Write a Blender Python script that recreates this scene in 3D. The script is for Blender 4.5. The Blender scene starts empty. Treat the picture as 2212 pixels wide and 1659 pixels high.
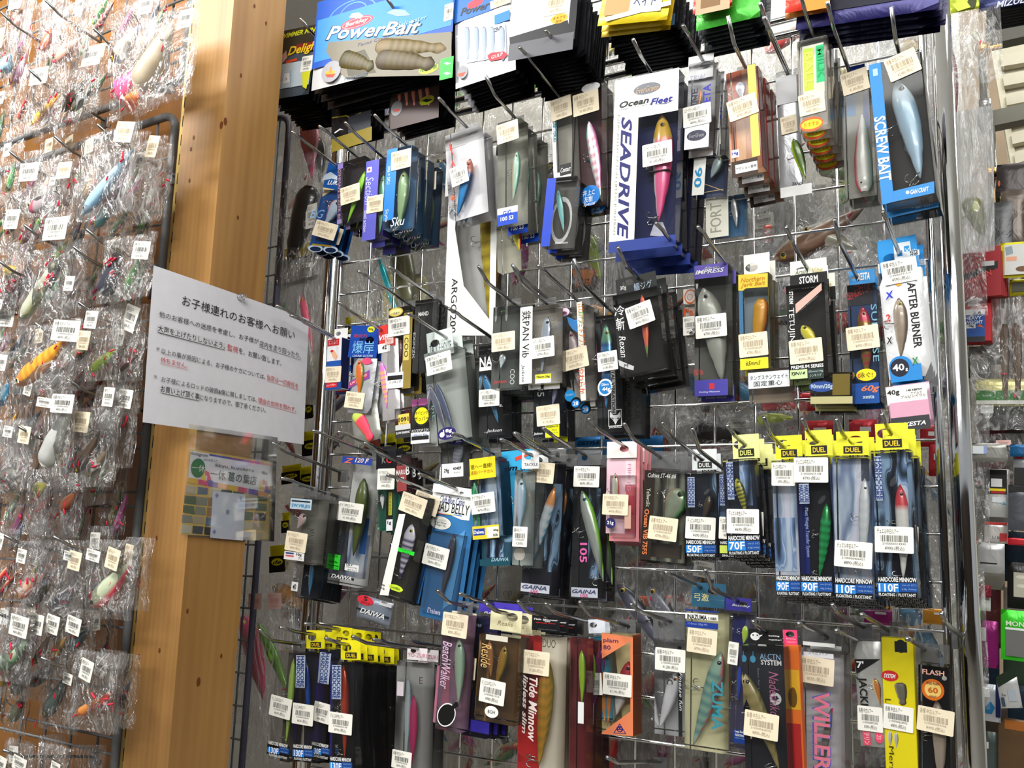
import bpy, math, random
from mathutils import Vector, Matrix, noise

# ---------------------------------------------------------------- scene, camera, light, exposure
SC = bpy.context.scene
COL = SC.collection
CAM_H = 1.5
FPX, CX, CY = 2050.0, 1106.0, 829.5
PITCH, ROLL = math.radians(9.47), math.radians(1.8)
_f = Vector((0, math.cos(PITCH), math.sin(PITCH)))
_u = Vector((0, -math.sin(PITCH), math.cos(PITCH)))
_x = Vector((1, 0, 0))
CR = math.cos(ROLL) * _x + math.sin(ROLL) * _u
CU = -math.sin(ROLL) * _x + math.cos(ROLL) * _u
CO = Vector((0, 0, CAM_H))
cam = bpy.data.objects.new('camera', bpy.data.cameras.new('camera'))
COL.objects.link(cam)
cam.data.sensor_fit = 'HORIZONTAL'; cam.data.sensor_width = 36.0
cam.data.lens = FPX / 2212.0 * 36.0
cam.data.clip_start = 0.02; cam.data.clip_end = 60
M = Matrix.Identity(4)
for i in range(3):
    M[i][0] = CR[i]; M[i][1] = CU[i]; M[i][2] = -_f[i]; M[i][3] = CO[i]
cam.matrix_world = M
SC.camera = cam

world = bpy.data.worlds.new('shop'); SC.world = world; world.use_nodes = True
world.node_tree.nodes['Background'].inputs['Color'].default_value = (0.93, 0.97, 1.0, 1)
world.node_tree.nodes['Background'].inputs['Strength'].default_value = 0.5

def area_light(name, loc, target, sx, sy, watts, col=(1, 1, 0.97)):
    d = bpy.data.lights.new(name, 'AREA'); d.shape = 'RECTANGLE'; d.size = sx; d.size_y = sy
    d.energy = watts; d.color = col
    o = bpy.data.objects.new(name, d); COL.objects.link(o)
    o.location = loc
    o.rotation_euler = (Vector(target) - Vector(loc)).to_track_quat('-Z', 'Y').to_euler()
    return o
# rows of fluorescent tubes under the shop ceiling, and one added fill
area_light('fluorescent_row_near_left_grid', (-1.55, 1.0, 3.0), (-0.95, 1.75, 1.9), 1.2, 0.2, 62)
area_light('fluorescent_row_over_aisle', (-0.1, -0.45, 3.05), (0.3, 1.4, 1.4), 2.4, 0.25, 40)
area_light('fluorescent_row_behind_camera', (-0.6, -2.4, 3.0), (0.0, 1.2, 1.2), 2.4, 0.3, 92)
area_light('fill_light_over_display', (0.3, 1.5, 3.15), (-0.1, 1.75, 1.2), 0.25, 1.8, 24)  # added fill that brightens the bags behind the mesh
area_light('fluorescent_row_far_aisle', (1.6, 2.2, 3.1), (1.0, 1.6, 1.4), 1.6, 0.25, 30)

SC.view_settings.view_transform = 'Standard'; SC.view_settings.look = 'None'
SC.view_settings.exposure = -0.3; SC.view_settings.gamma = 1.0
SC.view_settings.use_curve_mapping = False
SC.cycles.transparent_max_bounces = 16
SC.cycles.max_bounces = 5

# ---------------------------------------------------------------- panel planes and pixel rays
class Panel:
    """A vertical plane facing the aisle: u runs along it, n out of it, D is its distance from the viewpoint."""
    def __init__(s, yaw, D):
        a = math.radians(yaw)
        s.u = Vector((math.cos(a), math.sin(a), 0)); s.n = Vector((math.sin(a), -math.cos(a), 0)); s.D = D
    def tau(s, px, py):
        r = ray(px, py); return r.dot(s.u) / -r.dot(s.n)
    def hit(s, px, py, d):
        r = ray(px, py); return CO + r * ((s.D - d) / -r.dot(s.n))
    def uw(s, px, py, d):
        p = s.hit(px, py, d); return (p - CO).dot(s.u), p.z
    def at(s, u, w, d):
        return CO + s.u * u - s.n * (s.D - d) + Vector((0, 0, w - CAM_H))
def ray(px, py):
    return _f + CR * ((px - CX) / FPX) - CU * ((py - CY) / FPX)
RP = Panel(-30.6, 1.33)
LPY = -33.0
_p = RP.hit(312, 829, 0.25)
LP = Panel(LPY, 1.0); LP.D = -(_p - CO).dot(LP.n)
_pn = RP.hit(434, 829, 0.30)
U_POST = (_pn - CO).dot(RP.u)

# ---------------------------------------------------------------- materials
MATS = {}
def lin(h):
    if not isinstance(h, str): return tuple(h) + ((1,) if len(h) == 3 else ())
    if len(h) == 3: h = ''.join(c * 2 for c in h)
    v = [int(h[i:i + 2], 16) / 255 for i in (0, 2, 4)]
    return tuple(c / 12.92 if c < .04045 else ((c + .055) / 1.055) ** 2.4 for c in v) + (1,)
def newmat(name):
    m = bpy.data.materials.new(name); m.use_nodes = True
    nt = m.node_tree; b = nt.nodes['Principled BSDF']
    return m, nt, b
def nd(nt, t, **k):
    n = nt.nodes.new(t)
    for a, v in k.items():
        if a in n.inputs: n.inputs[a].default_value = v
        else: setattr(n, a, v)
    return n
def paper(c, rough=.45, metal=0.0, grain=.06):
    key = ('paper', c, rough, metal)
    if key in MATS: return MATS[key]
    m, nt, b = newmat('print_%s_%d_%d' % (c, rough * 100, metal * 100))
    tc = nd(nt, 'ShaderNodeTexCoord'); nz = nd(nt, 'ShaderNodeTexNoise', Scale=60.0, Detail=3.0)
    mx = nd(nt, 'ShaderNodeMixRGB', blend_type='MULTIPLY'); mx.inputs[0].default_value = grain * 2
    mx.inputs[1].default_value = lin(c)
    nt.links.new(tc.outputs['Object'], nz.inputs['Vector']); nt.links.new(nz.outputs['Fac'], mx.inputs[2])
    nt.links.new(mx.outputs[0], b.inputs['Base Color'])
    b.inputs['Roughness'].default_value = rough; b.inputs['Metallic'].default_value = metal; b.inputs['Specular IOR Level'].default_value = .22
    MATS[key] = m; return m
def foil(c, bump=.35):
    key = ('foil', c)
    if key in MATS: return MATS[key]
    m, nt, b = newmat('foil_%s' % c)
    tc = nd(nt, 'ShaderNodeTexCoord'); nz = nd(nt, 'ShaderNodeTexNoise', Scale=26.0, Detail=3.0, Distortion=1.2)
    bp = nd(nt, 'ShaderNodeBump', Strength=bump, Distance=.004)
    nt.links.new(tc.outputs['Object'], nz.inputs['Vector']); nt.links.new(nz.outputs['Fac'], bp.inputs['Height'])
    nt.links.new(bp.outputs['Normal'], b.inputs['Normal'])
    b.inputs['Base Color'].default_value = lin(c); b.inputs['Metallic'].default_value = .35; b.inputs['Roughness'].default_value = .28
    MATS[key] = m; return m
def metal(c, rough, name):
    key = ('metal', name)
    if key in MATS: return MATS[key]
    m, nt, b = newmat(name)
    tc = nd(nt, 'ShaderNodeTexCoord'); nz = nd(nt, 'ShaderNodeTexNoise', Scale=90.0, Detail=2.0)
    mr = nd(nt, 'ShaderNodeMapRange'); mr.inputs['To Min'].default_value = rough * .7; mr.inputs['To Max'].default_value = rough * 1.4
    nt.links.new(tc.outputs['Object'], nz.inputs['Vector']); nt.links.new(nz.outputs['Fac'], mr.inputs['Value'])
    nt.links.new(mr.outputs[0], b.inputs['Roughness'])
    b.inputs['Base Color'].default_value = lin(c); b.inputs['Metallic'].default_value = 1.0
    MATS[key] = m; return m
CHROME = metal('ddd', .08, 'polished_chrome')
STEEL = metal('999', .3, 'zinc_plated_steel')
GREYPAINT = paper('7a7c7e', .4)
HOOKM = metal('aaa', .22, 'hook_wire')
BRASS = metal('c94', .3, 'yellow_brass')
def clear(name, tint, haze, hazecol, fres, rough, bump=0.0, bscale=40.0, crease=6):
    """Thin clear plastic: mostly see-through, glossy at its surface, a little milky."""
    key = ('clear', name)
    if key in MATS: return MATS[key]
    m = bpy.data.materials.new(name); m.use_nodes = True; nt = m.node_tree; nt.nodes.clear()
    out = nd(nt, 'ShaderNodeOutputMaterial'); tr = nd(nt, 'ShaderNodeBsdfTransparent', Color=lin(tint))
    df = nd(nt, 'ShaderNodeBsdfDiffuse', Color=lin(hazecol)); gl = nd(nt, 'ShaderNodeBsdfGlossy', Roughness=rough)
    gl.inputs['Color'].default_value = (1, 1, 1, 1)
    m1 = nd(nt, 'ShaderNodeMixShader'); m1.inputs[0].default_value = haze
    m2 = nd(nt, 'ShaderNodeMixShader'); lw = nd(nt, 'ShaderNodeFresnel', IOR=fres)
    tl = nd(nt, 'ShaderNodeBsdfTranslucent', Color=lin(hazecol)); m0 = nd(nt, 'ShaderNodeMixShader'); m0.inputs[0].default_value = .4
    nt.links.new(df.outputs[0], m0.inputs[1]); nt.links.new(tl.outputs[0], m0.inputs[2])
    nt.links.new(tr.outputs[0], m1.inputs[1]); nt.links.new(m0.outputs[0], m1.inputs[2])
    nt.links.new(m1.outputs[0], m2.inputs[1]); nt.links.new(gl.outputs[0], m2.inputs[2])
    nt.links.new(lw.outputs[0], m2.inputs[0]); nt.links.new(m2.outputs[0], out.inputs['Surface'])
    if bump:
        tc = nd(nt, 'ShaderNodeTexCoord'); mp = nd(nt, 'ShaderNodeMapping')
        mp.inputs['Scale'].default_value = (1.0, 1.0, .55); mp.inputs['Rotation'].default_value = (0, .6, 0)
        nz = nd(nt, 'ShaderNodeTexNoise', Scale=bscale, Detail=3.0, Distortion=2.0)
        oi = nd(nt, 'ShaderNodeObjectInfo'); ad = nd(nt, 'ShaderNodeVectorMath'); ad.operation = 'ADD'
        bp = nd(nt, 'ShaderNodeBump', Strength=bump, Distance=.03)
        nt.links.new(tc.outputs['Object'], ad.inputs[0]); nt.links.new(oi.outputs['Random'], ad.inputs[1])
        nt.links.new(ad.outputs[0], mp.inputs['Vector']); nt.links.new(mp.outputs[0], nz.inputs['Vector'])
        nt.links.new(nz.outputs['Fac'], bp.inputs['Height'])
        for t in (gl, df): nt.links.new(bp.outputs['Normal'], t.inputs['Normal'])
        # creases run milky; their near-white streaks paint in glints along the folds
        sb = nd(nt, 'ShaderNodeMath', operation='SUBTRACT'); sb.inputs[1].default_value = .5
        ab = nd(nt, 'ShaderNodeMath', operation='ABSOLUTE')
        vr = nd(nt, 'ShaderNodeMapRange'); vr.inputs['From Min'].default_value = 0; vr.inputs['From Max'].default_value = .035
        vr.inputs['To Min'].default_value = min(.95, haze * crease); vr.inputs['To Max'].default_value = haze
        nt.links.new(nz.outputs['Fac'], sb.inputs[0]); nt.links.new(sb.outputs[0], ab.inputs[0])
        nt.links.new(ab.outputs[0], vr.inputs['Value']); nt.links.new(vr.outputs[0], m1.inputs[0])
    MATS[key] = m; return m
CASE = clear('clear_box_plastic', 'f2f2f2', .015, 'ccc', 1.27, .06)
HEADCLEAR = clear('clear_hang_tab', 'ddd', .22, 'bbb', 1.45, .1)
BAGM = clear('crumpled_poly_bag', 'fff', .055, 'fff', 1.48, .1, 1.0, 3.6, 8)
BAGF = clear('frosted_poly_bag', 'eee', .34, 'ddd', 1.4, .2, .7, 4.0, 2)
LENS = clear('clear_lure_lip', 'eee', .12, 'ddd', 1.5, .05)
SLEEVE = clear('clear_sleeve', 'eee', .1, 'ccc', 1.4, .08)
def attr_mat(name, metalv, rough, coat=0.4):
    m, nt, b = newmat(name)
    a = nd(nt, 'ShaderNodeVertexColor', layer_name='Col')
    nz = nd(nt, 'ShaderNodeTexNoise', Scale=220.0, Detail=2.0); tc = nd(nt, 'ShaderNodeTexCoord')
    mx = nd(nt, 'ShaderNodeMixRGB', blend_type='MULTIPLY'); mx.inputs[0].default_value = .15
    nt.links.new(tc.outputs['Object'], nz.inputs['Vector']); nt.links.new(nz.outputs['Fac'], mx.inputs[2])
    nt.links.new(a.outputs[0], mx.inputs[1]); nt.links.new(mx.outputs[0], b.inputs['Base Color'])
    b.inputs['Metallic'].default_value = metalv; b.inputs['Roughness'].default_value = rough
    b.inputs['Coat Weight'].default_value = coat; b.inputs['Coat Roughness'].default_value = .08
    return m
LURE = attr_mat('painted_lure', .08, .35); LUREFOIL = attr_mat('foil_lure', .3, .25); SOFTM = attr_mat('soft_plastic_bait', 0, .55, 0)
def marble(name, c0, c1, c2, scale, dist):
    key = ('marble', name)
    if key in MATS: return MATS[key]
    m, nt, b = newmat(name)
    tc = nd(nt, 'ShaderNodeTexCoord'); mp = nd(nt, 'ShaderNodeMapping'); mp.inputs['Scale'].default_value = (1, 1, .3)
    oi = nd(nt, 'ShaderNodeObjectInfo'); ad = nd(nt, 'ShaderNodeVectorMath'); ad.operation = 'ADD'
    wv = nd(nt, 'ShaderNodeTexWave', Scale=scale, Distortion=dist, Detail=1.5); wv.inputs['Detail Scale'].default_value = 5.0
    cr = nd(nt, 'ShaderNodeValToRGB'); e = cr.color_ramp.elements
    e[0].color = lin(c0); e[1].color = lin(c2); e[1].position = .9
    k = e.new(.45); k.color = lin(c1); k = e.new(.55); k.color = lin(c2); k = e.new(.62); k.color = lin(c1)
    nt.links.new(tc.outputs['Object'], ad.inputs[0]); nt.links.new(oi.outputs['Random'], ad.inputs[1])
    nt.links.new(ad.outputs[0], mp.inputs['Vector']); nt.links.new(mp.outputs[0], wv.inputs['Vector'])
    nt.links.new(wv.outputs['Fac'], cr.inputs['Fac']); nt.links.new(cr.outputs[0], b.inputs['Base Color'])
    b.inputs['Roughness'].default_value = .25; b.inputs['Metallic'].default_value = .3
    MATS[key] = m; return m
MARBLE = {'b': ('blue_swirl', '234', '8ad', 'def', 9.0, 7.0), 'd': ('dark_swirl', '112', '345', '9bd', 11.0, 6.0),
          'w': ('white_swirl', '89b', 'cde', 'eef', 8.0, 8.0), 'g': ('grey_swirl', '333', '665', '998', 14.0, 3.0)}
def wood(name, c0, c1, knots):
    m, nt, b = newmat(name)
    tc = nd(nt, 'ShaderNodeTexCoord'); mp = nd(nt, 'ShaderNodeMapping'); mp.inputs['Scale'].default_value = (1, 1, .06)
    nz = nd(nt, 'ShaderNodeTexNoise', Scale=24.0, Detail=5.0, Distortion=.6); n2 = nd(nt, 'ShaderNodeTexNoise', Scale=2.2, Detail=2.0)
    wv = nd(nt, 'ShaderNodeTexWave', Scale=34.0, Distortion=5.0, Detail=2.0); wv.bands_direction = 'X'
    cr = nd(nt, 'ShaderNodeValToRGB'); cr.color_ramp.elements[0].color = lin(c0); cr.color_ramp.elements[1].color = lin(c1)
    cr.color_ramp.elements[0].position = .2; cr.color_ramp.elements[1].position = .8
    m1 = nd(nt, 'ShaderNodeMixRGB'); m1.inputs[0].default_value = .1; m2 = nd(nt, 'ShaderNodeMixRGB'); m2.inputs[0].default_value = .3
    nt.links.new(tc.outputs['Object'], mp.inputs['Vector'])
    for t in (nz, wv): nt.links.new(mp.outputs[0], t.inputs['Vector'])
    nt.links.new(tc.outputs['Object'], n2.inputs['Vector'])
    nt.links.new(nz.outputs['Fac'], m1.inputs[1]); nt.links.new(wv.outputs['Fac'], m1.inputs[2])
    nt.links.new(m1.outputs[0], m2.inputs[1]); nt.links.new(n2.outputs['Fac'], m2.inputs[2])
    nt.links.new(m2.outputs[0], cr.inputs['Fac']); nt.links.new(cr.outputs[0], b.inputs['Base Color'])
    b.inputs['Roughness'].default_value = .5
    return m
PINE = wood('varnished_pine', '80562a', 'b4884c', 1); PLY = wood('orange_plywood', '7a4a1c', 'a06c30', 0)
KNOT = paper('6a3a16', .5)

# ---------------------------------------------------------------- mesh helpers
def mesh(name, v, f, mat, cols=None, smooth=False):
    me = bpy.data.meshes.new(name); me.from_pydata(v, [], f); me.materials.append(mat)
    if cols:
        a = me.color_attributes.new('Col', 'FLOAT_COLOR', 'POINT')
        a.data.foreach_set('color', [c for q in cols for c in (tuple(q) + (1,))[:4]])
    if smooth: me.polygons.foreach_set('use_smooth', [True] * len(me.polygons))
    return me
def obj(name, me, parent=None, mw=None, scale=None):
    o = bpy.data.objects.new(name, me); COL.objects.link(o)
    if parent is not None: o.parent = parent
    if mw is not None: o.matrix_world = mw
    return o
def add(name, v, f, mat, parent=None, cols=None, smooth=False):
    return obj(name, mesh(name, v, f, mat, cols, smooth), parent)
def tag(o, label, cat, group=None, kind=None):
    if label: o['label'] = label
    if cat: o['category'] = cat
    if group: o['group'] = group
    if kind: o['kind'] = kind
    return o
def empty(name, mw, label, cat, group=None):
    o = bpy.data.objects.new(name, None); COL.objects.link(o); o.matrix_world = mw; o.empty_display_size = .02
    return tag(o, label, cat, group)
def boxvf(x0, x1, y0, y1, z0, z1, b=0.0):
    """A box; with b, its four upright edges and its front rim are chamfered."""
    if not b:
        v = [(x, y, z) for x in (x0, x1) for y in (y0, y1) for z in (z0, z1)]
        return v, [(0, 1, 3, 2), (4, 6, 7, 5), (0, 4, 5, 1), (2, 3, 7, 6), (0, 2, 6, 4), (1, 5, 7, 3)]
    v = []
    for y, i in ((y0, b), (y0 + b, 0.0), (y1, 0.0)):
        v += [(x0 + i, y, z0 + i), (x1 - i, y, z0 + i), (x1 - i, y, z1 - i), (x0 + i, y, z1 - i)]
    f = [(0, 1, 2, 3), (11, 10, 9, 8)]
    for r in (0, 4):
        for k in range(4): f.append((r + k, r + 4 + k, r + 4 + (k + 1) % 4, r + (k + 1) % 4))
    return v, f
def tube(pts, r, n=6, closed=False):
    pts = [Vector(p) for p in pts]; v = []; f = []; N = len(pts)
    rr = r if isinstance(r, (list, tuple)) else [r] * N
    ref = None
    for i, p in enumerate(pts):
        t = (pts[min(i + 1, N - 1)] - pts[max(i - 1, 0)])
        if closed: t = pts[(i + 1) % N] - pts[i - 1]
        t.normalize()
        if ref is None: ref = t.orthogonal().normalized()
        ref = (ref - t * ref.dot(t)).normalized(); bn = t.cross(ref)
        for k in range(n):
            a = 2 * math.pi * k / n; v.append(tuple(p + (ref * math.cos(a) + bn * math.sin(a)) * rr[i]))
    for i in range(N if closed else N - 1):
        j = (i + 1) % N
        for k in range(n): f.append((i * n + k, i * n + (k + 1) % n, j * n + (k + 1) % n, j * n + k))
    if not closed: f.append(tuple(range(n - 1, -1, -1))); f.append(tuple((N - 1) * n + k for k in range(n)))
    return v, f
class MB:
    def __init__(s): s.v = []; s.f = []; s.c = []
    def add(s, vf, col=None, mw=None):
        v, f = vf; o = len(s.v)
        s.v += [tuple(mw @ Vector(p)) for p in v] if mw is not None else list(v)
        s.f += [tuple(i + o for i in q) for q in f]
        if col is not None: s.c += [tuple(lin(col))] * len(v)
        return s
    def build(s, name, mat, parent=None, smooth=False): return add(name, s.v, s.f, mat, parent, s.c or None, smooth)
TXT = {}
def textvf(s, bold=False, ital=False):
    """Lettering as a flat mesh whose box runs 0..1 both ways, and its natural aspect."""
    k = (s, bold, ital)
    if k not in TXT:
        c = bpy.data.curves.new('lettering', 'FONT'); c.body = s; c.resolution_u = 2
        if bold and max(map(ord, s)) < 0x2000: c.offset = .022
        if ital: c.shear = .28
        o = bpy.data.objects.new('lettering', c); me = o.to_mesh()
        v = [tuple(p.co) for p in me.vertices]; f = [tuple(p.vertices) for p in me.polygons]
        o.to_mesh_clear(); bpy.data.objects.remove(o); bpy.data.curves.remove(c)
        if v:
            x0, x1 = min(p[0] for p in v), max(p[0] for p in v); y0, y1 = min(p[1] for p in v), max(p[1] for p in v)
            w, h = max(x1 - x0, 1e-6), max(y1 - y0, 1e-6)
            v = [((p[0] - x0) / w, (p[1] - y0) / h) for p in v]; TXT[k] = (v, f, w / h)
        else: TXT[k] = ([], [], 1)
    return TXT[k]
def textbox(s, x0, z0, x1, z1, y, flags=''):
    """Lettering stretched into the rectangle x0..x1, z0..z1 (z1 top) at depth y."""
    v, f, a = textvf(s, 'b' in flags, 'i' in flags)
    if 'm' in flags: v = [(1 - p, q) for p, q in v]
    w, h = x1 - x0, z1 - z0
    if 'v' in flags: o = [(x0 + q * w, y, z1 - p * h) for p, q in v]      # reads downwards
    elif 'u' in flags: o = [(x1 - q * w, y, z0 + p * h) for p, q in v]    # reads upwards
    else: o = [(x0 + p * w, y, z0 + q * h) for p, q in v]
    return o, f
def ell(cx, cz, rx, rz, y, n=20, rot=0):
    c, s = math.cos(rot), math.sin(rot)
    v = []
    for k in range(n):
        a = 2 * math.pi * k / n; p, q = rx * math.cos(a), rz * math.sin(a)
        v.append((cx + p * c - q * s, y, cz + p * s + q * c))
    return v, [tuple(range(n))]
def ring(cx, cz, rx, rz, k, y, n=24):
    v = []
    for i in range(n):
        a = 2 * math.pi * i / n
        v += [(cx + rx * math.cos(a), y, cz + rz * math.sin(a)), (cx + rx * k * math.cos(a), y, cz + rz * k * math.sin(a))]
    return v, [(2 * i, 2 * ((i + 1) % n), 2 * ((i + 1) % n) + 1, 2 * i + 1) for i in range(n)]
def holed(x0, x1, z0, z1, hx, hz, rx, rz, y, th=.0006, n=20):
    """A thin card with an oval hang hole through it."""
    def edge(a):
        c, s = math.cos(a), math.sin(a)
        t = min([(x1 - hx) / c if c > 1e-6 else 9, (x0 - hx) / c if c < -1e-6 else 9, (z1 - hz) / s if s > 1e-6 else 9, (z0 - hz) / s if s < -1e-6 else 9])
        return hx + c * t, hz + s * t
    an = sorted([2 * math.pi * k / n for k in range(n)] + [math.atan2(z - hz, x - hx) % (2 * math.pi) for x in (x0, x1) for z in (z0, z1)])
    v = []; n = len(an)
    for a in an:
        e = edge(a); i = (hx + rx * math.cos(a), hz + rz * math.sin(a))
        for yy in (y, y + th): v += [(e[0], yy, e[1]), (i[0], yy, i[1])]
    f = []
    for k in range(n):
        j = (k + 1) % n; A, B = 4 * k, 4 * j
        f += [(A, B, B + 1, A + 1), (A + 2, A + 3, B + 3, B + 2), (A, A + 2, B + 2, B), (A + 1, B + 1, B + 3, A + 3)]
    return v, f
SHARE = {}
def shared(name, fn):
    if name not in SHARE: SHARE[name] = fn()
    return SHARE[name]
# ---------------------------------------------------------------- lures, stickers, packs, hooks
PROF = {'m': [(0, .10), (.04, .42), (.12, .78), (.25, 1), (.45, .98), (.65, .78), (.85, .42), (.96, .22), (1, .06)],
        'j': [(0, .08), (.06, .5), (.2, .92), (.4, 1), (.6, .85), (.8, .5), (.95, .2), (1, .05)],
        'p': [(0, .45), (.05, .8), (.15, 1), (.4, .98), (.7, .72), (.9, .4), (1, .1)],
        'v': [(0, .12), (.06, .55), (.2, .95), (.38, 1), (.6, .7), (.8, .38), (.95, .18), (1, .08)],
        's': [(0, .5), (.04, .85), (.12, 1), (.35, .95), (.6, .8), (.8, .55), (.9, .7), (1, .3)],
        't': [(0, .25), (.06, .4), (.3, .65), (.6, .9), (.85, 1), (.95, .8), (1, .3)]}
def lurevf(L, W, style, back, side, belly, head=None, stripes=None, n=15, seg=12, tail=None):
    pr = PROF[style]; v = []; f = []; c = []
    cb, cs, cl = lin(back), lin(side), lin(belly); ch = lin(head) if head else None; st = lin(stripes) if stripes else None
    ct = lin(tail) if tail else None
    th = {'v': .32, 'j': .36, 's': .34}.get(style, .6)
    for i in range(n):
        t = i / (n - 1)
        for (a, p), (b, q) in zip(pr, pr[1:]):
            if a <= t <= b: k = (t - a) / (b - a); k = k * k * (3 - 2 * k) if t > .1 else k; h = p + (q - p) * k; break
        bend = (.10 if style == 'm' else .05) * math.sin(t * math.pi) * W
        for k in range(seg):
            a = 2 * math.pi * k / seg; s = math.sin(a)
            v.append((t * L, math.cos(a) * h * W * .5 * th, s * h * W * .5 + bend))
            q = cb if s > .6 else (cl if s < -.6 else cs)
            if ch and t < .24: q = ch
            if ct and t > .8: q = ct
            if st and i % 2 and abs(s) < .9 and .2 < t < .95: q = st
            c.append(q)
    for i in range(n - 1):
        for k in range(seg): f.append((i * seg + k, i * seg + (k + 1) % seg, (i + 1) * seg + (k + 1) % seg, (i + 1) * seg + k))
    f.append(tuple(range(seg))); f.append(tuple((n - 1) * seg + k for k in range(seg)))
    return v, f, c
def treble_me():
    b = MB()
    b.add(tube([(.12 * math.cos(a), 0, .12 * math.sin(a) + .1) for a in [2 * math.pi * k / 8 for k in range(8)]], .03, 4, True))
    for k in range(3):
        a = 2 * math.pi * k / 3 + .4; c, s = math.cos(a), math.sin(a)
        p = [(0, 0, 0), (.03, -.45)] if 0 else [(0, 0), (.02, -.5), (.1, -.78), (.3, -.9), (.5, -.78), (.56, -.55), (.5, -.4)]
        b.add(tube([(x * c, x * s, z) for x, z in p], [.045] * 6 + [.01], 5))
    return mesh('treble_hook', b.v, b.f, metal('bbb', .18, 'hook_steel'), None, True)
def eye_me(col):
    v = []; f = []; c = []
    for s in (-1, 1):
        o = len(v); v += [(0, s * .55, 0)]; c += [lin('111')]
        for r, y, q in ((.55, .5, '111'), (.6, .5, col), (1, .3, col), (1.05, -.2, col)):
            for k in range(10):
                a = 2 * math.pi * k / 10; v.append((r * math.cos(a), s * y, r * math.sin(a))); c.append(lin(q))
        for k in range(10): f.append((o, o + 1 + k, o + 1 + (k + 1) % 10))
        for r in range(3):
            for k in range(10): f.append((o + 1 + r * 10 + k, o + 1 + r * 10 + (k + 1) % 10, o + 11 + r * 10 + (k + 1) % 10, o + 11 + r * 10 + k))
    return mesh('eye', v, f, LURE, c)
def lure(parent, name, p, q, W, style, back, side, belly, flip=0, eye='ec4', hooks=1, head=None, stripes=None, shiny=0, lip=0, tail=None, joint=0, label=None, detail=1):
    """A lure lying from nose p to tail q, two points in its pack's own frame; returns the lure."""
    p, q = Vector(p), Vector(q); d = q - p; L = max(d.length, 1e-4); X = d / L
    Z = Vector((X.z, 0, -X.x))                     # back side
    if Z.x < 0 or (abs(Z.x) < .2 and Z.z < 0): Z = -Z
    if flip: Z = -Z
    Y = Z.cross(X)
    m = Matrix(((X.x, Y.x, Z.x, p.x), (X.y, Y.y, Z.y, p.y), (X.z, Y.z, Z.z, p.z), (0, 0, 0, 1)))
    v, f, c = lurevf(L, W, style, back, side, belly, head, stripes, 21 if stripes else 15 if detail else 9, 12 if detail else 7, tail=tail)
    o = add(name, v, f, LUREFOIL if shiny else SOFTM if style == 's' else LURE, parent, c, True); o.matrix_local = m
    if label: o['label'] = label
    if eye and style != 's':
        r = min(W * .15, .006); e = obj('eye', shared('eye' + eye, lambda: eye_me(eye)), o)
        e.location = (L * .1 + r * .3, 0, W * .06 + .05 * W); e.scale = (r, W * {'v': .3, 'j': .32}.get(style, .5), r)
    if joint:
        j = boxvf(L * joint - .0006, L * joint + .0006, -W * .34, W * .34, -W * .5, W * .56); add('joint_gap', *j, paper('222'), o)
    if lip:
        l = ell(-.004, -W * .45, W * .5, W * .22, 0, 10, 2.6); add('diving_lip', *l, LENS, o)
    for k in range(0 if style == 's' else hooks):
        h = obj('treble_hook', shared('treble', treble_me), o); s = max(.008, min(W * .75, .018))
        t = (.42, .96, .7)[k]; h.location = (L * t, 0, -W * .42 * (1 if t < .9 else .2)); h.scale = (s, s, s)
        h.rotation_euler = (0, random.uniform(-.9, .5), random.uniform(0, 3))
    return o
def sticker_me():
    v = []; r = .04
    for cx, cz, a0 in ((.5 - r, .5 - r, 0), (-.5 + r, .5 - r, 90), (-.5 + r, -.5 + r, 180), (.5 - r, -.5 + r, 270)):
        for k in range(3):
            a = math.radians(a0 + 45 * k); v.append((cx + r * math.cos(a), cz + r * math.sin(a)))
    n = len(v)
    V = [(x, -.00035, z) for x, z in v] + [(x, 0, z) for x, z in v]
    return V, [tuple(range(n))] + [(k, (k + 1) % n, n + (k + 1) % n, n + k) for k in range(n)]
def sprint_vf(maker, price):
    b = MB(); b.add(textbox(maker, -.44, .22, .12, .42, -.0006))
    rg = random.Random(price + maker); x = -.34
    while x < .34:
        w = rg.choice((.008, .014, .022)); b.add(([(x, -.0006, -.08), (x + w, -.0006, -.08), (x + w, -.0006, .17), (x, -.0006, .17)], [(0, 1, 2, 3)])); x += w + rg.choice((.01, .016, .024))
    b.add(textbox('2100000' + str(rg.randint(100000, 999999)), -.3, -.19, .3, -.11, -.0006))
    b.add(textbox('¥%s-(税込)' % price, -.24, -.43, .26, -.24, -.0006))
    return b.v, b.f
def sticker(parent, x, y, z, w, h, col='c', price='790', rot=0, maker='各種 中古ルアー', small=0):
    base = {'c': 'f0e2c6', 'w': 'f2efe6', 'p': 'eac4bc'}[col]
    me = shared('sticker' + col, lambda: mesh('price_sticker', *sticker_me(), paper(base, .6)))
    s = obj('price_sticker', me, parent); s.location = (x, y, z); s.rotation_euler = (0, math.radians(rot), 0); s.scale = (w, 1, h)
    if not small:
        k = 'sp%s%s%s' % (col, price, maker); ink = {'c': 'a79781', 'w': '555', 'p': 'c88'}[col]
        obj('barcode_print', shared(k, lambda: mesh('barcode_print', *sprint_vf(maker, price), paper(ink, .7))), s)
    return s
MK = {'k': '各種 中古ルアー', 'd': 'デュエル中古ルアー', 'D': 'ダイワ中古ルアー', 'g': 'ガイナ中古ルアー', 'e': 'エバーグリーン中古ルアー', 'j': 'ジャクソン中古ルアー', 's': 'シマノ中古ルアー', 'b': 'バスデイ中古ルアー'}

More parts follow.
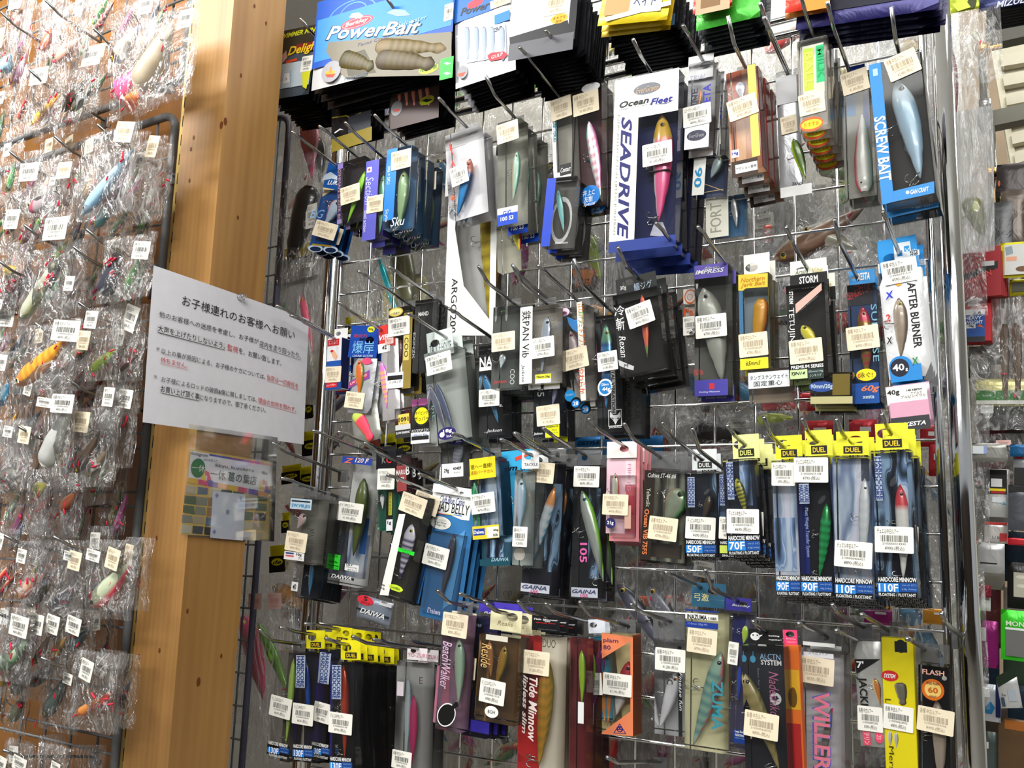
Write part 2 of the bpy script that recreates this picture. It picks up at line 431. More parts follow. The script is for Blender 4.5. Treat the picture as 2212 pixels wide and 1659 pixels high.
HOOK_T = .185       # how far the hook tips stand out from the mesh panel
TILT = math.tan(math.radians(9))
NHOOK = [0]
def hook_thing(pan, u, wtip, wshaft, dshaft, label, group, tipd=HOOK_T, r=.0028):
    """A chromed prong: clip on the wire, straight shaft that rises towards the aisle, upturned tip."""
    mw = Matrix.Identity(4)
    X, Y, Z = pan.u, -pan.n, Vector((0, 0, 1)); w0 = wshaft - dshaft * TILT
    o = pan.at(u, w0, 0)
    for i in range(3): mw[i][0] = X[i]; mw[i][1] = Y[i]; mw[i][2] = Z[i]; mw[i][3] = o[i]
    h = empty('display_hook', mw, label, 'hook', group); NHOOK[0] += 1
    kb = tipd - .03; zt = max(wtip - w0, kb * TILT + .004)
    zt = min(zt, kb * TILT + .03)
    pts = [(0, -.004, 0), (0, -kb * .5, kb * .5 * TILT), (0, -kb + .004, (kb - .004) * TILT), (0, -kb - .004, kb * TILT + .002), (0, -tipd, zt)]
    add('shaft', *tube(pts, r, 7), HOOKM, h, None, True)
    b = MB(); b.add(boxvf(-.011, .011, -.005, -.002, -.016, .006, .001)); b.add(tube([(-.006, -.003, -.012), (-.006, .006, -.012), (-.006, .006, -.006)], .0016, 5)); b.add(tube([(.006, -.003, -.012), (.006, .006, -.012), (.006, .006, -.006)], .0016, 5))
    b.build('wire_clip', STEEL, h)
    return h

RAND_LURES = [('263', '8a6', 'ddc'), ('124', '58a', 'dde'), ('522', 'c54', 'eda'), ('331', '983', 'dc9'), ('446', '99b', 'eee'), ('182', '5b4', 'ee8'), ('711', 'd33', 'fc9'), ('222', '666', 'bbb'), ('a38', 'd6a', 'fde'), ('850', 'ea3', 'fe8')]
LNAME = ['olive green', 'pale blue', 'red and cream', 'bronze', 'steel grey', 'bright green', 'scarlet', 'charcoal', 'pink', 'orange']
SHAPE = {'m': 'slender', 'j': 'slim metal', 'v': 'deep bodied', 's': 'soft', 'p': 'blunt nosed', 't': 'stubby'}
ORD = ['first', 'second', 'third', 'fourth', 'fifth', 'sixth', 'seventh', 'eighth', 'ninth', 'tenth', 'eleventh', 'twelfth', 'thirteenth', 'fourteenth', 'fifteenth']
CROPS = {'A': (560, 0, 3.95), 'B': (1100, 0, 3.95), 'C': (1650, 0, 3.936), 'D': (560, 400, 3.95), 'E': (1100, 400, 3.95), 'F': (1650, 400, 3.936), 'G': (560, 800, 3.77), 'H': (1100, 800, 3.77), 'I': (1650, 800, 3.77), 'J': (500, 1230, 3.868), 'K': (1050, 1230, 3.867), 'L': (1600, 1230, 3.614), 'M': (600, 230, 3.687), 'N': (600, 680, 3.95), 'O': (520, 1100, 3.687), 'U': (0, 0, 2.963), 'V': (0, 550, 2.963), 'W': (0, 1100, 2.968), 'Z': (0, 0, 1)}
def art(root, card, case, els, loc, yc, yf, t, rnd, lurename='lure'):
    """Everything printed on, stuck on or lying inside a pack. loc(px, py, y) turns a spot seen on the pack into the pack's own x and z at depth y."""
    lay = {}; lures = []; nf = nc = 0
    for e in els:
        k = e[0]; fr = k.isupper(); k = k.lower(); par = case if fr else card
        if fr: nf += 1; y = yf - .0003 - nf * .00006
        else: nc += 1; y = yc - .0005 - nc * .00006
        if k in 'rm':
            x0, z1 = loc(e[2], e[3], y); x1, z0 = loc(e[4], e[5], y)
            mt = marble(*MARBLE[e[1]]) if k == 'm' else (foil(e[1][1:]) if e[1][0] == '~' else paper(e[1]))
            add('printed_panel', [(x0, y, z0), (x1, y, z0), (x1, y, z1), (x0, y, z1)], [(0, 1, 2, 3)], mt, par)
        elif k == 'p':
            v = [(lambda q: (q[0], y, q[1]))(loc(a, b, y)) for a, b in e[2:]]
            add('printed_panel', v, [tuple(range(len(v)))], paper(e[1]), par)
        elif k in 'eo':
            cx, cz = loc(e[2], e[3], y); ax, _ = loc(e[2] + e[4], e[3], y); _, bz = loc(e[2], e[3] + e[5], y)
            vf = ell(cx, cz, abs(ax - cx), abs(bz - cz), y, rot=math.radians(e[6]) if len(e) > 6 else 0) if k == 'e' else ring(cx, cz, abs(ax - cx), abs(bz - cz), .8, y)
            add('printed_emblem', *vf, paper(e[1]), par)
        elif k == 't':
            fl = e[7] if len(e) > 7 else ''; mx, my = (e[3] + e[5]) / 2, (e[4] + e[6]) / 2
            x0, _ = loc(e[3], my, y); x1, _ = loc(e[5], my, y); _, z1 = loc(mx, e[4], y); _, z0 = loc(mx, e[6], y)
            lay.setdefault((e[1], fr), MB()).add(textbox(e[2], x0, z0, x1, z1, y - .0004, fl))
        elif k == 'q':      # slanted lettering: left end, right end of its base line, height
            a = loc(e[3], e[4], y); b = loc(e[5], e[6], y); _, hz = loc(e[3], e[4] - e[7], y); h = abs(hz - a[1])
            dx, dz = b[0] - a[0], b[1] - a[1]; L = math.hypot(dx, dz); v, f, _ = textvf(e[2], True, True)
            lay.setdefault((e[1], fr), MB()).add(([(a[0] + p * dx - q * h * dz / L, y - .0004, a[1] + p * dz + q * h * dx / L) for p, q in v], f))
        elif k == 's':
            x, z = loc(e[1], e[2], yf); x1, _ = loc(e[1] + e[3], e[2], yf); _, z1 = loc(e[1], e[2] + e[4], yf)
            sticker(root, x, yf - .0009 - nf * .00006, z, abs(x1 - x), abs(z1 - z), e[5], e[6], e[7] if len(e) > 7 else 0, MK[e[8]] if len(e) > 8 else MK['k'])
        elif k == 'l':
            opt = dict(e[10]) if len(e) > 10 else {}; yl = yc + (yf - yc) * opt.pop('dz', .5)
            a = loc(e[1], e[2], yl); b = loc(e[3], e[4], yl); c = loc(e[1] + e[5], e[2], yl); w = math.hypot(c[0] - a[0], c[1] - a[1])
            lures.append(lure(root, opt.pop('name', lurename), (a[0], yl, a[1]), (b[0], yl, b[1]), w, e[6], e[7], e[8], e[9], **opt))
    for (c, fr), b in lay.items(): b.build('lettering', paper(c), case if fr else card)
    return lures
ALLP = []
def P(cr, lb, q, tip=None, th=.018, kind='box', card='333', head=None, n=0, els=(), d=None, cat='lure pack', grp=None, yaw=0, step=None, stack='dark', side=None, pan=None, hole=None, wob=1, foilc=None, stick=1):
    """One pack on a hook. q: its front's top left, top right and bottom left corner; tip: the tip of its hook;
    head: hang card (x0, y0, x1, y1, colour); n: packs behind it on the same hook."""
    pan = pan or RP
    ox, oy, s = CROPS[cr]; G = lambda x, y: (ox + x / s, oy + y / s)
    TL, TR, BL = G(q[0], q[1]), G(q[2], q[3]), G(q[4], q[5]); mid = ((TL[0] + TR[0]) / 2, (TL[1] + TR[1]) / 2)
    ut = None
    if tip:
        tp = G(*tip); ut, wt = pan.uw(tp[0], tp[1], HOOK_T)
        ds = pan.D - ut / pan.tau(*mid)
        if d is None: d = min(max(ds, .07), HOOK_T - .04) if abs(pan.tau(*mid)) > .12 else .14
    if d is None: d = .1
    pTL, pTR, pBL = pan.hit(*TL, d), pan.hit(*TR, d), pan.hit(*BL, d)
    Y = -pan.n; Z = (pTL - pBL).normalized(); X = Y.cross(Z).normalized()
    if yaw: X = (Matrix.Rotation(math.radians(yaw), 3, Z) @ X); Y = Z.cross(X)
    W = (pTR - pTL).dot(X); H = (pTL - pBL).length; O = pBL + X * W / 2
    mw = Matrix.Identity(4)
    for i in range(3): mw[i][0] = X[i]; mw[i][1] = Y[i]; mw[i][2] = Z[i]; mw[i][3] = O[i]
    root = empty({'box': 'lure_box', 'solid': 'lure_carton', 'blister': 'blister_pack', 'pouch': 'lure_pouch'}[kind], mw, lb, cat, grp)
    def loc(x, y, yy):
        px, py = G(x, y); r = ray(px, py); o = O + Y * yy; p = CO + r * ((o - CO).dot(Y) / r.dot(Y)) - O
        return p.dot(X), p.dot(Z)
    rnd = random.Random(lb); b = .0012
    fm = foil(foilc) if foilc else None
    if kind == 'box':
        case = add('clear_case', *boxvf(-W / 2, W / 2, 0, th, 0, H, b), CASE, root)
        cd = add('backing_card', *boxvf(-W / 2 + .001, W / 2 - .001, th - .0022, th - .0012, .001, H - .001), marble(*MARBLE[card[1]]) if card[0] == '*' else paper(card), root)
        yc, yf = th - .0022, 0
        if side: add('side_panel', *boxvf(W / 2 - .0015, W / 2 - .001, .001, th - .002, .001, H - .001), paper(side), root)
    elif kind == 'solid':
        case = cd = add('carton', *boxvf(-W / 2, W / 2, 0, th, 0, H, .0006), paper(card), root); yc = yf = 0
        if side: add('side_panel', *boxvf(W / 2 - .0002, W / 2 + .0003, .001, th - .001, .001, H - .001), paper(side), root)
    elif kind == 'blister':
        cd = add('backing_card', *boxvf(-W / 2, W / 2, th, th + .0006, 0, H), paper(card, .35), root)
        case = add('clear_blister', *boxvf(-W / 2 * .82, W / 2 * .8, 0, th - .0002, H * .05, H * .66, .003), CASE, root); yc, yf = th, 0
    else:
        g = MB(); m_, k_ = .09, 4; nx, nz = 7, 9
        bulge = lambda a, c: -th * .5 * (min(1, a / m_, (1 - a) / m_, c / m_, (1 - c) / m_)) ** .7
        for sgn in (1, -1):
            vv = [(-W / 2 + W * i / (nx - 1), sgn * bulge(i / (nx - 1), j / (nz - 1)) + th * .5, H * j / (nz - 1)) for j in range(nz) for i in range(nx)]
            g.add((vv, [(j * nx + i, j * nx + i + 1, (j + 1) * nx + i + 1, (j + 1) * nx + i) for j in range(nz - 1) for i in range(nx - 1)]))
        case = cd = add('pouch', g.v, g.f, fm or foil(card), root, None, True); yc = yf = -.0004
    hz = None
    if head:
        x0, z1 = loc(head[0], head[1], th * .6); x1, z0 = loc(head[2], head[3], th * .6)
        hx = (x0 + x1) / 2
        if ut is not None: hx = min(max((pan.at(ut, 0, d) - O).dot(X), x0 + (x1 - x0) * .3), x1 - (x1 - x0) * .3)
        hz = z0 + (z1 - z0) * (head[5] if len(head) > 5 else .55)
        rr = min(.006, (z1 - z0) * .2)
        hm = HEADCLEAR if head[4] == 'clear' else paper(head[4])
        add('hang_card', *holed(x0, x1, z0, z1, hx, hz, rr * (1.5 if head[4] != 'clear' else 1.1), rr, th * .6), hm, root)
        b2 = [e for e in els if e[0] == 'h']
        hc = root.children[-1] if root.children else root
        hcs = [c for c in COL.objects if 0]
        for k, e in enumerate(b2):
            y = th * .6 - .0003 - k * .0002; p0 = loc(e[3], e[4], y); p1 = loc(e[5], e[6], y)
            add('lettering', *textbox(e[2], p0[0], p1[1], p1[0], p0[1], y, e[7] if len(e) > 7 else ''), paper(e[1]), root)
        for k, e in enumerate([e for e in els if e[0] == 'hr']):
            y = th * .6 - .0002 - k * .00005; p0 = loc(e[2], e[3], y); p1 = loc(e[4], e[5], y)
            add('printed_panel', [(p0[0], y, p1[1]), (p1[0], y, p1[1]), (p1[0], y, p0[1]), (p0[0], y, p0[1])], [(0, 1, 2, 3)], paper(e[1]), root)
    elif kind in ('box', 'solid') and tip:
        hz = H + .008
        add('hang_tab', *holed(-W * .3, W * .3, H - .002, H + .018, 0, hz, .006, .004, th - .0015), HEADCLEAR, root)
    art(root, cd, case, [e for e in els if e[0] not in ('h', 'hr')], loc, yc, yf, th, rnd)
    if tip:
        hzz = hz if hz is not None else H - .008
        ph = O + Z * hzz; ws = ph.z + (.0045 if hz is not None else 0)
        hook_thing(pan, ut, wt, ws, d - th * .6, 'chrome hook that carries the ' + ' '.join(lb.split(',')[0].split()[:10]), 'chrome hooks on the mesh panel')
    ALLP.append((lb, round(d, 3), round(W * 1000), round(H * 1000)))
    # the packs behind, each a little lower on the rising prong
    short = ' '.join(lb.split(',')[0].split()[:10])
    st = step or th + .003
    src = list(root.children)
    for k in range(1, n + 1):
        dd = d - st * k
        if dd - th < .006: break
        off = -pan.n * st * k - Vector((0, 0, st * k * TILT)) + X * rnd.uniform(-.0015, .0015) * wob
        r2 = root.copy(); COL.objects.link(r2)
        wm = mw.copy()
        for i in range(3): wm[i][3] = O[i] + off[i]
        if wob: wm = wm @ Matrix.Rotation(math.radians(rnd.uniform(-1.5, 1.5)), 4, 'Y')
        r2.matrix_world = wm
        r2['label'] = '%s pack %s behind the %s' % (ORD[k - 1], 'hanging', short)
        r2['group'] = 'packs behind the ' + short
        pick = rnd.choice(RAND_LURES)
        for c in src:
            nm = c.name.split('.')[0]
            if nm == 'price_sticker' and rnd.random() < .25: continue
            c2 = c.copy(); COL.objects.link(c2); c2.parent = r2
            if nm == 'price_sticker': c2.location = c2.location + Vector((W * rnd.uniform(-.06, .01), 0, H * rnd.uniform(-.06, .06)))
            if nm == 'lure' and kind == 'box':
                pass
            for g in c.children:
                g2 = g.copy(); COL.objects.link(g2); g2.parent = c2
    return root
# ---------------------------------------------------------------- room shell, post, mesh panels, notices
def struct(name, v, f, mat, parent=None, label=None):
    o = add(name, v, f, mat, parent)
    if parent is None: o['kind'] = 'structure'
    return o
def slab(pan, u0, u1, d0, d1, w0, w1, name, mat, parent=None):
    v, f = boxvf(u0, u1, 0, 1, 0, 1)
    v = [tuple(pan.at(u, w0 + (w1 - w0) * z, d0 + (d1 - d0) * y)) for u, y, z in v]
    return struct(name, v, f, mat, parent)
FLOORM = paper('8c8880', .5); WALLM = paper('d8d6cc', .7); CEILM = paper('e6e6e2', .8)
struct('floor', *boxvf(-6, 6, -4.5, 6, -.02, 0), FLOORM)
struct('ceiling', *boxvf(-6, 6, -4.5, 6, 3.3, 3.34), CEILM)
slab(RP, -4, 4, -1.75, -1.7, 0, 3.3, 'wall_back', WALLM)
struct('wall_rear', *boxvf(-4, 4, -3.3, -3.25, 0, 2.1), paper('4a4038', .7))  # unseen dark wall, added so the chrome reflects some contrast
# pine post between the two mesh panels
d1 = .30; d2 = d1 - .120; ul = U_POST - .100
slab(RP, ul, U_POST, d2, d1, 0, 3.3, 'trim_1', PINE)
post = bpy.data.objects['trim_1']
for k, (px, py, face) in enumerate([(550, 13, 1), (575, 50, 1), (521, 163, 1), (478, 270, 0), (418, 297, 0), (412, 322, 0), (514, 470, 1), (409, 390, 0), (338, 1162, 0), (344, 1405, 0), (429, 1473, 1), (300, 1418, 0), (478, 1417, 1), (487, 262, 1), (405, 1320, 1)]):
    if face == 0: pt = RP.hit(px, py, d1 + .0006); X, N = RP.u, RP.n
    else:
        r = ray(px, py); t = (U_POST + .0006) / r.dot(RP.u); pt = CO + r * t; X, N = -RP.n, RP.u
    rz = .007 if k in (3, 10, 13) else .004; rx = rz * .55
    v = [tuple(pt + X * rx * math.cos(a) + Vector((0, 0, 1)) * rz * math.sin(a)) for a in [2 * math.pi * i / 10 for i in range(10)]]
    add('knot', v, [tuple(range(10))], KNOT, post)
# slotted channel beside the post
slab(RP, ul - .022, ul - .002, d1 - .03, d1 - .012, .2, 3.25, 'trim_2', paper('a08a4a', .35, .6))
ch = bpy.data.objects['trim_2']; b = MB()
me = None
for k in range(60):
    w = .9 + k * .035
    v, f = boxvf(0, 1, 0, 1, 0, 1)
    v = [tuple(RP.at(ul - .016 + u * .006, w + z * .02, d1 - .0115 + y * .0004)) for u, y, z in v]
    add('slot', v, f, paper('1a1612', .8), ch)
# orange plywood behind the left panel
_e = RP.at(ul, 1, .22); ue = (_e - CO).dot(LP.u)
slab(LP, ue - 1.9, ue, -.14, -.125, 0, 3.3, 'wall_left', PLY)

def wire_panel(pan, name, label, u0, u1, w0, w1, us, ws, fr, wr, mat, fmat, d=0.0, corner=.03):
    o = pan.at(u0, w0, d); mw = Matrix.Identity(4); Y = -pan.n
    for i in range(3): mw[i][0] = pan.u[i]; mw[i][1] = Y[i]; mw[i][2] = (0, 0, 1)[i]; mw[i][3] = o[i]
    r = empty(name, mw, label, 'mesh panel')
    W, H = u1 - u0, w1 - w0; c = corner; pts = []
    for cx, cz, a0 in ((W - c, H - c, 0), (c, H - c, 90), (c, c, 180), (W - c, c, 270)):
        for k in range(5): a = math.radians(a0 + 22.5 * k); pts.append((cx + c * math.cos(a), 0, cz + c * math.sin(a)))
    add('frame', *tube(pts, fr, 8, True), fmat, r, None, True)
    mv = mesh('wire', *tube([(0, 0, 0), (0, 0, H)], wr, 5), mat, None, True)
    for u in us: k = obj('wire', mv, r); k.location = (u - u0, .003, 0)
    mh = mesh('wire', *tube([(0, 0, 0), (W, 0, 0)], wr, 5), mat, None, True)
    for w in ws: k = obj('wire', mh, r); k.location = (0, -.003, w - w0)
    return r
# right panel: measured from the frame uprights and the wires seen
uR = RP.uw(2014, 600, 0)[0]; uL = RP.uw(717, 900, 0)[0]
wTop = RP.uw(1500, 122, 0)[1]
u1w = RP.uw(1908, 480, 0)[0]; PIT = .0602
us = [u1w - PIT * k for k in range(-1, 18) if uL + .01 < u1w - PIT * k < uR - .01]
w1w = RP.uw(1800, 496, 0)[1]; wB = .72
ws = [w1w + PIT * k for k in range(-16, 6) if wB + .02 < w1w + PIT * k < wTop - .02]
wire_panel(RP, 'wire_mesh_panel', 'large chromed wire mesh panel that holds the boxed lures', uL, uR, wB, wTop, us, ws, .006, .0021, CHROME, CHROME)
wire_panel(RP, 'wire_mesh_panel', 'chromed wire mesh panel at the top, behind the soft bait pouches', uL, uR, wTop + .025, wTop + .75, us, [wTop + .08 + PIT * k for k in range(11)], .006, .0021, CHROME, CHROME)
# chromed uprights of the display stand
def pole(pan, px, py, d, r, w0, w1, label, mat=CHROME):
    u, _ = pan.uw(px, py, d); o = pan.at(u, w0, d)
    mw = Matrix.Translation(o); root = empty('chrome_pole', mw, label, 'pole', None)
    add('tube', *tube([(0, 0, 0), (0, 0, w1 - w0)], r, 20), mat, root, None, True)
    add('foot', *tube([(0, 0, .0), (0, 0, .02)], r * 1.5, 16), STEEL, root, None, True)
    return root
pole(RP, 2068, 829, .0, .0136, 0, 3.1, 'thick chrome pole at the right edge of the boxed lures')
pole(RP, 699, 829, -.025, .0125, 0, 3.1, 'thinner chrome pole just right of the paper notice')
# narrow grey grid right of the post
gu1 = RP.uw(615, 400, -.03)[0]
wire_panel(RP, 'wire_mesh_panel', 'narrow dark grey wire grid between the wooden post and thin chrome pole', gu1 - .3, gu1, .6, RP.uw(620, 250, -.03)[1], [gu1 - .03 - .05 * k for k in range(5)], [.7 + .06 * k for k in range(24)], .0065, .002, GREYPAINT, paper('556', .4), d=-.03)
# left grids
lu1 = LP.uw(376, 300, 0)[0]; lw1 = LP.uw(300, 272, 0)[1]
for nm, lb, a, b_, wa, wb in (('x', 'grey wire grid on the left under the bagged lures, lower one', lu1 - 1.2, lu1, .5, lw1), ('y', 'grey wire grid at the top left, above the lower grid', lu1 - 1.2, lu1 + .012, LP.uw(200, 244, 0)[1], 3.0)):
    wire_panel(LP, 'wire_mesh_panel', lb, a, b_, wa, wb, [b_ - .055 - .075 * k for k in range(15)], [wa + .04 + .1 * k for k in range(int((wb - wa) / .1))] + [wa + .065 + .1 * k for k in range(int((wb - wa) / .1))], .0075, .0024, GREYPAINT, GREYPAINT)

# the paper notice, pinned flat to the right side of the post and standing out past its corner
def postpt(px, py, off):
    r = ray(px, py); t = (U_POST + off) / r.dot(RP.u); return CO + r * t
def sheet_frame(TL, TR, BL, off):
    a, b_, c = postpt(*TL, off), postpt(*TR, off), postpt(*BL, off)
    Z = (a - c).normalized(); Y = -RP.u; X = Y.cross(Z).normalized()
    mw = Matrix.Identity(4)
    o = c
    for i in range(3): mw[i][0] = X[i]; mw[i][1] = Y[i]; mw[i][2] = Z[i]; mw[i][3] = o[i]
    def loc(px, py, y=0):
        p = postpt(px, py, off - y) - o; return p.dot(X), p.dot(Z)
    return mw, loc, (b_ - a).dot(X), (a - c).length
mw, loc, Wn, Hn = sheet_frame((332, 573), (668, 690), (308, 912), .004)
nt_ = empty('paper_notice', mw, 'white printed notice with Japanese text pinned to the wooden post', 'notice')
xr, zr = loc(655, 960)
nx = 9; v = []; f = []
for j in range(7):
    for i in range(nx):
        s, t = i / (nx - 1), j / 6
        x = Wn * s; z = (zr * s) * (1 - t) + (Hn + (loc(668, 690)[1] - Hn) * s) * t
        v.append((x, .0006 * math.sin(s * 5 + t * 3), z))
f = [(j * nx + i, j * nx + i + 1, (j + 1) * nx + i + 1, (j + 1) * nx + i) for j in range(6) for i in range(nx - 1)]
sh = add('paper_sheet', v, f, paper('dcdae0', .6), nt_)
def para(root, par, off, lines):
    d = {}
    for col, s, xa, ya, xb, yb, hpx, fl in lines:
        y = -.0016
        a = loc(xa, ya, y); b2 = loc(xb, yb, y); c = loc(xa, ya - hpx, y); h = c[1] - a[1]
        v, ff, _ = textvf(s, 'b' in fl)
        dx, dz = b2[0] - a[0], b2[1] - a[1]
        d.setdefault(col, MB()).add(([(a[0] + p * dx, y, a[1] + p * dz + q * h) for p, q in v], ff))
        if 'l' in fl: d.setdefault(col, MB()).add(([(a[0], y, a[1] - h * .14), (b2[0], y, b2[1] - h * .14), (b2[0], y, b2[1] - h * .2), (a[0], y, a[1] - h * .2)], [(0, 1, 2, 3)]))
        if 'g' in fl: add('grey_highlight', [(a[0], -.0012, a[1] - h * .1), (b2[0], -.0012, b2[1] - h * .1), (b2[0], -.0012, b2[1] + h * 1.1), (a[0], -.0012, a[1] + h * 1.1)], [(0, 1, 2, 3)], paper('d0d0d4'), par)
    for c, b2 in d.items(): b2.build('lettering', paper(c, .6), par)
V2 = lambda x, y: (x / 2.963, 550 + y / 2.963)
LN = [('222', 'お子様連れのお客様へお願い', 1165, 322, 1885, 545, 66, 'b'), ('333', '他のお客様への迷惑を考慮し、お子様が', 1018, 398, 1655, 575, 40, ''), ('333', '店内を走り回ったり、', 1660, 585, 1925, 668, 38, 'l'),
      ('333', '大声を上げたりしないよう、', 1010, 490, 1440, 605, 42, 'lg'), ('c44', '監視', 1455, 612, 1522, 632, 42, 'b'), ('333', 'を、お願い致します。', 1528, 632, 1800, 715, 40, ''),
      ('333', '*', 1000, 612, 1020, 616, 24, ''), ('333', '以上の事が原因による、お子様のケガについては、', 1032, 634, 1698, 800, 38, ''), ('c55', '当店は一切責任を', 1708, 800, 1908, 860, 36, 'l'), ('c44', '持ちません。', 1028, 690, 1200, 730, 38, 'l'),
      ('333', '*', 985, 790, 1005, 794, 24, ''), ('333', 'お子様によるロッドの破損&傷に関しましては、', 1032, 815, 1642, 945, 38, ''), ('c55', '理由の如何を問わず、', 1652, 945, 1895, 1010, 34, 'l'), ('333', 'お買い上げ頂く事', 1028, 878, 1275, 930, 42, 'g'), ('333', 'になりますので、御了承ください。', 1278, 930, 1700, 1012, 38, '')]
para(nt_, sh, 0, [(c, s, *V2(a, b_), *V2(c2, d_), h / 2.963, fl) for c, s, a, b_, c2, d_, h, fl in LN])
pin = postpt(517, 642, .004)
pmw = Matrix.Translation(pin); pn = empty('push_pin', pmw, 'clear push pin through the top of the notice', 'push pin')
X = RP.u
add('pin_head', *tube([X * .0, X * .003, X * .0032, X * .009, X * .0092, X * .012], [.006, .006, .0035, .0035, .0055, .005], 12), LENS, pn, None, True)
add('pin_point', *tube([X * -.012, X * .001], [.0002, .0006], 6), STEEL, pn)
# the clear sleeve with the shop card
mw, loc, Ws, Hs = sheet_frame((408, 955), (672, 985), (390, 1160), .006)
sl = empty('card_sleeve', mw, 'clear plastic sleeve holding a colourful shop card below the notice', 'card sleeve')
zq = lambda px, py, y=0: (lambda p: (p[0], y, p[1]))(loc(px, py, y))
slv = [zq(408, 950), zq(598, 972), zq(592, 1170), zq(390, 1158)]
add('clear_film', slv, [(0, 1, 2, 3)], SLEEVE, sl)
add('film_flap', [zq(408, 915, .001), zq(600, 945, .001), zq(598, 972, .001), zq(408, 950, .001)], [(0, 1, 2, 3)], SLEEVE, sl)
Y = .0016
cd = add('shop_card', [zq(411, 970, Y), zq(591, 998, Y), zq(582, 1166, Y), zq(392, 1154, Y)], [(0, 1, 2, 3)], paper('d8b858', .4), sl)
pp = lambda col, *pts: add('printed_panel', [zq(*V2(*p), Y - .0003 - .00002 * len(sl.children)) for p in pts], [tuple(range(len(pts)))], paper(col), cd)
def cp(col, y, *pts): return add('printed_panel', [zq(*V2(*p), Y - y) for p in pts], [tuple(range(len(pts)))], paper(col), cd)
cp('e6e6ee', .0003, (1222, 1255), (1748, 1345), (1722, 1525), (1205, 1430))
for c, a, b_ in (('3a48b0', 1340, 1480), ('8a48a0', 1480, 1590), ('d8507a', 1590, 1690), ('e88a4a', 1690, 1745)):
    cp(c, .0005, (a, 1275 + (a - 1340) * .171), (b_, 1275 + (b_ - 1340) * .171), (b_, 1287 + (b_ - 1340) * .171), (a, 1287 + (a - 1340) * .171))
for k in range(8):
    a = 1205 + k * 64; c = ('e8b83a', 'd8487a', '5a3aa8', 'e89a4a')[k % 4]
    cp(c, .0005, (a, 1425 + k * 12), (a + 62, 1436 + k * 12), (a + 60, 1470 + k * 12), (a, 1458 + k * 12))
for wx, wy in ((1320, 1420), (1690, 1480)):
    cp('e8c84a', .0006, (wx - 35, wy + 20), (wx - 30, wy - 20), (wx - 5, wy - 45), (wx + 15, wy - 20), (wx - 5, wy), (wx, wy + 30)); cp('d8487a', .0007, (wx - 5, wy - 40), (wx + 20, wy - 25), (wx + 28, wy + 10), (wx + 40, wy + 35), (wx, wy + 35), (wx + 8, wy), (wx - 8, wy - 10)); cp('4a3aa0', .0008, (wx + 15, wy + 20), (wx + 45, wy + 30), (wx + 40, wy + 50), (wx, wy + 40))
c0 = loc(*V2(1268, 1366), Y - .0008); c1 = loc(*V2(1314, 1366), Y - .0008); c2 = loc(*V2(1268, 1428), Y - .0008)
add('green_roundel', *ell(c0[0], c0[1], abs(c1[0] - c0[0]), abs(c2[1] - c0[1]), Y - .0008), paper('2c7a44'), cd)
TL_ = []
def ct(col, s, xa, ya, xb, yb, h, fl=''):
    y = Y - .0011; a = loc(*V2(xa, ya), y); b2 = loc(*V2(xb, yb), y); c = loc(*V2(xa, ya - h), y); hh = c[1] - a[1]
    v, ff, _ = textvf(s, 'b' in fl, 'i' in fl); dx, dz = b2[0] - a[0], b2[1] - a[1]
    add('lettering', [(a[0] + p * dx, y, a[1] + p * dz + q * hh) for p, q in v], ff, paper(col), cd)
ct('223', 'Instagram', 1222, 1285, 1330, 1303, 28, 'i'); ct('333', 'はじめました。', 1305, 1318, 1398, 1330, 16, 'b'); ct('e8f4e8', '一休', 1225, 1384, 1312, 1394, 46); ct('333', 'ikkyu_kuzunoha', 1375, 1362, 1625, 1398, 28); ct('222', '一休 葛の葉店', 1345, 1430, 1640, 1478, 62, 'b')
cp('222', .0009, (1672, 1390), (1690, 1386), (1704, 1398), (1714, 1394), (1710, 1412), (1700, 1408), (1685, 1408))
rg = random.Random(4)
for j in range(5):
    for i in range(7):
        x = 1190 + i * 76 - j * 8; y = 1478 + j * 62 + i * 8
        cp(rg.choice(('3a4048', '8a8a7a', '2a5a98', 'b0a080', '5a6a4a', '14181c', 'c8c0a8', '506880', 'a07850')), .0004, (x, y), (x + rg.randint(64, 75), y + 8), (x + rg.randint(60, 74), y + rg.randint(50, 62)), (x - 4, y + rg.randint(48, 60)))
add('white_tile', [zq(*V2(*p), Y - .0010) for p in ((1362, 1512), (1572, 1535), (1555, 1830), (1345, 1812))], [(0, 1, 2, 3)], paper('d8dcec'), cd)
for x, y in ((1388, 1542), (1542, 1562), (1372, 1775), (1458, 1648)):
    a = loc(*V2(x, y), Y - .0013); r_ = .0038
    add('small_emblem', *ring(a[0], a[1], r_, r_, .72, Y - .0013, 4 if x != 1458 else 12), paper('6a5a9a' if y < 1700 else '3a60a8'), cd); add('small_emblem', *ell(a[0], a[1], r_ * .35, r_ * .35, Y - .0013, 8), paper('5a5a9a'), cd)
# ---------------------------------------------------------------- packs on the mesh panel, row by row
# upper row
P('M', 'blue carded lure with red and silver head, leftmost of its row', (365, 428, 560, 470, 212, 1095), (105, 245), .014, 'blister', '1858a8', n=3, els=[
  ('p', 'cde', (350, 590), (375, 545), (420, 520), (480, 560), (490, 590), (430, 575)), ('t', 'fff', 'LURE', 398, 590, 500, 625, 'bi'), ('t', '9cf', 'BG', 262, 820, 370, 890, 'i'),
  ('p', 'eda', (362, 645), (450, 660), (352, 720)), ('e', 'bcd', 300, 1130, 60, 30), ('e', '124', 300, 1135, 45, 20), ('e', 'bcd', 420, 1140, 60, 30), ('e', '124', 420, 1145, 45, 20), ('r', 'b93', 275, 1090, 425, 1120),
  ('l', 490, 745, 370, 950, 110, 'v', '357', 'bcd', 'c34', {'eye': 'fff', 'hooks': 1}), ('s', 380, 985, 190, 130, 'c', '590', 8)])
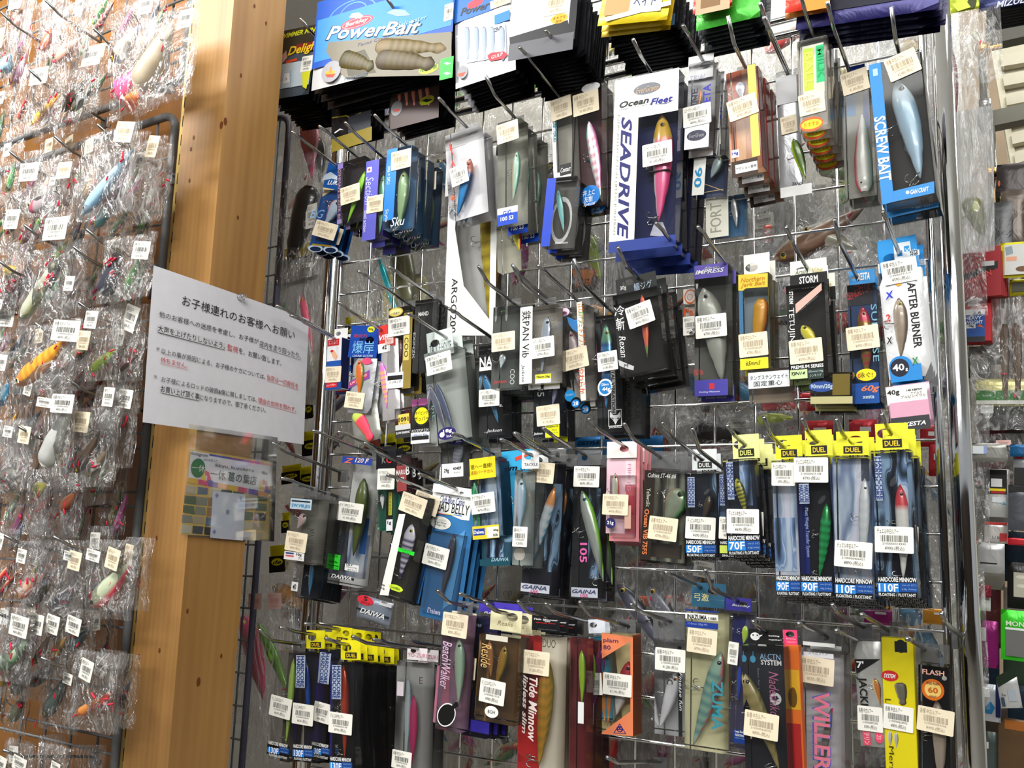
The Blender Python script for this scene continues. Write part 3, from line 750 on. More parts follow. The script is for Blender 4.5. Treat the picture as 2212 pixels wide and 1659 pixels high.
P('M', 'black box with a purple spine and a slim chartreuse lure', (475, 455, 690, 450, 470, 932), (328, 170), .02, card='1c1820', n=2, els=[
  ('R', '3a3060', 475, 455, 508, 932), ('T', 'b99', 'GIMMAN SLIDER 80', 480, 500, 502, 900, 'v'), ('R', '98b', 472, 905, 508, 930), ('R', '87b', 478, 460, 520, 490),
  ('l', 695, 515, 555, 925, 48, 'j', '7c2', '9d3', 'ae4', {'eye': None}), ('s', 580, 700, 155, 140, 'c', '980', -2)])
P('M', 'box with a violet spine and a green and silver lure', (705, 440, 862, 434, 670, 1055), (535, 125), .026, card='445', n=2, side='54a', els=[
  ('R', '66c', 705, 440, 775, 1055), ('R', 'eee', 712, 487, 748, 520), ('E', 'd22', 729, 503, 9, 9), ('T', 'ccf', 'Section', 700, 560, 760, 780, 'vi'), ('T', 'eef', 'duel action', 685, 830, 710, 1000, 'v'), ('t', 'fff', 'a-ino', 708, 458, 760, 480),
  ('l', 842, 545, 812, 1010, 60, 'm', '2a5', '8ca', 'dde', {'eye': 'eee', 'shiny': 1}), ('s', 778, 778, 130, 135, 'c', '890')])
P('M', 'bright blue box with a pale green lure, price tag on its top', (872, 345, 1065, 352, 832, 975), (770, 65), .022, card='265a86', n=6, els=[
  ('R', '38d', 872, 345, 920, 900), ('T', 'fff', 'ima × SKU', 874, 480, 898, 620, 'v'), ('T', 'eee', 'Style', 850, 820, 880, 920, 'v'), ('T', 'eef', 'Sku', 900, 880, 1010, 950, 'i'),
  ('l', 1010, 510, 965, 965, 85, 'm', '575', '9b8', 'cdb', {'eye': 'cc8', 'hooks': 2}), ('s', 985, 425, 158, 148, 'c', '1,280', -2)])
P('A', 'long white window box with a yellow speckled lure hanging lowest', (1640, 1330, 2035, 1290, 1570, 2860), None, .03, card='b8b8b6', d=.045, els=[
  ('R', 'f0f0ee', 1600, 1330, 2010, 1600), ('P', 'f2f2f0', (1630, 1330), (1760, 1330), (1690, 1700), (1670, 1950), (1745, 2440), (1990, 2760), (1985, 2862), (1570, 2862)), ('P', 'f2f2f0', (1985, 1330), (2040, 1330), (2010, 2862), (1960, 2862)),
  ('T', '222', 'ARGO200', 1635, 2375, 1685, 2840, 'v'), ('l', 1955, 1560, 1965, 2740, 170, 'm', '875a10', 'd8c030', 'f0e8a0', {'eye': 'fe4', 'hooks': 2, 'shiny': 1, 'stripes': 'a08818'}), ('s', 1955, 1790, 140, 150, 'w', '2,980')])
P('A', 'white box with red lettering and a blue jointed lure', (1580, 1160, 1862, 1120, 1620, 1862), (1530, 835), .022, card='e8e6ea', n=1, els=[
  ('P', 'c22', (1615, 1205), (1650, 1270), (1640, 1275), (1675, 1350), (1625, 1275)), ('T', 'c33', 'A', 1630, 1370, 1675, 1430, 'b'), ('T', '543', 'JNO LINE', 1632, 1590, 1680, 1770, 'v'), ('E', 'e63', 1650, 1690, 18, 24), ('r', 'ddd', 1640, 1190, 1770, 1225),
  ('l', 1800, 1355, 1690, 1840, 95, 'm', '036', '28c', '8cf', {'eye': 'f42', 'head': 'b76', 'hooks': 2}), ('s', 1710, 1495, 150, 165, 'w', '690', -6)])
P('A', 'clear tall box with a blue and white lower label and pale green lure', (2032, 1048, 2222, 1028, 2028, 1905), (1935, 650), .03, card='98988c', n=4, els=[
  ('R', 'f4f4f4', 2032, 1785, 2205, 1840), ('R', '14b', 2032, 1838, 2205, 1898), ('T', '14b', 'GIG', 2080, 1795, 2150, 1832, 'b'), ('T', 'fff', '100 S3', 2060, 1845, 2170, 1880, 'b'),
  ('l', 2200, 1290, 2165, 1720, 66, 'm', '597', 'acb', 'e96', {'eye': 'ddb', 'hooks': 1}), ('s', 2122, 1128, 185, 168, 'c', '1,180', -4)])
P('D', 'clear box with a yellow and red lure, low behind the pale green one', (2020, 340, 2185, 330, 2030, 740), None, .02, card='aaa896', d=.075, els=[('l', 2170, 340, 2220, 560, 70, 'm', 'c23', 'dc3', 'ee6', {'eye': 'dd4', 'hooks': 1})])
P('B', 'grey box with a white spine half hidden by the maroon box', (358, 850, 540, 828, 385, 1600), (80, 610), .02, card='99958c', n=2, els=[
  ('R', 'e8e8e6', 362, 1030, 412, 1590), ('T', '378', 'DRIFT PENCILS', 375, 1040, 408, 1210, 'vb'), ('R', 'e4e4e2', 395, 1480, 530, 1600), ('R', '111', 430, 1410, 530, 1480), ('T', 'fff', 'Contact', 440, 1425, 525, 1465, 'i'), ('T', '333', 'DRIFT PENCIL', 405, 1535, 525, 1570, 'bi'), ('s', 445, 925, 180, 182, 'c', '980', -3)])
P('E', 'grey box with a dark blue spine and a slim teal lure', (335, -60, 572, -85, 278, 527), None, .02, card='54524e', d=.1, n=2, els=[
  ('R', '24b', 325, -55, 345, 520), ('P', '24b', (335, 60), (350, 60), (330, 520), (285, 520)), ('o', 'ccc', 445, 300, 90, 200), ('T', 'ddd', 'SlowDance', 390, 480, 500, 500, 'i'), ('l', 415, 40, 465, 400, 52, 'j', '265', '7bb', 'bdd', {'eye': 'ddd', 'hooks': 1})])
P('B', 'maroon box with a slim white and rainbow lure', (535, 728, 785, 690, 530, 1765), (300, 520), .024, card='45252a', n=4, els=[
  ('r', '7a3040', 535, 740, 590, 1500), ('E', 'e8e6e6', 695, 745, 80, 38), ('l', 678, 1035, 778, 1700, 92, 'j', 'e7c', 'eee', '6cc', {'eye': None, 'shiny': 1, 'stripes': 'd9a', 'tail': 'dfd'}),
  ('E', '17c', 692, 1668, 84, 88), ('T', 'fff', '井上C', 630, 1620, 730, 1670, 'b'), ('T', 'fff', '友樹', 640, 1675, 712, 1725, 'b'), ('T', 'fff', 'Special', 635, 1725, 735, 1760, 'i'), ('s', 656, 880, 222, 188, 'c', '1,480', -3)])
P('B', 'large white and navy box with a pink jointed lure, biggest of the upper row', (905, 702, 1448, 655, 850, 2095), (1055, 335), .026, card='1c2350', n=5, els=[
  ('R', 'f2f2f2', 905, 690, 1440, 940), ('R', 'f4f4f2', 895, 940, 1065, 2062), ('R', '263a86', 850, 2066, 1420, 2098), ('E', '777a80', 1175, 755, 116, 48), ('T', 'ca8', 'EverGreen', 1085, 735, 1275, 785, 'i'),
  ('T', '222', 'Ocean', 942, 848, 1192, 900, 'bi'), ('T', '228', 'Fleet', 1205, 826, 1395, 880, 'bi'), ('P', '668', (1250, 890), (1340, 885), (1430, 840), (1345, 875)), ('T', '555', 'EVERGREEN CUSTOM SALT WATER LURES', 940, 902, 1225, 918, 'i'), ('T', '226', 'SEADRIVE', 938, 995, 1032, 2040, 'vbi'), ('T', '998', 'EVERGREEN CUSTOM LIPLESS JOINTBAIT', 898, 985, 925, 2010, 'v'),
  ('l', 1305, 985, 1275, 1885, 165, 'm', 'e2307a', 'f06a9c', 'eae6ee', {'eye': 'b93', 'head': 'c8a030', 'hooks': 2, 'joint': .55, 'flip': 0}), ('p', 'ccd', (1240, 1895), (1310, 1895), (1360, 2020), (1200, 2010)), ('s', 1266, 1313, 255, 190, 'w', '1,690', -3, 'e')])
P('B', 'silver and white box with blue upright letters and an oval emblem', (1532, 545, 1738, 482, 1502, 1255), (1480, 258), .02, card='b4b4b8', n=4, head=(1532, 490, 1738, 650, 'eee'), els=[
  ('T', '445', 'INE', 1552, 760, 1608, 900, 'ub'), ('T', '33a', 'ETA', 1655, 720, 1720, 870, 'ub'), ('T', '99a', 'TRIAL', 1545, 640, 1680, 680, 'bi'), ('R', 'f0f0f0', 1500, 1070, 1700, 1250), ('E', '445', 1598, 1155, 84, 46), ('T', 'aaa', 'EverGreen', 1535, 1140, 1660, 1172, 'i'), ('l', 1632, 770, 1618, 900, 26, 'j', 'cd3', 'f86', 'fdd', {'eye': None}), ('s', 1605, 985, 240, 176, 'w', '490', -4, 'e')])
P('E', 'blue box with a large 90 on its white spine', (1578, -232, 1842, -262, 1556, 88), None, .022, card='1c2c50', d=.085, els=[('R', 'e2e2dc', 1578, -225, 1660, 80), ('T', '28b', '90', 1580, -150, 1645, 20, 'vb'), ('l', 1800, -240, 1720, -60, 90, 'm', '233', '9aa', 'dde', {'eye': 'dd8'}), ('p', 'db8', (1650, -20), (1830, 45), (1830, 50), (1650, -12)), ('p', 'db8', (1660, 60), (1830, 30), (1830, 36), (1660, 66))])
P('E', 'pale box with outlined upright letters and a silver spike lure', (1678, 122, 2000, 100, 1680, 440), None, .022, card='3a6a94', d=.06, els=[('R', 'd8d6c8', 1678, 122, 1872, 430), ('T', '998', 'FORT', 1715, 150, 1810, 400, 'u'), ('l', 1910, 110, 1940, 360, 60, 'j', '777', 'aaa', 'ddd', {'eye': None, 'shiny': 1})])
P('B', 'peach box with a yellow stripe and a silver metal lure', (1848, 628, 2118, 542, 1890, 1470), (1865, 135), .026, card='d8a078', n=3, side='a33', els=[
  ('r', 'c86a50', 1900, 650, 2020, 1330), ('r', 'e8b890', 1925, 900, 2030, 1400), ('R', 'ecd068', 2030, 560, 2142, 1325), ('R', 'eee', 1895, 1285, 1962, 1338), ('T', '33a', '14g', 1900, 1295, 1955, 1328, 'b'), ('R', '3a2c22', 1895, 1385, 2125, 1475), ('R', 'ddd', 1928, 1410, 2120, 1445), ('T', '222', 'アクション重視', 1935, 1415, 2110, 1440), ('l', 1965, 700, 1985, 850, 90, 'v', '778', 'bbc', 'eee', {'eye': None, 'shiny': 1}), ('s', 1993, 918, 258, 180, 'c', '780', -8)])
P('C', 'silver pouch with a black and chartreuse spoon', (100, 660, 292, 632, 135, 1642), (0, 150), .008, 'pouch', foilc='a8a8ac', n=0, head=(100, 620, 292, 700, 'clear'), els=[
  ('R', 'c8c8ca', 100, 665, 285, 860), ('T', '333', '30g', 240, 1545, 318, 1578, 'b'), ('R', 'd8d8d6', 140, 1600, 410, 1640), ('l', 250, 1180, 355, 1520, 88, 'j', '231', '572', 'ce3', {'eye': None, 'name': 'spoon', 'dz': 2.5}), ('s', 215, 1062, 140, 150, 'c', '580', -3)])
P('C', 'glossy box with green and yellow letters and a red and yellow oval', (282, 352, 532, 300, 300, 1108), (318, -20), .017, card='b8b0a0', n=6, head=(310, 240, 532, 352, 'clear', .35), els=[
  ('R', 'c8c8b8', 325, 400, 520, 820), ('R', '3b7', 440, 390, 518, 690), ('R', 'bd4', 335, 420, 425, 760), ('T', 'ee6', 'BALL', 350, 440, 420, 740, 'vb'), ('T', '2a6', 'MILK', 455, 400, 512, 660, 'vb'), ('E', 'e63', 405, 1055, 100, 62), ('E', 'ee3', 405, 1055, 88, 40), ('T', 'e52', 'おすすめ', 340, 1035, 470, 1075, 'b'), ('s', 410, 882, 225, 182, 'c', '480', -4)])
P('C', 'box with a white lure that has a red back, eye at its lower end', (655, 640, 892, 548, 690, 1652), (540, 20), .026, card='8c8a80', n=3, els=[
  ('r', '24a', 720, 570, 860, 610), ('r', '3a78a8', 700, 800, 780, 980), ('r', '44508c', 840, 800, 900, 1100), ('l', 858, 1630, 835, 975, 152, 'p', 'd03048', 'd8d8d0', '8cb0a0', {'eye': 'cb6', 'flip': 1, 'hooks': 0}), ('s', 775, 695, 232, 190, 'c', '1,380', -8)])
P('C', 'blue framed window box with a pale blue eyed lure, rightmost of its row', (890, 555, 1335, 440, 1005, 1742), (1080, -10), .034, card='15110e', n=1, els=[
  ('P', '3a8ad0', (890, 555), (992, 528), (1108, 1715), (1005, 1742)), ('P', '3a8ad0', (1100, 1625), (1448, 1540), (1450, 1640), (1108, 1715)), ('T', 'f4f4f4', 'SCREW BAIT', 960, 985, 1060, 1545, 'vb'), ('T', 'f4f4f4', 'GAN CRAFT', 1245, 1600, 1405, 1640, 'bi'), ('E', 'cde', 1222, 1635, 16, 16), ('P', 'acf', (925, 590), (965, 580), (970, 640), (930, 650)),
  ('l', 1130, 690, 1330, 1515, 195, 'm', '7898b0', 'a8c4d8', 'b8d0e0', {'eye': '654', 'hooks': 2, 'flip': 0, 'head': 'b8ccd8'}), ('e', '567', 1150, 935, 28, 40), ('e', '567', 1222, 1250, 28, 44), ('s', 1180, 555, 285, 210, 'c', '2,480', -12)])

# second row
P('N', 'small white and navy carton with a picture of a peach lure', (425, 205, 545, 190, 405, 635), (-25, 45), .024, 'solid', 'e8e8ec', n=2, side='1c2450', head=(485, 125, 595, 200, 'eee'), els=[
  ('R', 'c22', 428, 215, 522, 258), ('T', 'fff', 'アイアン', 435, 218, 515, 235, 'b'), ('T', 'fff', 'カイザー', 435, 237, 515, 255, 'b'), ('P', '25a', (418, 400), (540, 385), (535, 440), (415, 440)), ('P', 'e8b08a', (450, 310), (480, 300), (510, 350), (495, 390), (470, 365)), ('E', 'c22', 462, 310, 14, 10), ('R', '224a90', 405, 575, 540, 632), ('R', 'd22', 415, 585, 502, 615), ('T', 'fff', 'レッドグロー', 420, 590, 495, 610, 'b'), ('s', 476, 510, 138, 135, 'c', '580', 2)])
P('N', 'pouch under a blue header card with a pink and yellow lure', (635, 365, 835, 340, 575, 830), (100, 130), .012, 'pouch', foilc='b4b4b8', n=2, head=(632, 92, 840, 366, '1848a8'), els=[
  ('h', 'ee3', '●', 768, 98, 824, 150), ('h', '222', '30g', 775, 112, 815, 138, 'b'), ('h', 'c44', '爆発力', 650, 165, 760, 195, 'b'), ('h', '8cf', '爆岸', 645, 222, 812, 332), ('h', '112', 'BAKUGAN', 700, 195, 805, 218, 'b'), ('h', 'def', 'CHUNK GUTTER', 640, 340, 808, 362, 'i'),
  ('l', 700, 385, 695, 690, 70, 'm', '572', 'd62', 'ee4', {'eye': 'd24', 'dz': 3}), ('e', 'f25078', 760, 395, 42, 30), ('P', '8a4a9a', (605, 575), (782, 470), (780, 540), (600, 632)), ('P', 'c8405a', (612, 582), (770, 490), (768, 525), (608, 615)), ('q', 'fcd', 'UV JIG 72', 622, 606, 765, 522, 22), ('s', 658, 730, 165, 140, 'c', '490', 3)])
P('N', 'orange soft lure in a clear bag low behind the header card pouch', (600, 790, 830, 760, 640, 1120), None, .012, 'pouch', foilc='989890', d=.06, els=[('l', 660, 830, 800, 1070, 95, 's', 'e8305a', 'f04860', 'f88048', {'name': 'soft_lure', 'dz': 3, 'head': 'd0e060'})])
P('N', 'narrow pouch with a red label and a holographic pink lure', (860, 110, 1010, 98, 880, 905), (520, -105), .01, 'pouch', foilc='b8b4b4', n=1, els=[
  ('R', 'e03c34', 860, 100, 1000, 255), ('R', 'f0f0ee', 855, 255, 960, 310), ('T', 'fff', 'VIB', 866, 170, 945, 215, 'bi'), ('T', '333', '42', 890, 262, 930, 295, 'b'), ('l', 885, 400, 932, 800, 60, 'j', 'c4d', 'e8c', '9ad', {'eye': None, 'shiny': 1, 'stripes': 'fc6', 'dz': 3}), ('s', 955, 222, 72, 60, 'p', '390')])
P('D', 'black and gold box with a dark purple lure and a small white label', (1105, 1052, 1290, 1040, 1082, 1730), (835, 865), .03, card='3a342c', n=5, side='1a1a18', els=[
  ('R', '96803c', 1235, 1090, 1290, 1730), ('R', 'd8c46a', 1235, 1275, 1275, 1490), ('T', '332', 'COO', 1238, 1300, 1272, 1465, 'v'), ('E', 'd8b84a', 1165, 1082, 62, 38), ('E', 'f4e6a0', 1165, 1082, 50, 28), ('T', '332', '小西直下', 1125, 1085, 1200, 1105, 'b'), ('R', 'ececea', 1090, 1605, 1226, 1725), ('R', '222', 1095, 1630, 1222, 1655), ('T', '333', 'シンキング', 1110, 1665, 1210, 1690),
  ('l', 1205, 1300, 1150, 1660, 78, 'm', '414', '743', 'd73', {'eye': 'c83', 'hooks': 2}), ('s', 1197, 1205, 185, 160, 'w', '1,080', -2)])
P('D', 'black slim box lettered in white behind the gold spined box', (1330, 985, 1480, 975, 1300, 1600), (1098, 825), .02, card='222', n=3, els=[('T', 'ccc', 'MAND', 1360, 1080, 1445, 1115, 'b'), ('T', 'aaa', 'EXINZK', 1310, 1260, 1330, 1480, 'v')])
P('G', 'dark red box with a yellow square label', (1100, 315, 1236, 318, 1104, 545), None, .02, card='5c1c20', d=.075, n=1, els=[('R', 'e8cc5a', 1132, 362, 1222, 446), ('T', '222', '1091', 1136, 380, 1216, 418, 'b'), ('T', '653', 'マホロバ', 1145, 424, 1205, 438), ('R', 'c8c8c8', 1108, 450, 1232, 492), ('R', '333', 1108, 492, 1232, 542), ('T', 'eee', 'SLOW SINKING', 1115, 498, 1226, 516, 'b')])
P('G', 'box with a round yellow label lettered in Japanese', (1240, 238, 1392, 230, 1236, 592), None, .02, card='585654', d=.08, n=1, els=[('E', 'f0e020', 1322, 370, 70, 84), ('O', '222', 1322, 370, 72, 86), ('T', '222', 'ダイビング', 1270, 330, 1376, 360, 'b'), ('T', '222', 'ポッパー', 1264, 372, 1380, 412, 'b'), ('R', '1c1c1e', 1235, 470, 1386, 512), ('T', 'ddd', 'ROCKPOP SLIM', 1242, 478, 1380, 505, 'i'), ('R', 'e4e4e2', 1235, 512, 1386, 588), ('T', '36a', '140mm 45g', 1250, 518, 1370, 536), ('R', '222', 1240, 540, 1380, 560), ('e', 'c6a', 1330, 262, 50, 26)])
P('D', 'long clear box with two slim dark lures and a purple oval label', (1400, 1442, 1692, 1425, 1458, 2198), (1265, 1155), .026, card='b4bab4', n=3, head=(1425, 1270, 1662, 1428, 'dfe8e4'), els=[
  ('h', '455', 'TACKLE HOUSE', 1452, 1372, 1640, 1398), ('T', '688', 'int.', 1475, 1880, 1505, 2010, 'v'), ('l', 1500, 1680, 1660, 2110, 54, 'j', '333c58', '556080', '8898b0', {'eye': None, 'hooks': 0}), ('l', 1450, 1700, 1600, 2120, 60, 'j', '444', '666c80', 'aab', {'eye': 'ccc', 'hooks': 1}), ('E', '2c2468', 1600, 2118, 80, 54), ('T', 'fff', '18g', 1570, 2080, 1645, 2118, 'b'), ('T', 'fff', 'Int.', 1600, 2126, 1648, 2150), ('E', 'eee', 1560, 2130, 22, 22), ('s', 1535, 1520, 225, 168, 'w', '1,080', -2)])
P('G', 'grey box with a silver scaled lure and a small white weight label', (1478, 560, 1674, 555, 1480, 872), None, .024, card='6c6c68', d=.06, els=[('l', 1640, 560, 1580, 860, 80, 'j', '677', 'aab', 'dde', {'eye': None, 'hooks': 0, 'stripes': '889'}), ('R', 'f0f0ee', 1486, 765, 1662, 862), ('T', '222', '29g', 1505, 800, 1545, 840, 'b'), ('T', '222', '604EF', 1580, 785, 1645, 808, 'b'), ('T', '555', 'カタクチ', 1585, 825, 1635, 840)])
P('D', 'black box with a blue and white minnow lure, big white letters on top', (1872, 1372, 2080, 1362, 1868, 2152), (1615, 1065), .03, card='15151a', n=3, els=[
  ('T', 'eee', 'NAGI', 1882, 1460, 2060, 1550, 'b'), ('R', 'ddd', 1878, 1556, 2070, 1566), ('T', 'ddd', '...Jackson', 1920, 2080, 2070, 2115, 'i'), ('T', 'bbb', 'S.', 2050, 1870, 2080, 1890, 'b'), ('l', 1920, 1610, 2040, 2030, 72, 'm', '034', '38b', 'cde', {'eye': 'eee', 'hooks': 1}), ('s', 1965, 1815, 178, 146, 'w', '890', 1, 'j')])
P('D', 'clear narrow box with a silver ring lure and red lettering', (1995, 1042, 2198, 1022, 1972, 1738), (1870, 690), .028, card='5c605c', n=2, els=[
  ('T', 'c33', 'Jackson', 2000, 1660, 2110, 1700, 'i'), ('l', 2080, 1440, 2060, 1560, 60, 'v', 'ccd', 'dee', 'fff', {'eye': None, 'shiny': 1}), ('e', 'ccc', 2110, 1100, 10, 60), ('T', 'bbb', 'COO', 2140, 1570, 2180, 1700, 'v'), ('s', 2085, 1335, 202, 160, 'c', '780', -2, 'j')])
P('E', 'box with a white spine of black brush letters and a silver vibration lure', (95, 1052, 398, 1010, 86, 1695), (30, 685), .026, card='a8a298', n=3, els=[
  ('R', 'f0f0ec', 95, 1045, 192, 1690), ('T', '222', '鉄PAN Vib', 108, 1072, 184, 1470, 'vb'), ('T', '445', 'Jackson', 100, 1530, 132, 1680, 'vi'), ('R', 'f0e83a', 222, 1618, 356, 1658), ('T', '222', '72mm-26g', 232, 1624, 346, 1648, 'b'), ('R', 'eee', 222, 1658, 356, 1682), ('T', '554', 'メタルバイブ', 350, 1090, 400, 1330, 'v'),
  ('l', 325, 1120, 275, 1610, 88, 'v', '667', 'bbc8d8', 'eee', {'eye': '222', 'shiny': 1, 'hooks': 2}), ('s', 290, 1385, 198, 175, 'w', '790', -3, 'j')])
P('H', 'dark navy box with a holographic purple lure and a yellow label', (195, 130, 418, 108, 194, 546), None, .024, card='181c2c', d=.075, n=1, els=[
  ('T', 'bbb', '35', 230, 130, 285, 215, 'v'), ('l', 388, 100, 350, 290, 42, 'j', '86b', 'bbd', 'eef', {'eye': None, 'shiny': 1}), ('R', 'e8e820', 294, 445, 408, 542), ('T', '222', 'Deception135', 302, 450, 400, 468, 'b'), ('T', '333', 'Size: 135mm', 302, 478, 390, 492), ('T', '333', 'Weight: 23.4g', 302, 500, 395, 514), ('T', 'fff', 'Jackson', 200, 505, 272, 530, 'i'), ('s', 320, 366, 190, 166, 'c', '1,190', -3, 'j')])
P('E', 'orange and white box with a clear red eyed lure and round blue labels', (460, 1052, 662, 1000, 490, 1840), (245, 685), .028, card='a09a94', n=3, els=[
  ('P', '48c', (490, 1120), (560, 1150), (600, 1140), (575, 1200), (590, 1260), (540, 1230), (510, 1190)), ('R', 'f2efe6', 575, 1000, 655, 1835), ('T', 'e82', 'はねアワミトアプリ', 590, 1010, 645, 1380, 'vb'), ('T', '2a4', 'おアジ', 595, 1080, 640, 1180, 'vb'), ('T', 'e62', 'やわらか', 590, 1560, 645, 1780, 'vb'), ('E', 'f0d0e0', 465, 1085, 50, 36), ('T', 'c2a', '超MINI', 435, 1080, 495, 1108, 'b'),
  ('l', 520, 1240, 590, 1700, 95, 'm', '97808a', 'b8a8a8', 'ddd', {'eye': 'c22', 'hooks': 1}), ('E', '18c', 517, 1795, 45, 50), ('T', 'fff', 'コンパクト', 484, 1780, 550, 1798, 'b'), ('E', '111', 570, 1855, 46, 48), ('E', '28d', 566, 1862, 34, 34), ('T', 'fff', '28', 545, 1845, 590, 1880, 'b'), ('s', 562, 1482, 232, 178, 'c', '690', -6, 'D')])
P('E', 'dark box with a blue green jig and a blue eight sided tag', (735, 1122, 908, 1102, 752, 1988), (550, 600), .022, card='222428', n=3, els=[
  ('R', '777', 862, 1500, 912, 1950), ('T', '222', 'METAL VIBRATION', 872, 1520, 902, 1940, 'vb'), ('l', 825, 1190, 828, 1900, 105, 'j', '147090', '3a8ac0', 'd878b0', {'eye': 'db4', 'head': '6a9a80', 'stripes': '2a5a90', 'shiny': 1}), ('P', '1a7ac0', (755, 1710), (830, 1650), (872, 1665), (878, 1725), (840, 1790), (768, 1795)), ('O', 'fff', 818, 1725, 64, 74), ('T', 'fff', '128mm', 785, 1690, 850, 1712), ('T', 'fff', '44g', 795, 1722, 862, 1765, 'b'), ('s', 842, 1502, 172, 166, 'w', '1,080', -3, 'D')])
P('H', 'black box with a white framed animal head emblem', (715, 300, 925, 290, 718, 520), None, .022, card='16161a', d=.06, n=2, els=[
  ('R', 'f0f0f0', 806, 322, 918, 452), ('R', '111', 812, 330, 912, 445), ('P', 'fff', (822, 335), (845, 365), (882, 362), (903, 335), (908, 380), (885, 405), (872, 430), (865, 442), (858, 430), (845, 405), (820, 382)), ('P', '111', (838, 385), (852, 392), (848, 398), (836, 394)), ('P', '111', (893, 382), (878, 392), (882, 398), (895, 392)), ('T', 'eee', 'JACKALL', 812, 458, 918, 472, 'b')])
P('H', 'black box side lettered with dark grey upright capitals', (945, 60, 1085, 20, 930, 520), None, .02, card='3a3a3a', d=.05, n=1, els=[('T', '111', 'BIGBACKER', 955, 60, 1000, 420, 'vb'), ('T', '111', 'BIGBACKER', 1025, 50, 1072, 400, 'vb')])
P('E', 'tilted black box with white brush letters and an orange and pink lure', (878, 945, 1258, 878, 945, 1632), (925, 530), .022, card='1c1a18', n=6, head=(905, 812, 1270, 935, '222', .75), wob=2.5, els=[
  ('h', 'ddd', '30g', 945, 865, 1000, 895), ('h', '9ab', '鯛ジグ', 1060, 840, 1220, 880), ('T', 'e8e8e8', '冷', 895, 1030, 985, 1115), ('T', 'e8e8e8', '斬', 912, 1130, 985, 1240), ('T', 'ddd', 'Rexan', 945, 1285, 1000, 1470, 'vi'), ('P', 'bbb', (930, 1490), (1000, 1520), (1065, 1545), (1060, 1580), (985, 1560), (940, 1540)), ('T', '333', 'M', 975, 1525, 1020, 1555, 'i'),
  ('l', 1132, 935, 1178, 1470, 62, 'j', 'e85a2a', 'e86a3a', 'd86aa0', {'eye': None, 'hooks': 1, 'tail': '6a8a40'}), ('s', 1118, 1105, 232, 190, 'w', '490', -9)])
P('E', 'orange and white card lettered in orange, partly hidden', (1484, 880, 1618, 880, 1490, 1290), None, .01, 'blister', 'd8c8b8', d=.05, els=[('r', 'f0e8e0', 1485, 890, 1610, 1000), ('o', 'e86a2a', 1545, 950, 52, 62), ('o', 'e86a2a', 1540, 955, 24, 28), ('t', 'd85a2a', 'Pa', 1490, 1050, 1575, 1115, 'b'), ('s', 1545, 1200, 120, 160, 'w', '590')])
P('E', 'box with a clear glassy lure under a violet top stripe', (1580, 702, 1868, 690, 1578, 1795), (1250, 490), .024, card='5e5e58', n=5, els=[
  ('R', '665ab0', 1580, 690, 1866, 772), ('T', 'eee', 'IMPRESS', 1588, 715, 1835, 752, 'bi'), ('T', 'ccc', 'Abuor', 1660, 690, 1800, 712, 'i'), ('r', '3c3c3a', 1600, 780, 1850, 1060), ('l', 1655, 880, 1815, 1670, 205, 'm', '8a8a82', 'a8aaa0', 'ccccc0', {'eye': 'ddd', 'hooks': 1, 'lip': 1}), ('R', '4a44a0', 1582, 1668, 1866, 1790), ('R', 'c33', 1705, 1692, 1750, 1738), ('T', 'ddf', 'Smiling Minnow', 1620, 1755, 1800, 1775, 'i'), ('T', 'c44', 'P62 Na', 1580, 1570, 1655, 1620), ('s', 1724, 1203, 270, 196, 'w', '790', -2)])
P('E', 'box with yellow labels and a yellow orange cone lure under a cream hang card', (1955, 772, 2212, 750, 1972, 1560), (1610, 460), .024, card='8898a4', n=4, side='8a7a30', head=(2000, 600, 2225, 765, 'f0ece0', .42), els=[
  ('P', 'e8c840', (1955, 765), (2205, 750), (2205, 868), (2020, 880), (1995, 900), (1955, 900)), ('T', 'c4742a', 'Northern', 1975, 782, 2180, 822, 'i'), ('T', 'c4742a', 'Jerk Bait', 1975, 826, 2185, 868, 'i'), ('R', '3a6a90', 1958, 905, 2000, 1260), ('l', 2155, 970, 2100, 1420, 130, 'p', 'b8682a', 'e0a02a', 'f0c040', {'eye': None, 'hooks': 0}), ('R', 'e8d830', 1970, 1485, 2212, 1560), ('T', '332', '65mmS', 2020, 1500, 2145, 1535, 'i'), ('s', 2085, 1362, 250, 202, 'c', '790', -2)])
P('Z', 'white label box with Japanese print below the cone lure box', (1616, 800, 1708, 795, 1618, 870), None, .02, card='8a7a6a', d=.08, els=[('R', 'e4e6ea', 1616, 806, 1706, 834), ('T', '222', 'タングステンウェイト', 1620, 809, 1702, 819), ('T', '222', '固定重心', 1628, 822, 1690, 833)])
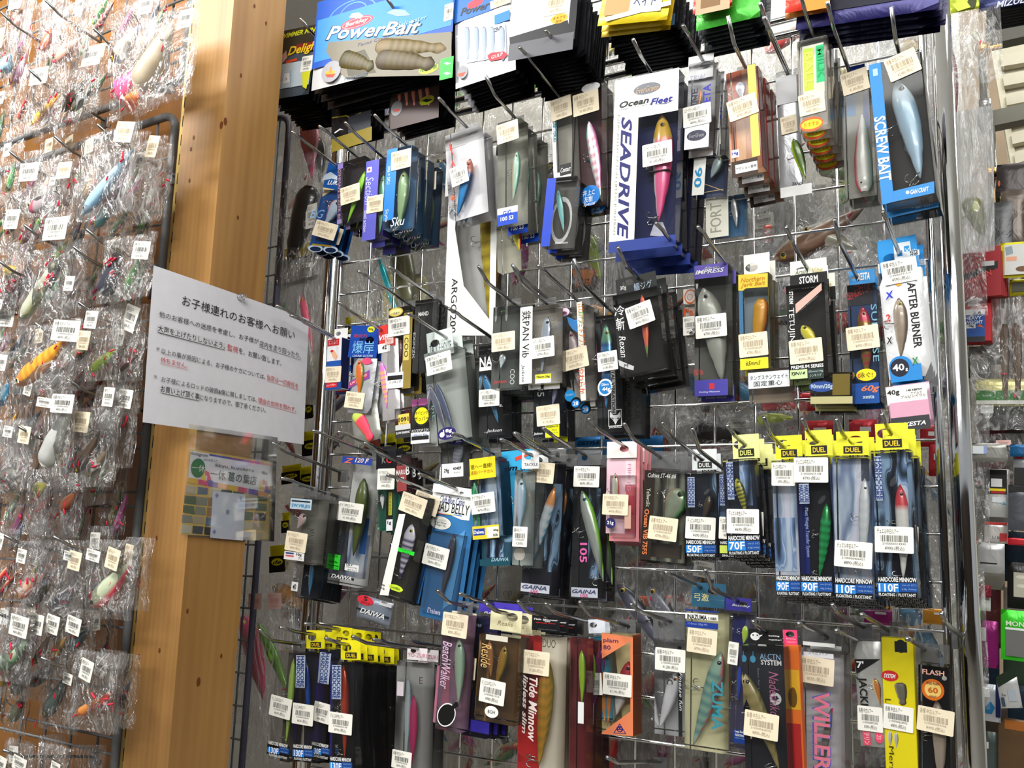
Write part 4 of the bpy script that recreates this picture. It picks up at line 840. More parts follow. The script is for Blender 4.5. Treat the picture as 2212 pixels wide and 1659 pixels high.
P('F', 'black box with a pink diagonal band and a yellow lure', (185, 858, 512, 828, 215, 1648), (190, 355), .022, card='1e1c18', n=5, head=(222, 655, 542, 845, 'e8e8d8', .6), els=[
  ('hr', '1c1c1a', 222, 770, 542, 845), ('h', 'eee', 'STORM', 300, 780, 460, 822, 'b'), ('h', '354', 'Arashi', 265, 720, 380, 752, 'i'), ('h', 'c8b86a', 'Vibe', 410, 700, 500, 735, 'i'), ('T', 'e8e8e8', 'TETUJIN', 205, 1045, 262, 1335, 'v'), ('T', 'ddd', 'STORM', 215, 905, 250, 1010, 'vb'), ('P', 'd8b0a4', (268, 1012), (490, 832), (492, 892), (272, 1092)), ('q', '888', 'PITBULL MINNOW', 290, 1092, 470, 940, 14),
  ('l', 325, 1195, 470, 1420, 100, 'v', 'b8a82a', 'f0e23a', 'f8f090', {'eye': '332', 'hooks': 1}), ('R', '1a1a18', 225, 1520, 512, 1562), ('T', 'eee', 'PREMIUM SERIES', 232, 1526, 508, 1556, 'b'), ('R', 'c8e0a0', 222, 1575, 372, 1640), ('T', '222', 'TJN14', 232, 1588, 352, 1620, 'bi'), ('R', '2c3a34', 372, 1565, 512, 1640), ('T', 'bcc', '65mm/14g', 380, 1572, 505, 1595), ('T', 'bcc', 'シンキング', 390, 1602, 490, 1628), ('s', 360, 1412, 288, 205, 'c', '590', -2)])
P('I', 'olive box with a small blue size label, below the pink banded box', (380, 20, 722, 5, 376, 285), None, .03, card='3c3414', d=.09, n=1, els=[('E', '2c4a90', 470, 132, 105, 44), ('T', 'bcd', '90mm/20g', 382, 112, 560, 158, 'b'), ('R', 'b8b080', 380, 215, 722, 270), ('R', '6a5a20', 560, 30, 700, 200)])
P('F', 'blue box with a red and gold lure and a yellow oval label', (705, 852, 948, 822, 745, 1850), (600, 290), .022, card='24406e', n=3, head=(720, 735, 948, 842, '3a8ac8', .5), els=[
  ('h', 'eee', 'XESTA', 790, 750, 900, 800, 'bi'), ('q', 'c83a3a', 'VENDETTA', 720, 985, 912, 895, 62), ('r', '2c2c34', 712, 855, 930, 1010), ('T', '7ab', 'SUNRISE', 920, 1010, 970, 1500, 'v'), ('l', 838, 1035, 870, 1640, 125, 'm', 'c02a50', 'b83a50', 'a89a20', {'eye': 'fc8', 'hooks': 0, 'shiny': 1, 'stripes': '8a7a1a'}), ('E', 'f0d820', 870, 1612, 86, 52), ('T', '222', '泳ぐ!', 810, 1590, 925, 1635, 'b'), ('T', 'd33', '激', 795, 1600, 815, 1640, 'b'), ('R', '1c50a0', 745, 1690, 985, 1850), ('T', 'e8825a', '60g', 830, 1700, 985, 1765, 'bi'), ('T', 'cde', 'xesta', 840, 1785, 940, 1815, 'b'), ('s', 842, 1297, 282, 200, 'c', '490', -3)])
P('F', 'white pouch under a blue header with a brown fish lure, rightmost of the second row', (965, 742, 1332, 712, 1058, 1650), (1015, 280), .012, 'pouch', 'eee', foilc='e8e8ea', n=3, head=(963, 478, 1328, 745, '2a96e0', .5), els=[
  ('hr', 'e8eef4', 1100, 500, 1260, 640), ('hr', '2a96e0', 1190, 520, 1240, 560), ('hr', 'e8eef4', 1240, 560, 1325, 590), ('hr', '2a96e0', 1130, 560, 1180, 600), ('h', 'def', 'Xesta', 1190, 540, 1310, 590, 'bi'), ('T', '222', 'AFTER BURNER', 1245, 820, 1320, 1385, 'vb'), ('q', '23c', 'X', 1035, 975, 1115, 950, 60), ('q', 'c22', '2', 1040, 1165, 1085, 1150, 60), ('q', '222', 'X', 1045, 1355, 1100, 1345, 60), ('q', '184', 'X', 1262, 1530, 1325, 1515, 60), ('E', 'ea4', 1145, 840, 30, 18),
  ('l', 1145, 960, 1165, 1460, 125, 'm', '5a4c42', '8a7a6a', 'b0a498', {'eye': 'dc2', 'hooks': 1, 'dz': 3}), ('R', '2a86d0', 1068, 1545, 1352, 1650), ('E', '2a86d0', 1165, 1550, 105, 100), ('E', '223', 1155, 1552, 82, 78), ('T', 'fff', '40', 1095, 1520, 1195, 1580, 'b'), ('T', 'fff', 'g', 1205, 1555, 1225, 1582, 'b'), ('s', 1155, 732, 315, 205, 'w', '590', -2)])
P('I', 'pouch with a white weight label over a pink print, lower right of the panel', (990, 128, 1345, 122, 1032, 472), None, .01, 'pouch', foilc='c8a0b4', d=.08, els=[('R', 'e8e6e2', 990, 140, 1338, 248), ('T', '222', '40g', 1004, 160, 1105, 210, 'b'), ('T', '333', '148 KBPIW', 1160, 148, 1292, 164, 'b'), ('T', '222', 'ケイムラ', 1195, 170, 1285, 190, 'b'), ('T', '222', 'ブルピンイワシ', 1115, 195, 1320, 218, 'b'), ('R', 'd8a0b8', 1022, 270, 1360, 395), ('R', '3a3a40', 1030, 392, 1362, 470), ('T', 'eee', 'XESTA', 1130, 415, 1320, 450, 'bi')])

# third row
P('G', 'grey clear box with a small jig and a white foot label, under the notice', (258, 1030, 482, 1040, 200, 1558), (175, 908), .03, card='77766e', n=3, head=(270, 940, 470, 1030, 'clear', .6), els=[
  ('R', 'b8ccd8', 258, 1040, 422, 1140), ('R', '223', 265, 1055, 415, 1080), ('T', '38b', 'SW.VIB.JIG', 264, 1090, 415, 1122, 'b'), ('R', 'eceae8', 206, 1470, 362, 1556), ('R', '334a80', 216, 1478, 280, 1500), ('R', 'd4606a', 216, 1500, 280, 1522), ('T', '333', '10g', 300, 1490, 346, 1515, 'b'), ('T', '333', 'アジ', 318, 1522, 350, 1545, 'b'), ('T', '333', 'MINAI SERIES', 376, 1290, 440, 1550, 'v'), ('l', 370, 1170, 310, 1290, 66, 'v', '998', 'caa', 'eee', {'eye': '333', 'hooks': 1}), ('s', 305, 1396, 175, 160, 'c', '490', 3, 'D')])
P('O', 'dark slim box with a blue holographic lure and a small 40 label', (432, 425, 592, 425, 400, 695), None, .024, card='1c2430', d=.1, n=3, els=[('T', 'ccd', 'DAIWA', 422, 430, 446, 545, 'vi'), ('l', 572, 425, 545, 690, 40, 'j', '146', '48b', 'acd', {'eye': None, 'shiny': 1}), ('R', 'eee', 408, 575, 450, 655), ('T', '222', '40', 415, 595, 442, 640, 'b')])
P('G', 'large pale grey box with an olive green lure and blue top label', (680, 702, 918, 702, 548, 1728), (430, 560), .034, card='dcdcda', n=3, els=[
  ('R', '2a44a0', 680, 698, 915, 776), ('T', 'e87a4a', 'Z', 690, 715, 770, 755, 'bi'), ('T', 'f0dcd0', '120 F', 780, 715, 895, 755, 'bi'), ('m', 'w', 600, 1300, 860, 1700), ('r', '36a', 845, 1200, 862, 1500), ('l', 855, 880, 765, 1510, 105, 'm', '3a4418', '5c6a2a', '3c4c48', {'eye': None, 'hooks': 0, 'lip': 1}), ('R', '3ad83a', 560, 1490, 648, 1628), ('T', '151', 'より飛び仕様', 570, 1500, 640, 1520), ('T', '151', 'MAX 75m', 570, 1550, 640, 1568, 'b'), ('T', '151', 'フローティング', 568, 1600, 640, 1620), ('R', '222', 562, 1580, 645, 1600), ('R', 'f0f0f0', 700, 1572, 806, 1645), ('T', '333', '120 F', 710, 1578, 760, 1592, 'b'), ('T', '333', '125mm/19g', 710, 1600, 795, 1612), ('T', '333', '3Dイナッコ', 720, 1620, 795, 1635), ('R', '223', 575, 1660, 770, 1715), ('T', 'e8e8e8', 'DAIWA', 585, 1668, 755, 1700, 'bi'), ('s', 746, 1155, 212, 158, 'w', '1,390', 1, 'D')])
P('J', 'pouch with a red half round label hanging under the pale grey box', (1060, 205, 1345, 240, 1022, 402), None, .012, 'pouch', foilc='8890a0', d=.08, els=[('E', 'd83040', 1118, 258, 70, 42), ('T', '222', 'S', 1105, 225, 1140, 262, 'b'), ('T', '222', 'なめらか', 1080, 268, 1160, 288), ('R', 'ddd', 1240, 262, 1335, 325), ('T', '333', '140RS', 1250, 268, 1300, 285), ('R', '222a30', 1040, 330, 1320, 400), ('T', 'e4e4e4', 'DAIWA', 1070, 345, 1285, 390, 'bi')])
P('G', 'black headed pack with a red curl and a teal card', (945, 795, 1112, 790, 935, 1305), (640, 545), .014, 'blister', '1c6a54', n=4, head=(955, 625, 1112, 798, '16161a', .65), els=[
  ('h', 'd33', 'C', 1035, 700, 1075, 755, 'b'), ('h', '888', 'K', 1000, 705, 1030, 755), ('t', '9da', 'ひとくちDunk', 965, 1100, 985, 1300, 'v'), ('r', '111', 1035, 980, 1085, 1220), ('r', 'd8d82a', 1055, 990, 1080, 1180), ('t', '222', 'タングステン', 1058, 1000, 1076, 1170, 'v'), ('R', 'e8eaf0', 1035, 1215, 1085, 1305), ('T', '334', '1g', 1045, 1225, 1075, 1260, 'b'), ('E', '121', 985, 1000, 16, 16), ('l', 1000, 1010, 1005, 1130, 40, 'v', '556', 'eee', 'fff', {'eye': '222'}), ('s', 1036, 885, 142, 170, 'w', '490', 2, 'D')])
P('G', 'dark pack with a red and white upright print behind the black headed pack', (1115, 690, 1205, 685, 1120, 1010), None, .014, card='381c1e', d=.07, n=2, els=[('R', '944', 1118, 780, 1200, 980), ('T', 'ddd', 'MARU', 1115, 810, 1190, 850, 'b'), ('T', 'ddd', 'OTER', 1118, 870, 1185, 905, 'b'), ('T', 'ddd', 'B', 1195, 780, 1225, 850, 'b')])
P('G', 'tilted box with a purple and white banded lure and white spine', (1160, 985, 1374, 960, 975, 1828), (1045, 862), .026, card='3c3830', n=3, head=(1175, 945, 1378, 990, 'clear', .5), els=[
  ('P', 'f0eeea', (1138, 1170), (1190, 1170), (1052, 1835), (980, 1828)), ('q', '222', 'SAMURAI', 1125, 1360, 1182, 1150, 52), ('q', '528', 'EVI', 1090, 1470, 1120, 1370, 45), ('q', '333', 'CHEMI VIB 70S', 1040, 1700, 1095, 1470, 36), ('T', '333', '70mm', 988, 1735, 1025, 1755, 'b'), ('T', '333', '16.5g', 985, 1765, 1022, 1785, 'b'),
  ('l', 1245, 1255, 1140, 1700, 100, 'v', '2a1a4a', '3c2a64', '2a1c50', {'eye': 'cc6', 'hooks': 2, 'stripes': 'e8e4f0', 'head': 'e4e0ec'}), ('R', '2ed83a', 1135, 1440, 1258, 1512), ('T', '141', 'ケミカルライト', 1142, 1448, 1250, 1472, 'b'), ('T', '141', '発光可能', 1165, 1482, 1228, 1502, 'b'), ('E', 'd0e83a', 1112, 1772, 62, 26), ('R', 'd0e83a', 1075, 1785, 1150, 1808), ('T', '252', 'LumiBait', 1070, 1760, 1150, 1782, 'i'), ('s', 1256, 1096, 218, 165, 'c', '890', 5, 'D')])
P('G', 'white and blue carded lure with thin dark capitals, small dark lure', (1422, 935, 1748, 960, 1262, 2000), (1295, 860), .014, 'blister', '3a7ab4', n=3, head=(1420, 920, 1748, 1040, 'f2f2f0', .35), els=[
  ('p', 'f2f2f0', (1420, 960), (1748, 985), (1710, 1225), (1640, 1215), (1560, 1180), (1470, 1165), (1385, 1180)), ('t', '238', 'Club Blue Cabin', 1470, 1030, 1675, 1092, 'i'), ('t', '222', 'LEAD BELLY', 1425, 1080, 1712, 1162), ('r', 'd44', 1455, 1160, 1520, 1178), ('r', 'dc4', 1520, 1166, 1585, 1184), ('r', '38c', 1585, 1172, 1650, 1190),
  ('e', 'f0f0e8', 1475, 1242, 88, 54), ('t', '555', 'B.C. レッドベリー', 1425, 1208, 1525, 1232), ('t', '555', 'length 90mm', 1425, 1230, 1525, 1252), ('t', '555', 'Weight 35g', 1430, 1252, 1520, 1272), ('p', '2c62a0', (1380, 1340), (1420, 1330), (1300, 1900), (1275, 1900)), ('p', '5a9ad0', (1600, 1360), (1680, 1300), (1560, 1900), (1490, 1950)),
  ('l', 1590, 1330, 1480, 1850, 70, 'j', '222', '445', '667', {'eye': '888', 'hooks': 1}), ('t', 'ddf', 'Daiwa', 1370, 1940, 1480, 1985, 'b'), ('s', 1440, 1515, 208, 175, 'w', '690', 4, 'D')])
P('G', 'blue swirl box with yellow labels and a green striped lure', (1714, 735, 1958, 715, 1742, 1368), (1570, 540), .024, card='*d', n=3, side='246', els=[
  ('R', 'f0d82a', 1710, 725, 1928, 868), ('T', '332', '狙へ一直線!', 1722, 760, 1895, 798, 'b'), ('T', 'a62', '遠投バーチカル', 1722, 810, 1905, 842, 'b'), ('m', 'b', 1800, 870, 1950, 1270), ('l', 1745, 885, 1800, 1320, 46, 'j', '164', '2a6', '8c6', {'eye': None, 'hooks': 0}), ('R', 'f0d030', 1735, 1274, 1956, 1362), ('R', '2a44a0', 1742, 1294, 1838, 1340), ('T', 'fff', 'Daiwa', 1748, 1302, 1830, 1332, 'b'), ('R', 'f4f0e0', 1850, 1278, 1952, 1358), ('T', '333', '40g', 1905, 1290, 1948, 1312, 'b'), ('T', '333', 'SGR', 1905, 1330, 1945, 1350, 'b'), ('s', 1826, 1082, 198, 165, 'w', '690', -2, 'D')])
P('G', 'dark teal pack with hooks showing, under the blue swirl box', (1788, 1350, 2048, 1340, 1790, 1592), None, .016, 'pouch', foilc='2c5064', d=.085, els=[('m', 'd', 1850, 1380, 1990, 1520), ('R', '1a4a58', 1795, 1540, 2045, 1590), ('T', '9bc', 'DAIWA', 1890, 1525, 2030, 1555, 'bi')])
P('G', 'cyan box lettered in black italics behind the clear pale box', (1968, 665, 2238, 625, 1990, 1400), None, .02, 'solid', '38a4d4', d=.06, n=1, els=[('T', '112', 'om II', 1990, 770, 2180, 812, 'bi'), ('P', 'd43', (2080, 710), (2195, 665), (2200, 690), (2085, 740)), ('R', '2c8cc0', 1975, 830, 2230, 836)])
P('H', 'narrow pale clear box with a whitish lure, behind the dark rainbow lure box', (45, 812, 160, 802, 20, 1592), (-75, 655), .024, card='98a09c', n=1, head=(105, 655, 240, 800, 'eee', .7), els=[('h', '333', 'TACKLE', 122, 755, 232, 778), ('l', 100, 880, 80, 1300, 78, 'm', '7ab', 'bcd', 'eee', {'eye': '343', 'hooks': 1}), ('e', 'eee8dc', 92, 1498, 36, 50), ('s', 90, 1355, 120, 165, 'w', '1,280', 1)])
P('H', 'black box with a long silver blue lure that has an orange nose', (160, 742, 402, 740, 92, 1825), (40, 512), .028, card='1c1c28', n=5, head=(240, 635, 460, 742, 'clear', .5), els=[
  ('m', 'd', 290, 920, 400, 1650), ('t', '435', 'AIR', 225, 920, 300, 1200, 'vi'), ('l', 372, 950, 155, 1620, 80, 'm', '5aa8c8', 'ccd8de', 'a8b0bc', {'eye': None, 'shiny': 1, 'head': 'e8a060', 'hooks': 2, 'stripes': 'e0e8ec'}), ('R', 'b8bcc8', 96, 1730, 325, 1822), ('T', '446', 'GAINA', 105, 1752, 305, 1785, 'bi'), ('T', 'c4487a', '105', 175, 1790, 235, 1815, 'b'), ('s', 266, 832, 208, 168, 'c', '690', 3, 'g')])
P('H', 'black box with a grey and lime lure that has a blue eye', (520, 775, 742, 775, 500, 1858), (275, 470), .028, card='16181c', n=5, head=(560, 650, 745, 770, 'clear', .5), els=[
  ('m', 'd', 650, 960, 735, 1700), ('l', 592, 980, 765, 1720, 105, 'm', '94e03a', 'b8c0b8', 'd4d8d4', {'eye': '28c', 'shiny': 1, 'hooks': 2, 'lip': 1}), ('T', 'd060a0', '105', 575, 1405, 635, 1565, 'vb'), ('R', 'b0b4c0', 505, 1765, 720, 1855), ('T', '446', 'GAINA', 512, 1785, 705, 1818, 'bi'), ('T', 'c4487a', '105', 580, 1822, 640, 1848, 'b'), ('s', 632, 866, 212, 170, 'w', '690', 2, 'g')])
P('H', 'pink blister card with a small silver red lure, hung through a round hole', (797, 585, 1038, 582, 785, 1388), (645, 395), .012, 'blister', 'd88a90', n=3, head=(797, 583, 1038, 710, 'f0e8e4', .55), step=.013, els=[
  ('r', 'f0d4d8', 800, 710, 1030, 930), ('r', 'e8c0cc', 795, 730, 940, 1330), ('r', 'd06870', 950, 940, 1030, 1330), ('r', 'c84a5a', 955, 1020, 1020, 1180), ('t', 'eac', 'MINI JIG', 955, 760, 990, 980, 'v'), ('R', 'caa090', 940, 1100, 990, 1290), ('l', 862, 835, 868, 1180, 56, 'j', 'd0503a', 'c8c8b0', 'e0e4e8', {'eye': '333', 'shiny': 1}), ('E', '2c2a60', 824, 1244, 42, 44), ('T', 'fff', '21g', 798, 1226, 850, 1262, 'b'), ('s', 866, 1094, 212, 170, 'c', '490', 2, 'g')])
P('H', 'olive brown box with a deep bodied green silver lure and orange upright letters', (1105, 812, 1428, 805, 1062, 1548), (935, 432), .024, card='*g', n=2, head=(1160, 655, 1450, 808, 'clear', .5), els=[
  ('R', '28201a', 1105, 812, 1150, 1545), ('T', 'ddd', 'Cultiva ST-46 #6', 1130, 840, 1360, 880, 'i'), ('T', 'ccb', 'Yellwolic', 1118, 960, 1150, 1110, 'v'), ('T', 'd87a4a', 'Ocean VIB 75FS', 1092, 1130, 1132, 1500, 'vb'), ('r', '443a30', 1150, 1400, 1400, 1540), ('l', 1395, 965, 1265, 1270, 190, 'v', '4aa04a', 'a8b49a', 'c8b898', {'eye': '675', 'shiny': 1, 'flip': 0}), ('s', 1254, 1290, 238, 190, 'c', '790', 3)])
HC = lambda x0, y0, x1, y1, s: [('R', '151518', x0, y0, x1, y1), ('T', 'eee', 'HARDCORE MINNOW', x0 + 6, y0 + 6, x1 - 6, y0 + (y1 - y0) * .26, 'b'), ('R', '2a86d8', x0, y0 + (y1 - y0) * .3, x0 + (x1 - x0) * .55, y0 + (y1 - y0) * .77), ('R', '1c4a94', x0 + (x1 - x0) * .55, y0 + (y1 - y0) * .3, x1, y0 + (y1 - y0) * .77), ('T', 'eef', s, x0 + 12, y0 + (y1 - y0) * .34, x0 + (x1 - x0) * .52, y0 + (y1 - y0) * .73, 'b'), ('T', 'ddd', 'FLOATING / FLOTTANT', x0 + 12, y0 + (y1 - y0) * .81, x1 - 10, y0 + (y1 - y0) * .96, 'b'), ('T', '9bd', 'mm (3 1/2")', x0 + (x1 - x0) * .62, y0 + (y1 - y0) * .38, x1 - 8, y0 + (y1 - y0) * .48), ('T', '9bd', '6.0g (1/4oz)', x0 + (x1 - x0) * .62, y0 + (y1 - y0) * .58, x1 - 8, y0 + (y1 - y0) * .68)]
HB = lambda x0, y0, x1, y1: [('R', 'a8b4c8', x0, y0, x1, y1), ('T', '2c3c78', 'HARDCORE', x0 + 4, y0 + 8, x0 + (x1 - x0) * .48, y1 - 8, 'vb'), ('T', '2c3c78', 'HARDCORE', x0 + (x1 - x0) * .52, y0 + 8, x1 - 4, y1 - 8, 'vb')]
DH = lambda x0, y0, x1, y1, c='ec3': [('h', '2a2a22', '■', x0 + (x1 - x0) * .22, y0 + (y1 - y0) * .62, x0 + (x1 - x0) * .8, y0 + (y1 - y0) * .93), ('h', c, 'DUEL', x0 + (x1 - x0) * .28, y0 + (y1 - y0) * .68, x0 + (x1 - x0) * .74, y0 + (y1 - y0) * .87, 'b')]
P('H', 'short navy box with a dark brown lure under a grey header card', (1430, 826, 1694, 822, 1438, 1522), (1245, 425), .024, card='1c2230', n=3, head=(1488, 645, 1692, 808, 'd8dcdc', .58), els=DH(1488, 645, 1692, 808, 'ddd') + HC(1438, 1378, 1686, 1522, '50F') + [
  ('r', '2a44a0', 1430, 826, 1470, 1370), *HB(1452, 870, 1512, 1115), ('m', 'd', 1620, 840, 1690, 1150), ('l', 1632, 1020, 1575, 1230, 66, 'm', '2c241c', '4a3c2c', '6a5a44', {'eye': None, 'lip': 1}), ('s', 1560, 1285, 248, 182, 'w', '690', 3, 'd')])
P('H', 'half hidden navy box lettered for sinking, left of the gold lure box', (1702, 832, 1850, 822, 1712, 1525), (1490, 470), .022, card='1c2440', d=.1, n=1, els=[('m', 'b', 1702, 1000, 1770, 1200), *HB(1712, 850, 1760, 1100), ('R', '151518', 1714, 1380, 1850, 1522), ('T', 'eee', 'HARDCORE', 1722, 1392, 1840, 1416, 'b'), ('R', 'd0e060', 1714, 1425, 1785, 1490), ('T', 'ddd', 'SINKING', 1735, 1500, 1830, 1518, 'b'), ('s', 1790, 1285, 160, 180, 'w', '690', 3, 'd')])
P('H', 'navy box with a gold and black lure under a pale yellow header card', (1736, 728, 1992, 716, 1776, 1508), (1775, 450), .022, card='1a2234', n=6, head=(1814, 530, 2042, 712, 'ecec9c', .6), els=DH(1814, 530, 2042, 712, 'ee8') + HC(1780, 1340, 2046, 1506, '70F') + [
  ('r', '2a3a90', 1740, 740, 1780, 1330), *HB(1765, 750, 1835, 1050), ('m', 'b', 1870, 740, 1985, 1100), ('l', 1850, 880, 1930, 1180, 72, 'm', '4a4a14', 'c0c030', 'e8e4a0', {'eye': '332', 'stripes': '332', 'lip': 1}), ('s', 1905, 1230, 268, 202, 'w', '690', 3, 'd')])
P('I', 'blue and white swirl box without a visible lure under a yellow header', (62, 736, 292, 730, 102, 1836), (0, 380), .022, d=.138, card='*w', n=3, head=(90, 535, 316, 716, 'e8e43a', .62), els=DH(90, 535, 316, 716) + HC(98, 1668, 300, 1836, '90F') + [('r', '4a5a90', 62, 736, 100, 1660), ('m', 'b', 110, 1200, 270, 1640), ('s', 160, 846, 192, 190, 'w', '790', 2, 'd')])
P('I', 'navy box with a metallic green lure under a yellow header', (252, 702, 520, 694, 300, 1842), (310, 395), .022, d=.146, card='14161e', n=4, head=(333, 492, 562, 692, 'ece84a', .62), els=DH(333, 492, 562, 692) + HC(304, 1672, 560, 1842, '90F') + [('r', '1c2c80', 260, 702, 380, 1660), *HB(284, 925, 372, 1085), ('T', '89b', 'Most Weight Transfer System', 335, 1120, 372, 1520, 'v'), ('l', 512, 1085, 452, 1690, 92, 'm', '0a5a2a', '1c9048', '3a6a30', {'eye': None, 'shiny': 1, 'lip': 1, 'hooks': 2, 'stripes': '2ab868'}), ('s', 386, 812, 284, 205, 'w', '790', 2, 'd')])
P('I', 'pale blue swirl box with a white lure, price tag low on it', (562, 702, 860, 692, 582, 1862), (590, 400), .024, d=.15, card='*w', n=4, head=(588, 500, 858, 690, 'ece83a', .62), els=DH(588, 500, 858, 690) + HC(578, 1690, 890, 1862, '110F') + [('r', '6a7ab0', 556, 710, 585, 1680), ('r', '4a5060', 790, 720, 860, 900), ('l', 822, 880, 792, 1640, 92, 'm', 'c8d0d4', 'e0e4e4', 'eeeee8', {'eye': '667', 'lip': 1, 'hooks': 2, 'stripes': 'd0d8dc'}), ('s', 730, 1500, 314, 215, 'w', '890', 3, 'd')])
P('I', 'blue swirl box with a white lure that has a red head, rightmost of its row', (872, 656, 1192, 640, 932, 1848), (960, 360), .024, d=.152, card='*d', n=7, head=(904, 438, 1182, 640, 'ece83a', .62), els=DH(904, 438, 1182, 640) + HC(925, 1680, 1250, 1848, '110F') + [('r', '4a6ab0', 880, 660, 920, 1660), *HB(900, 700, 970, 1060), ('m', 'b', 1080, 660, 1190, 1250), ('l', 1108, 930, 1135, 1700, 112, 'm', 'd8d8d4', 'e8e8e2', 'e0dcd8', {'eye': '544', 'head': 'd8404a', 'lip': 1, 'hooks': 2}), ('s', 1062, 1380, 322, 215, 'w', '990', 2, 'd')])

# bottom row
P('J', 'brownish clear box with a long chartreuse lure, leftmost of the bottom row', (380, 680, 548, 672, 302, 1578), (230, 500), .03, card='504a40', els=HC(302, 1440, 478, 1578, '130F') + [('l', 520, 745, 455, 1460, 50, 'm', '7a9a3a', 'b0d868', 'd8ec9a', {'eye': None, 'hooks': 2, 'lip': 1}), ('s', 415, 1150, 182, 176, 'w', '690', 4, 'd')])
P('J', 'navy box with a slim bright blue lure under a yellow header', (532, 690, 742, 668, 512, 1602), (405, 485), .026, card='1c2230', n=2, head=(628, 508, 778, 665, 'ece020', .62), els=DH(628, 508, 778, 665) + HC(512, 1460, 680, 1602, '130F') + [('r', '241c6a', 532, 690, 545, 1450), *HB(541, 716, 612, 990), ('l', 622, 752, 645, 1300, 46, 'm', '0a3a9a', '1c60c8', '3a8ad8', {'eye': 'cc4', 'lip': 1, 'shiny': 1}), ('s', 602, 1210, 178, 176, 'w', '690', 4, 'd')])
P('J', 'navy box with silver block letters and no visible lure, bottom row', (745, 656, 850, 652, 668, 1582), (610, 455), .024, card='20243a', n=4, d=.115, head=(845, 470, 1000, 620, 'e8dc1c', .62), els=DH(845, 470, 1000, 620) + HC(666, 1445, 818, 1582, '130F') + [*HB(740, 690, 812, 962), ('r', '241c6a', 735, 660, 748, 1440), ('s', 760, 1195, 140, 170, 'w', '690', 4, 'd')])
P('J', 'navy box with a slim orange red lure, front of a long black row', (826, 770, 1032, 762, 820, 1712), (785, 575), .02, card='16141a', n=6, step=.021, head=(914, 590, 1080, 757, 'ece020', .62), els=DH(914, 590, 1080, 757) + HC(820, 1565, 1008, 1712, '130F') + [('r', '241c6a', 826, 770, 840, 1560), *HB(840, 798, 916, 1085), ('l', 938, 800, 945, 1580, 68, 'm', '8a1c0a', 'd0451a', 'e08a20', {'eye': None, 'lip': 1, 'hooks': 2, 'shiny': 1}), ('s', 916, 1285, 198, 176, 'w', '790', 4, 'd')])
P('J', 'clear box with a slim magenta lure under a white header lettered in pink', (1380, 762, 1622, 758, 1348, 1720), (1185, 585), .028, card='9a9a98', n=2, head=(1470, 650, 1634, 765, 'f0e8ea', .75), els=[('h', 'd86a8a', 'YO-ZURI', 1474, 695, 1630, 740), ('R', 'd8ccd4', 1385, 935, 1436, 1060), ('T', '544', 'E', 1570, 900, 1600, 955), ('l', 1522, 1048, 1508, 1640, 68, 'j', 'a81c58', 'c8306c', 'd85a88', {'eye': None, 'hooks': 0}), ('l', 1478, 900, 1455, 1600, 52, 'j', '8ab', 'bcc', 'dee', {'eye': None, 'hooks': 0}), ('s', 1425, 1592, 165, 155, 'w', '890', 3)])
P('J', 'mauve clear box with a pale green lure and a black fish shaped label', (1770, 362, 1978, 372, 1696, 1328), (1720, 175), .026, card='8a6a80', n=1, els=[('r', 'b06a80', 1720, 800, 1800, 1300), ('T', 'd8b8d0', 'BeachWalker', 1755, 600, 1830, 1000, 'vi'), ('l', 1905, 580, 1895, 1120, 84, 'm', '7a9a88', 'b0ccb0', 'd4e4d0', {'eye': '665', 'hooks': 2}), ('E', 'eee', 1795, 1215, 72, 110, -38), ('E', '151515', 1795, 1215, 64, 100, -38), ('P', '151515', (1840, 1140), (1880, 1100), (1900, 1140), (1855, 1170)), ('q', 'eee', 'ビーチウォーカー', 1745, 1250, 1850, 1165, 18), ('q', 'ddd', 'ヒラメにスイッチ', 1755, 1275, 1855, 1195, 16), ('s', 1870, 465, 215, 198, 'c', '890', 2, 'D')])
P('J', 'navy pack with a black triangle label between the mauve and amber boxes', (1985, 385, 2180, 385, 1925, 1382), (1905, 205), .02, card='2c2858', n=2, d=.105, head=(2070, 260, 2400, 385, '4a3cb0', .5), els=[('h', 'eef', 'FUSION', 2110, 350, 2260, 382, 'bi'), ('P', '111a2a', (1990, 410), (2140, 420), (1990, 590)), ('T', 'dde', 'フュージョン', 1996, 450, 2090, 475, 'b'), ('R', '3a30a0', 1925, 1240, 2150, 1380), ('s', 2005, 828, 80, 185, 'c', '590', 2)])
P('K', 'amber box with two gold green lures under a cream header with a round hole', (-52, 535, 278, 530, -100, 1252), (-20, 260), .032, card='5a4020', n=2, head=(42, 322, 292, 532, 'e8e0b8', .68), els=[('h', '998a60', 'Realis', 95, 425, 225, 480, 'i'), ('r', '8a6028', -52, 540, 0, 1240), ('T', 'd8b070', 'Reside', -40, 620, 40, 820, 'vi'), ('l', 165, 640, 85, 960, 78, 'm', '4a5a20', 'c0902a', 'e0c080', {'eye': '443', 'shiny': 1, 'hooks': 1}), ('l', 30, 600, 40, 900, 60, 'm', '6a4a20', 'b8783a', 'd8b080', {'eye': None, 'hooks': 0}), ('R', 'e0d8c8', 0, 540, 180, 610), ('E', 'f0f0ec', 45, 1190, 58, 50), ('T', '333', 'BOH', 15, 1175, 75, 1205), ('s', 55, 1022, 215, 200, 'w', '980', 3, 'd')])
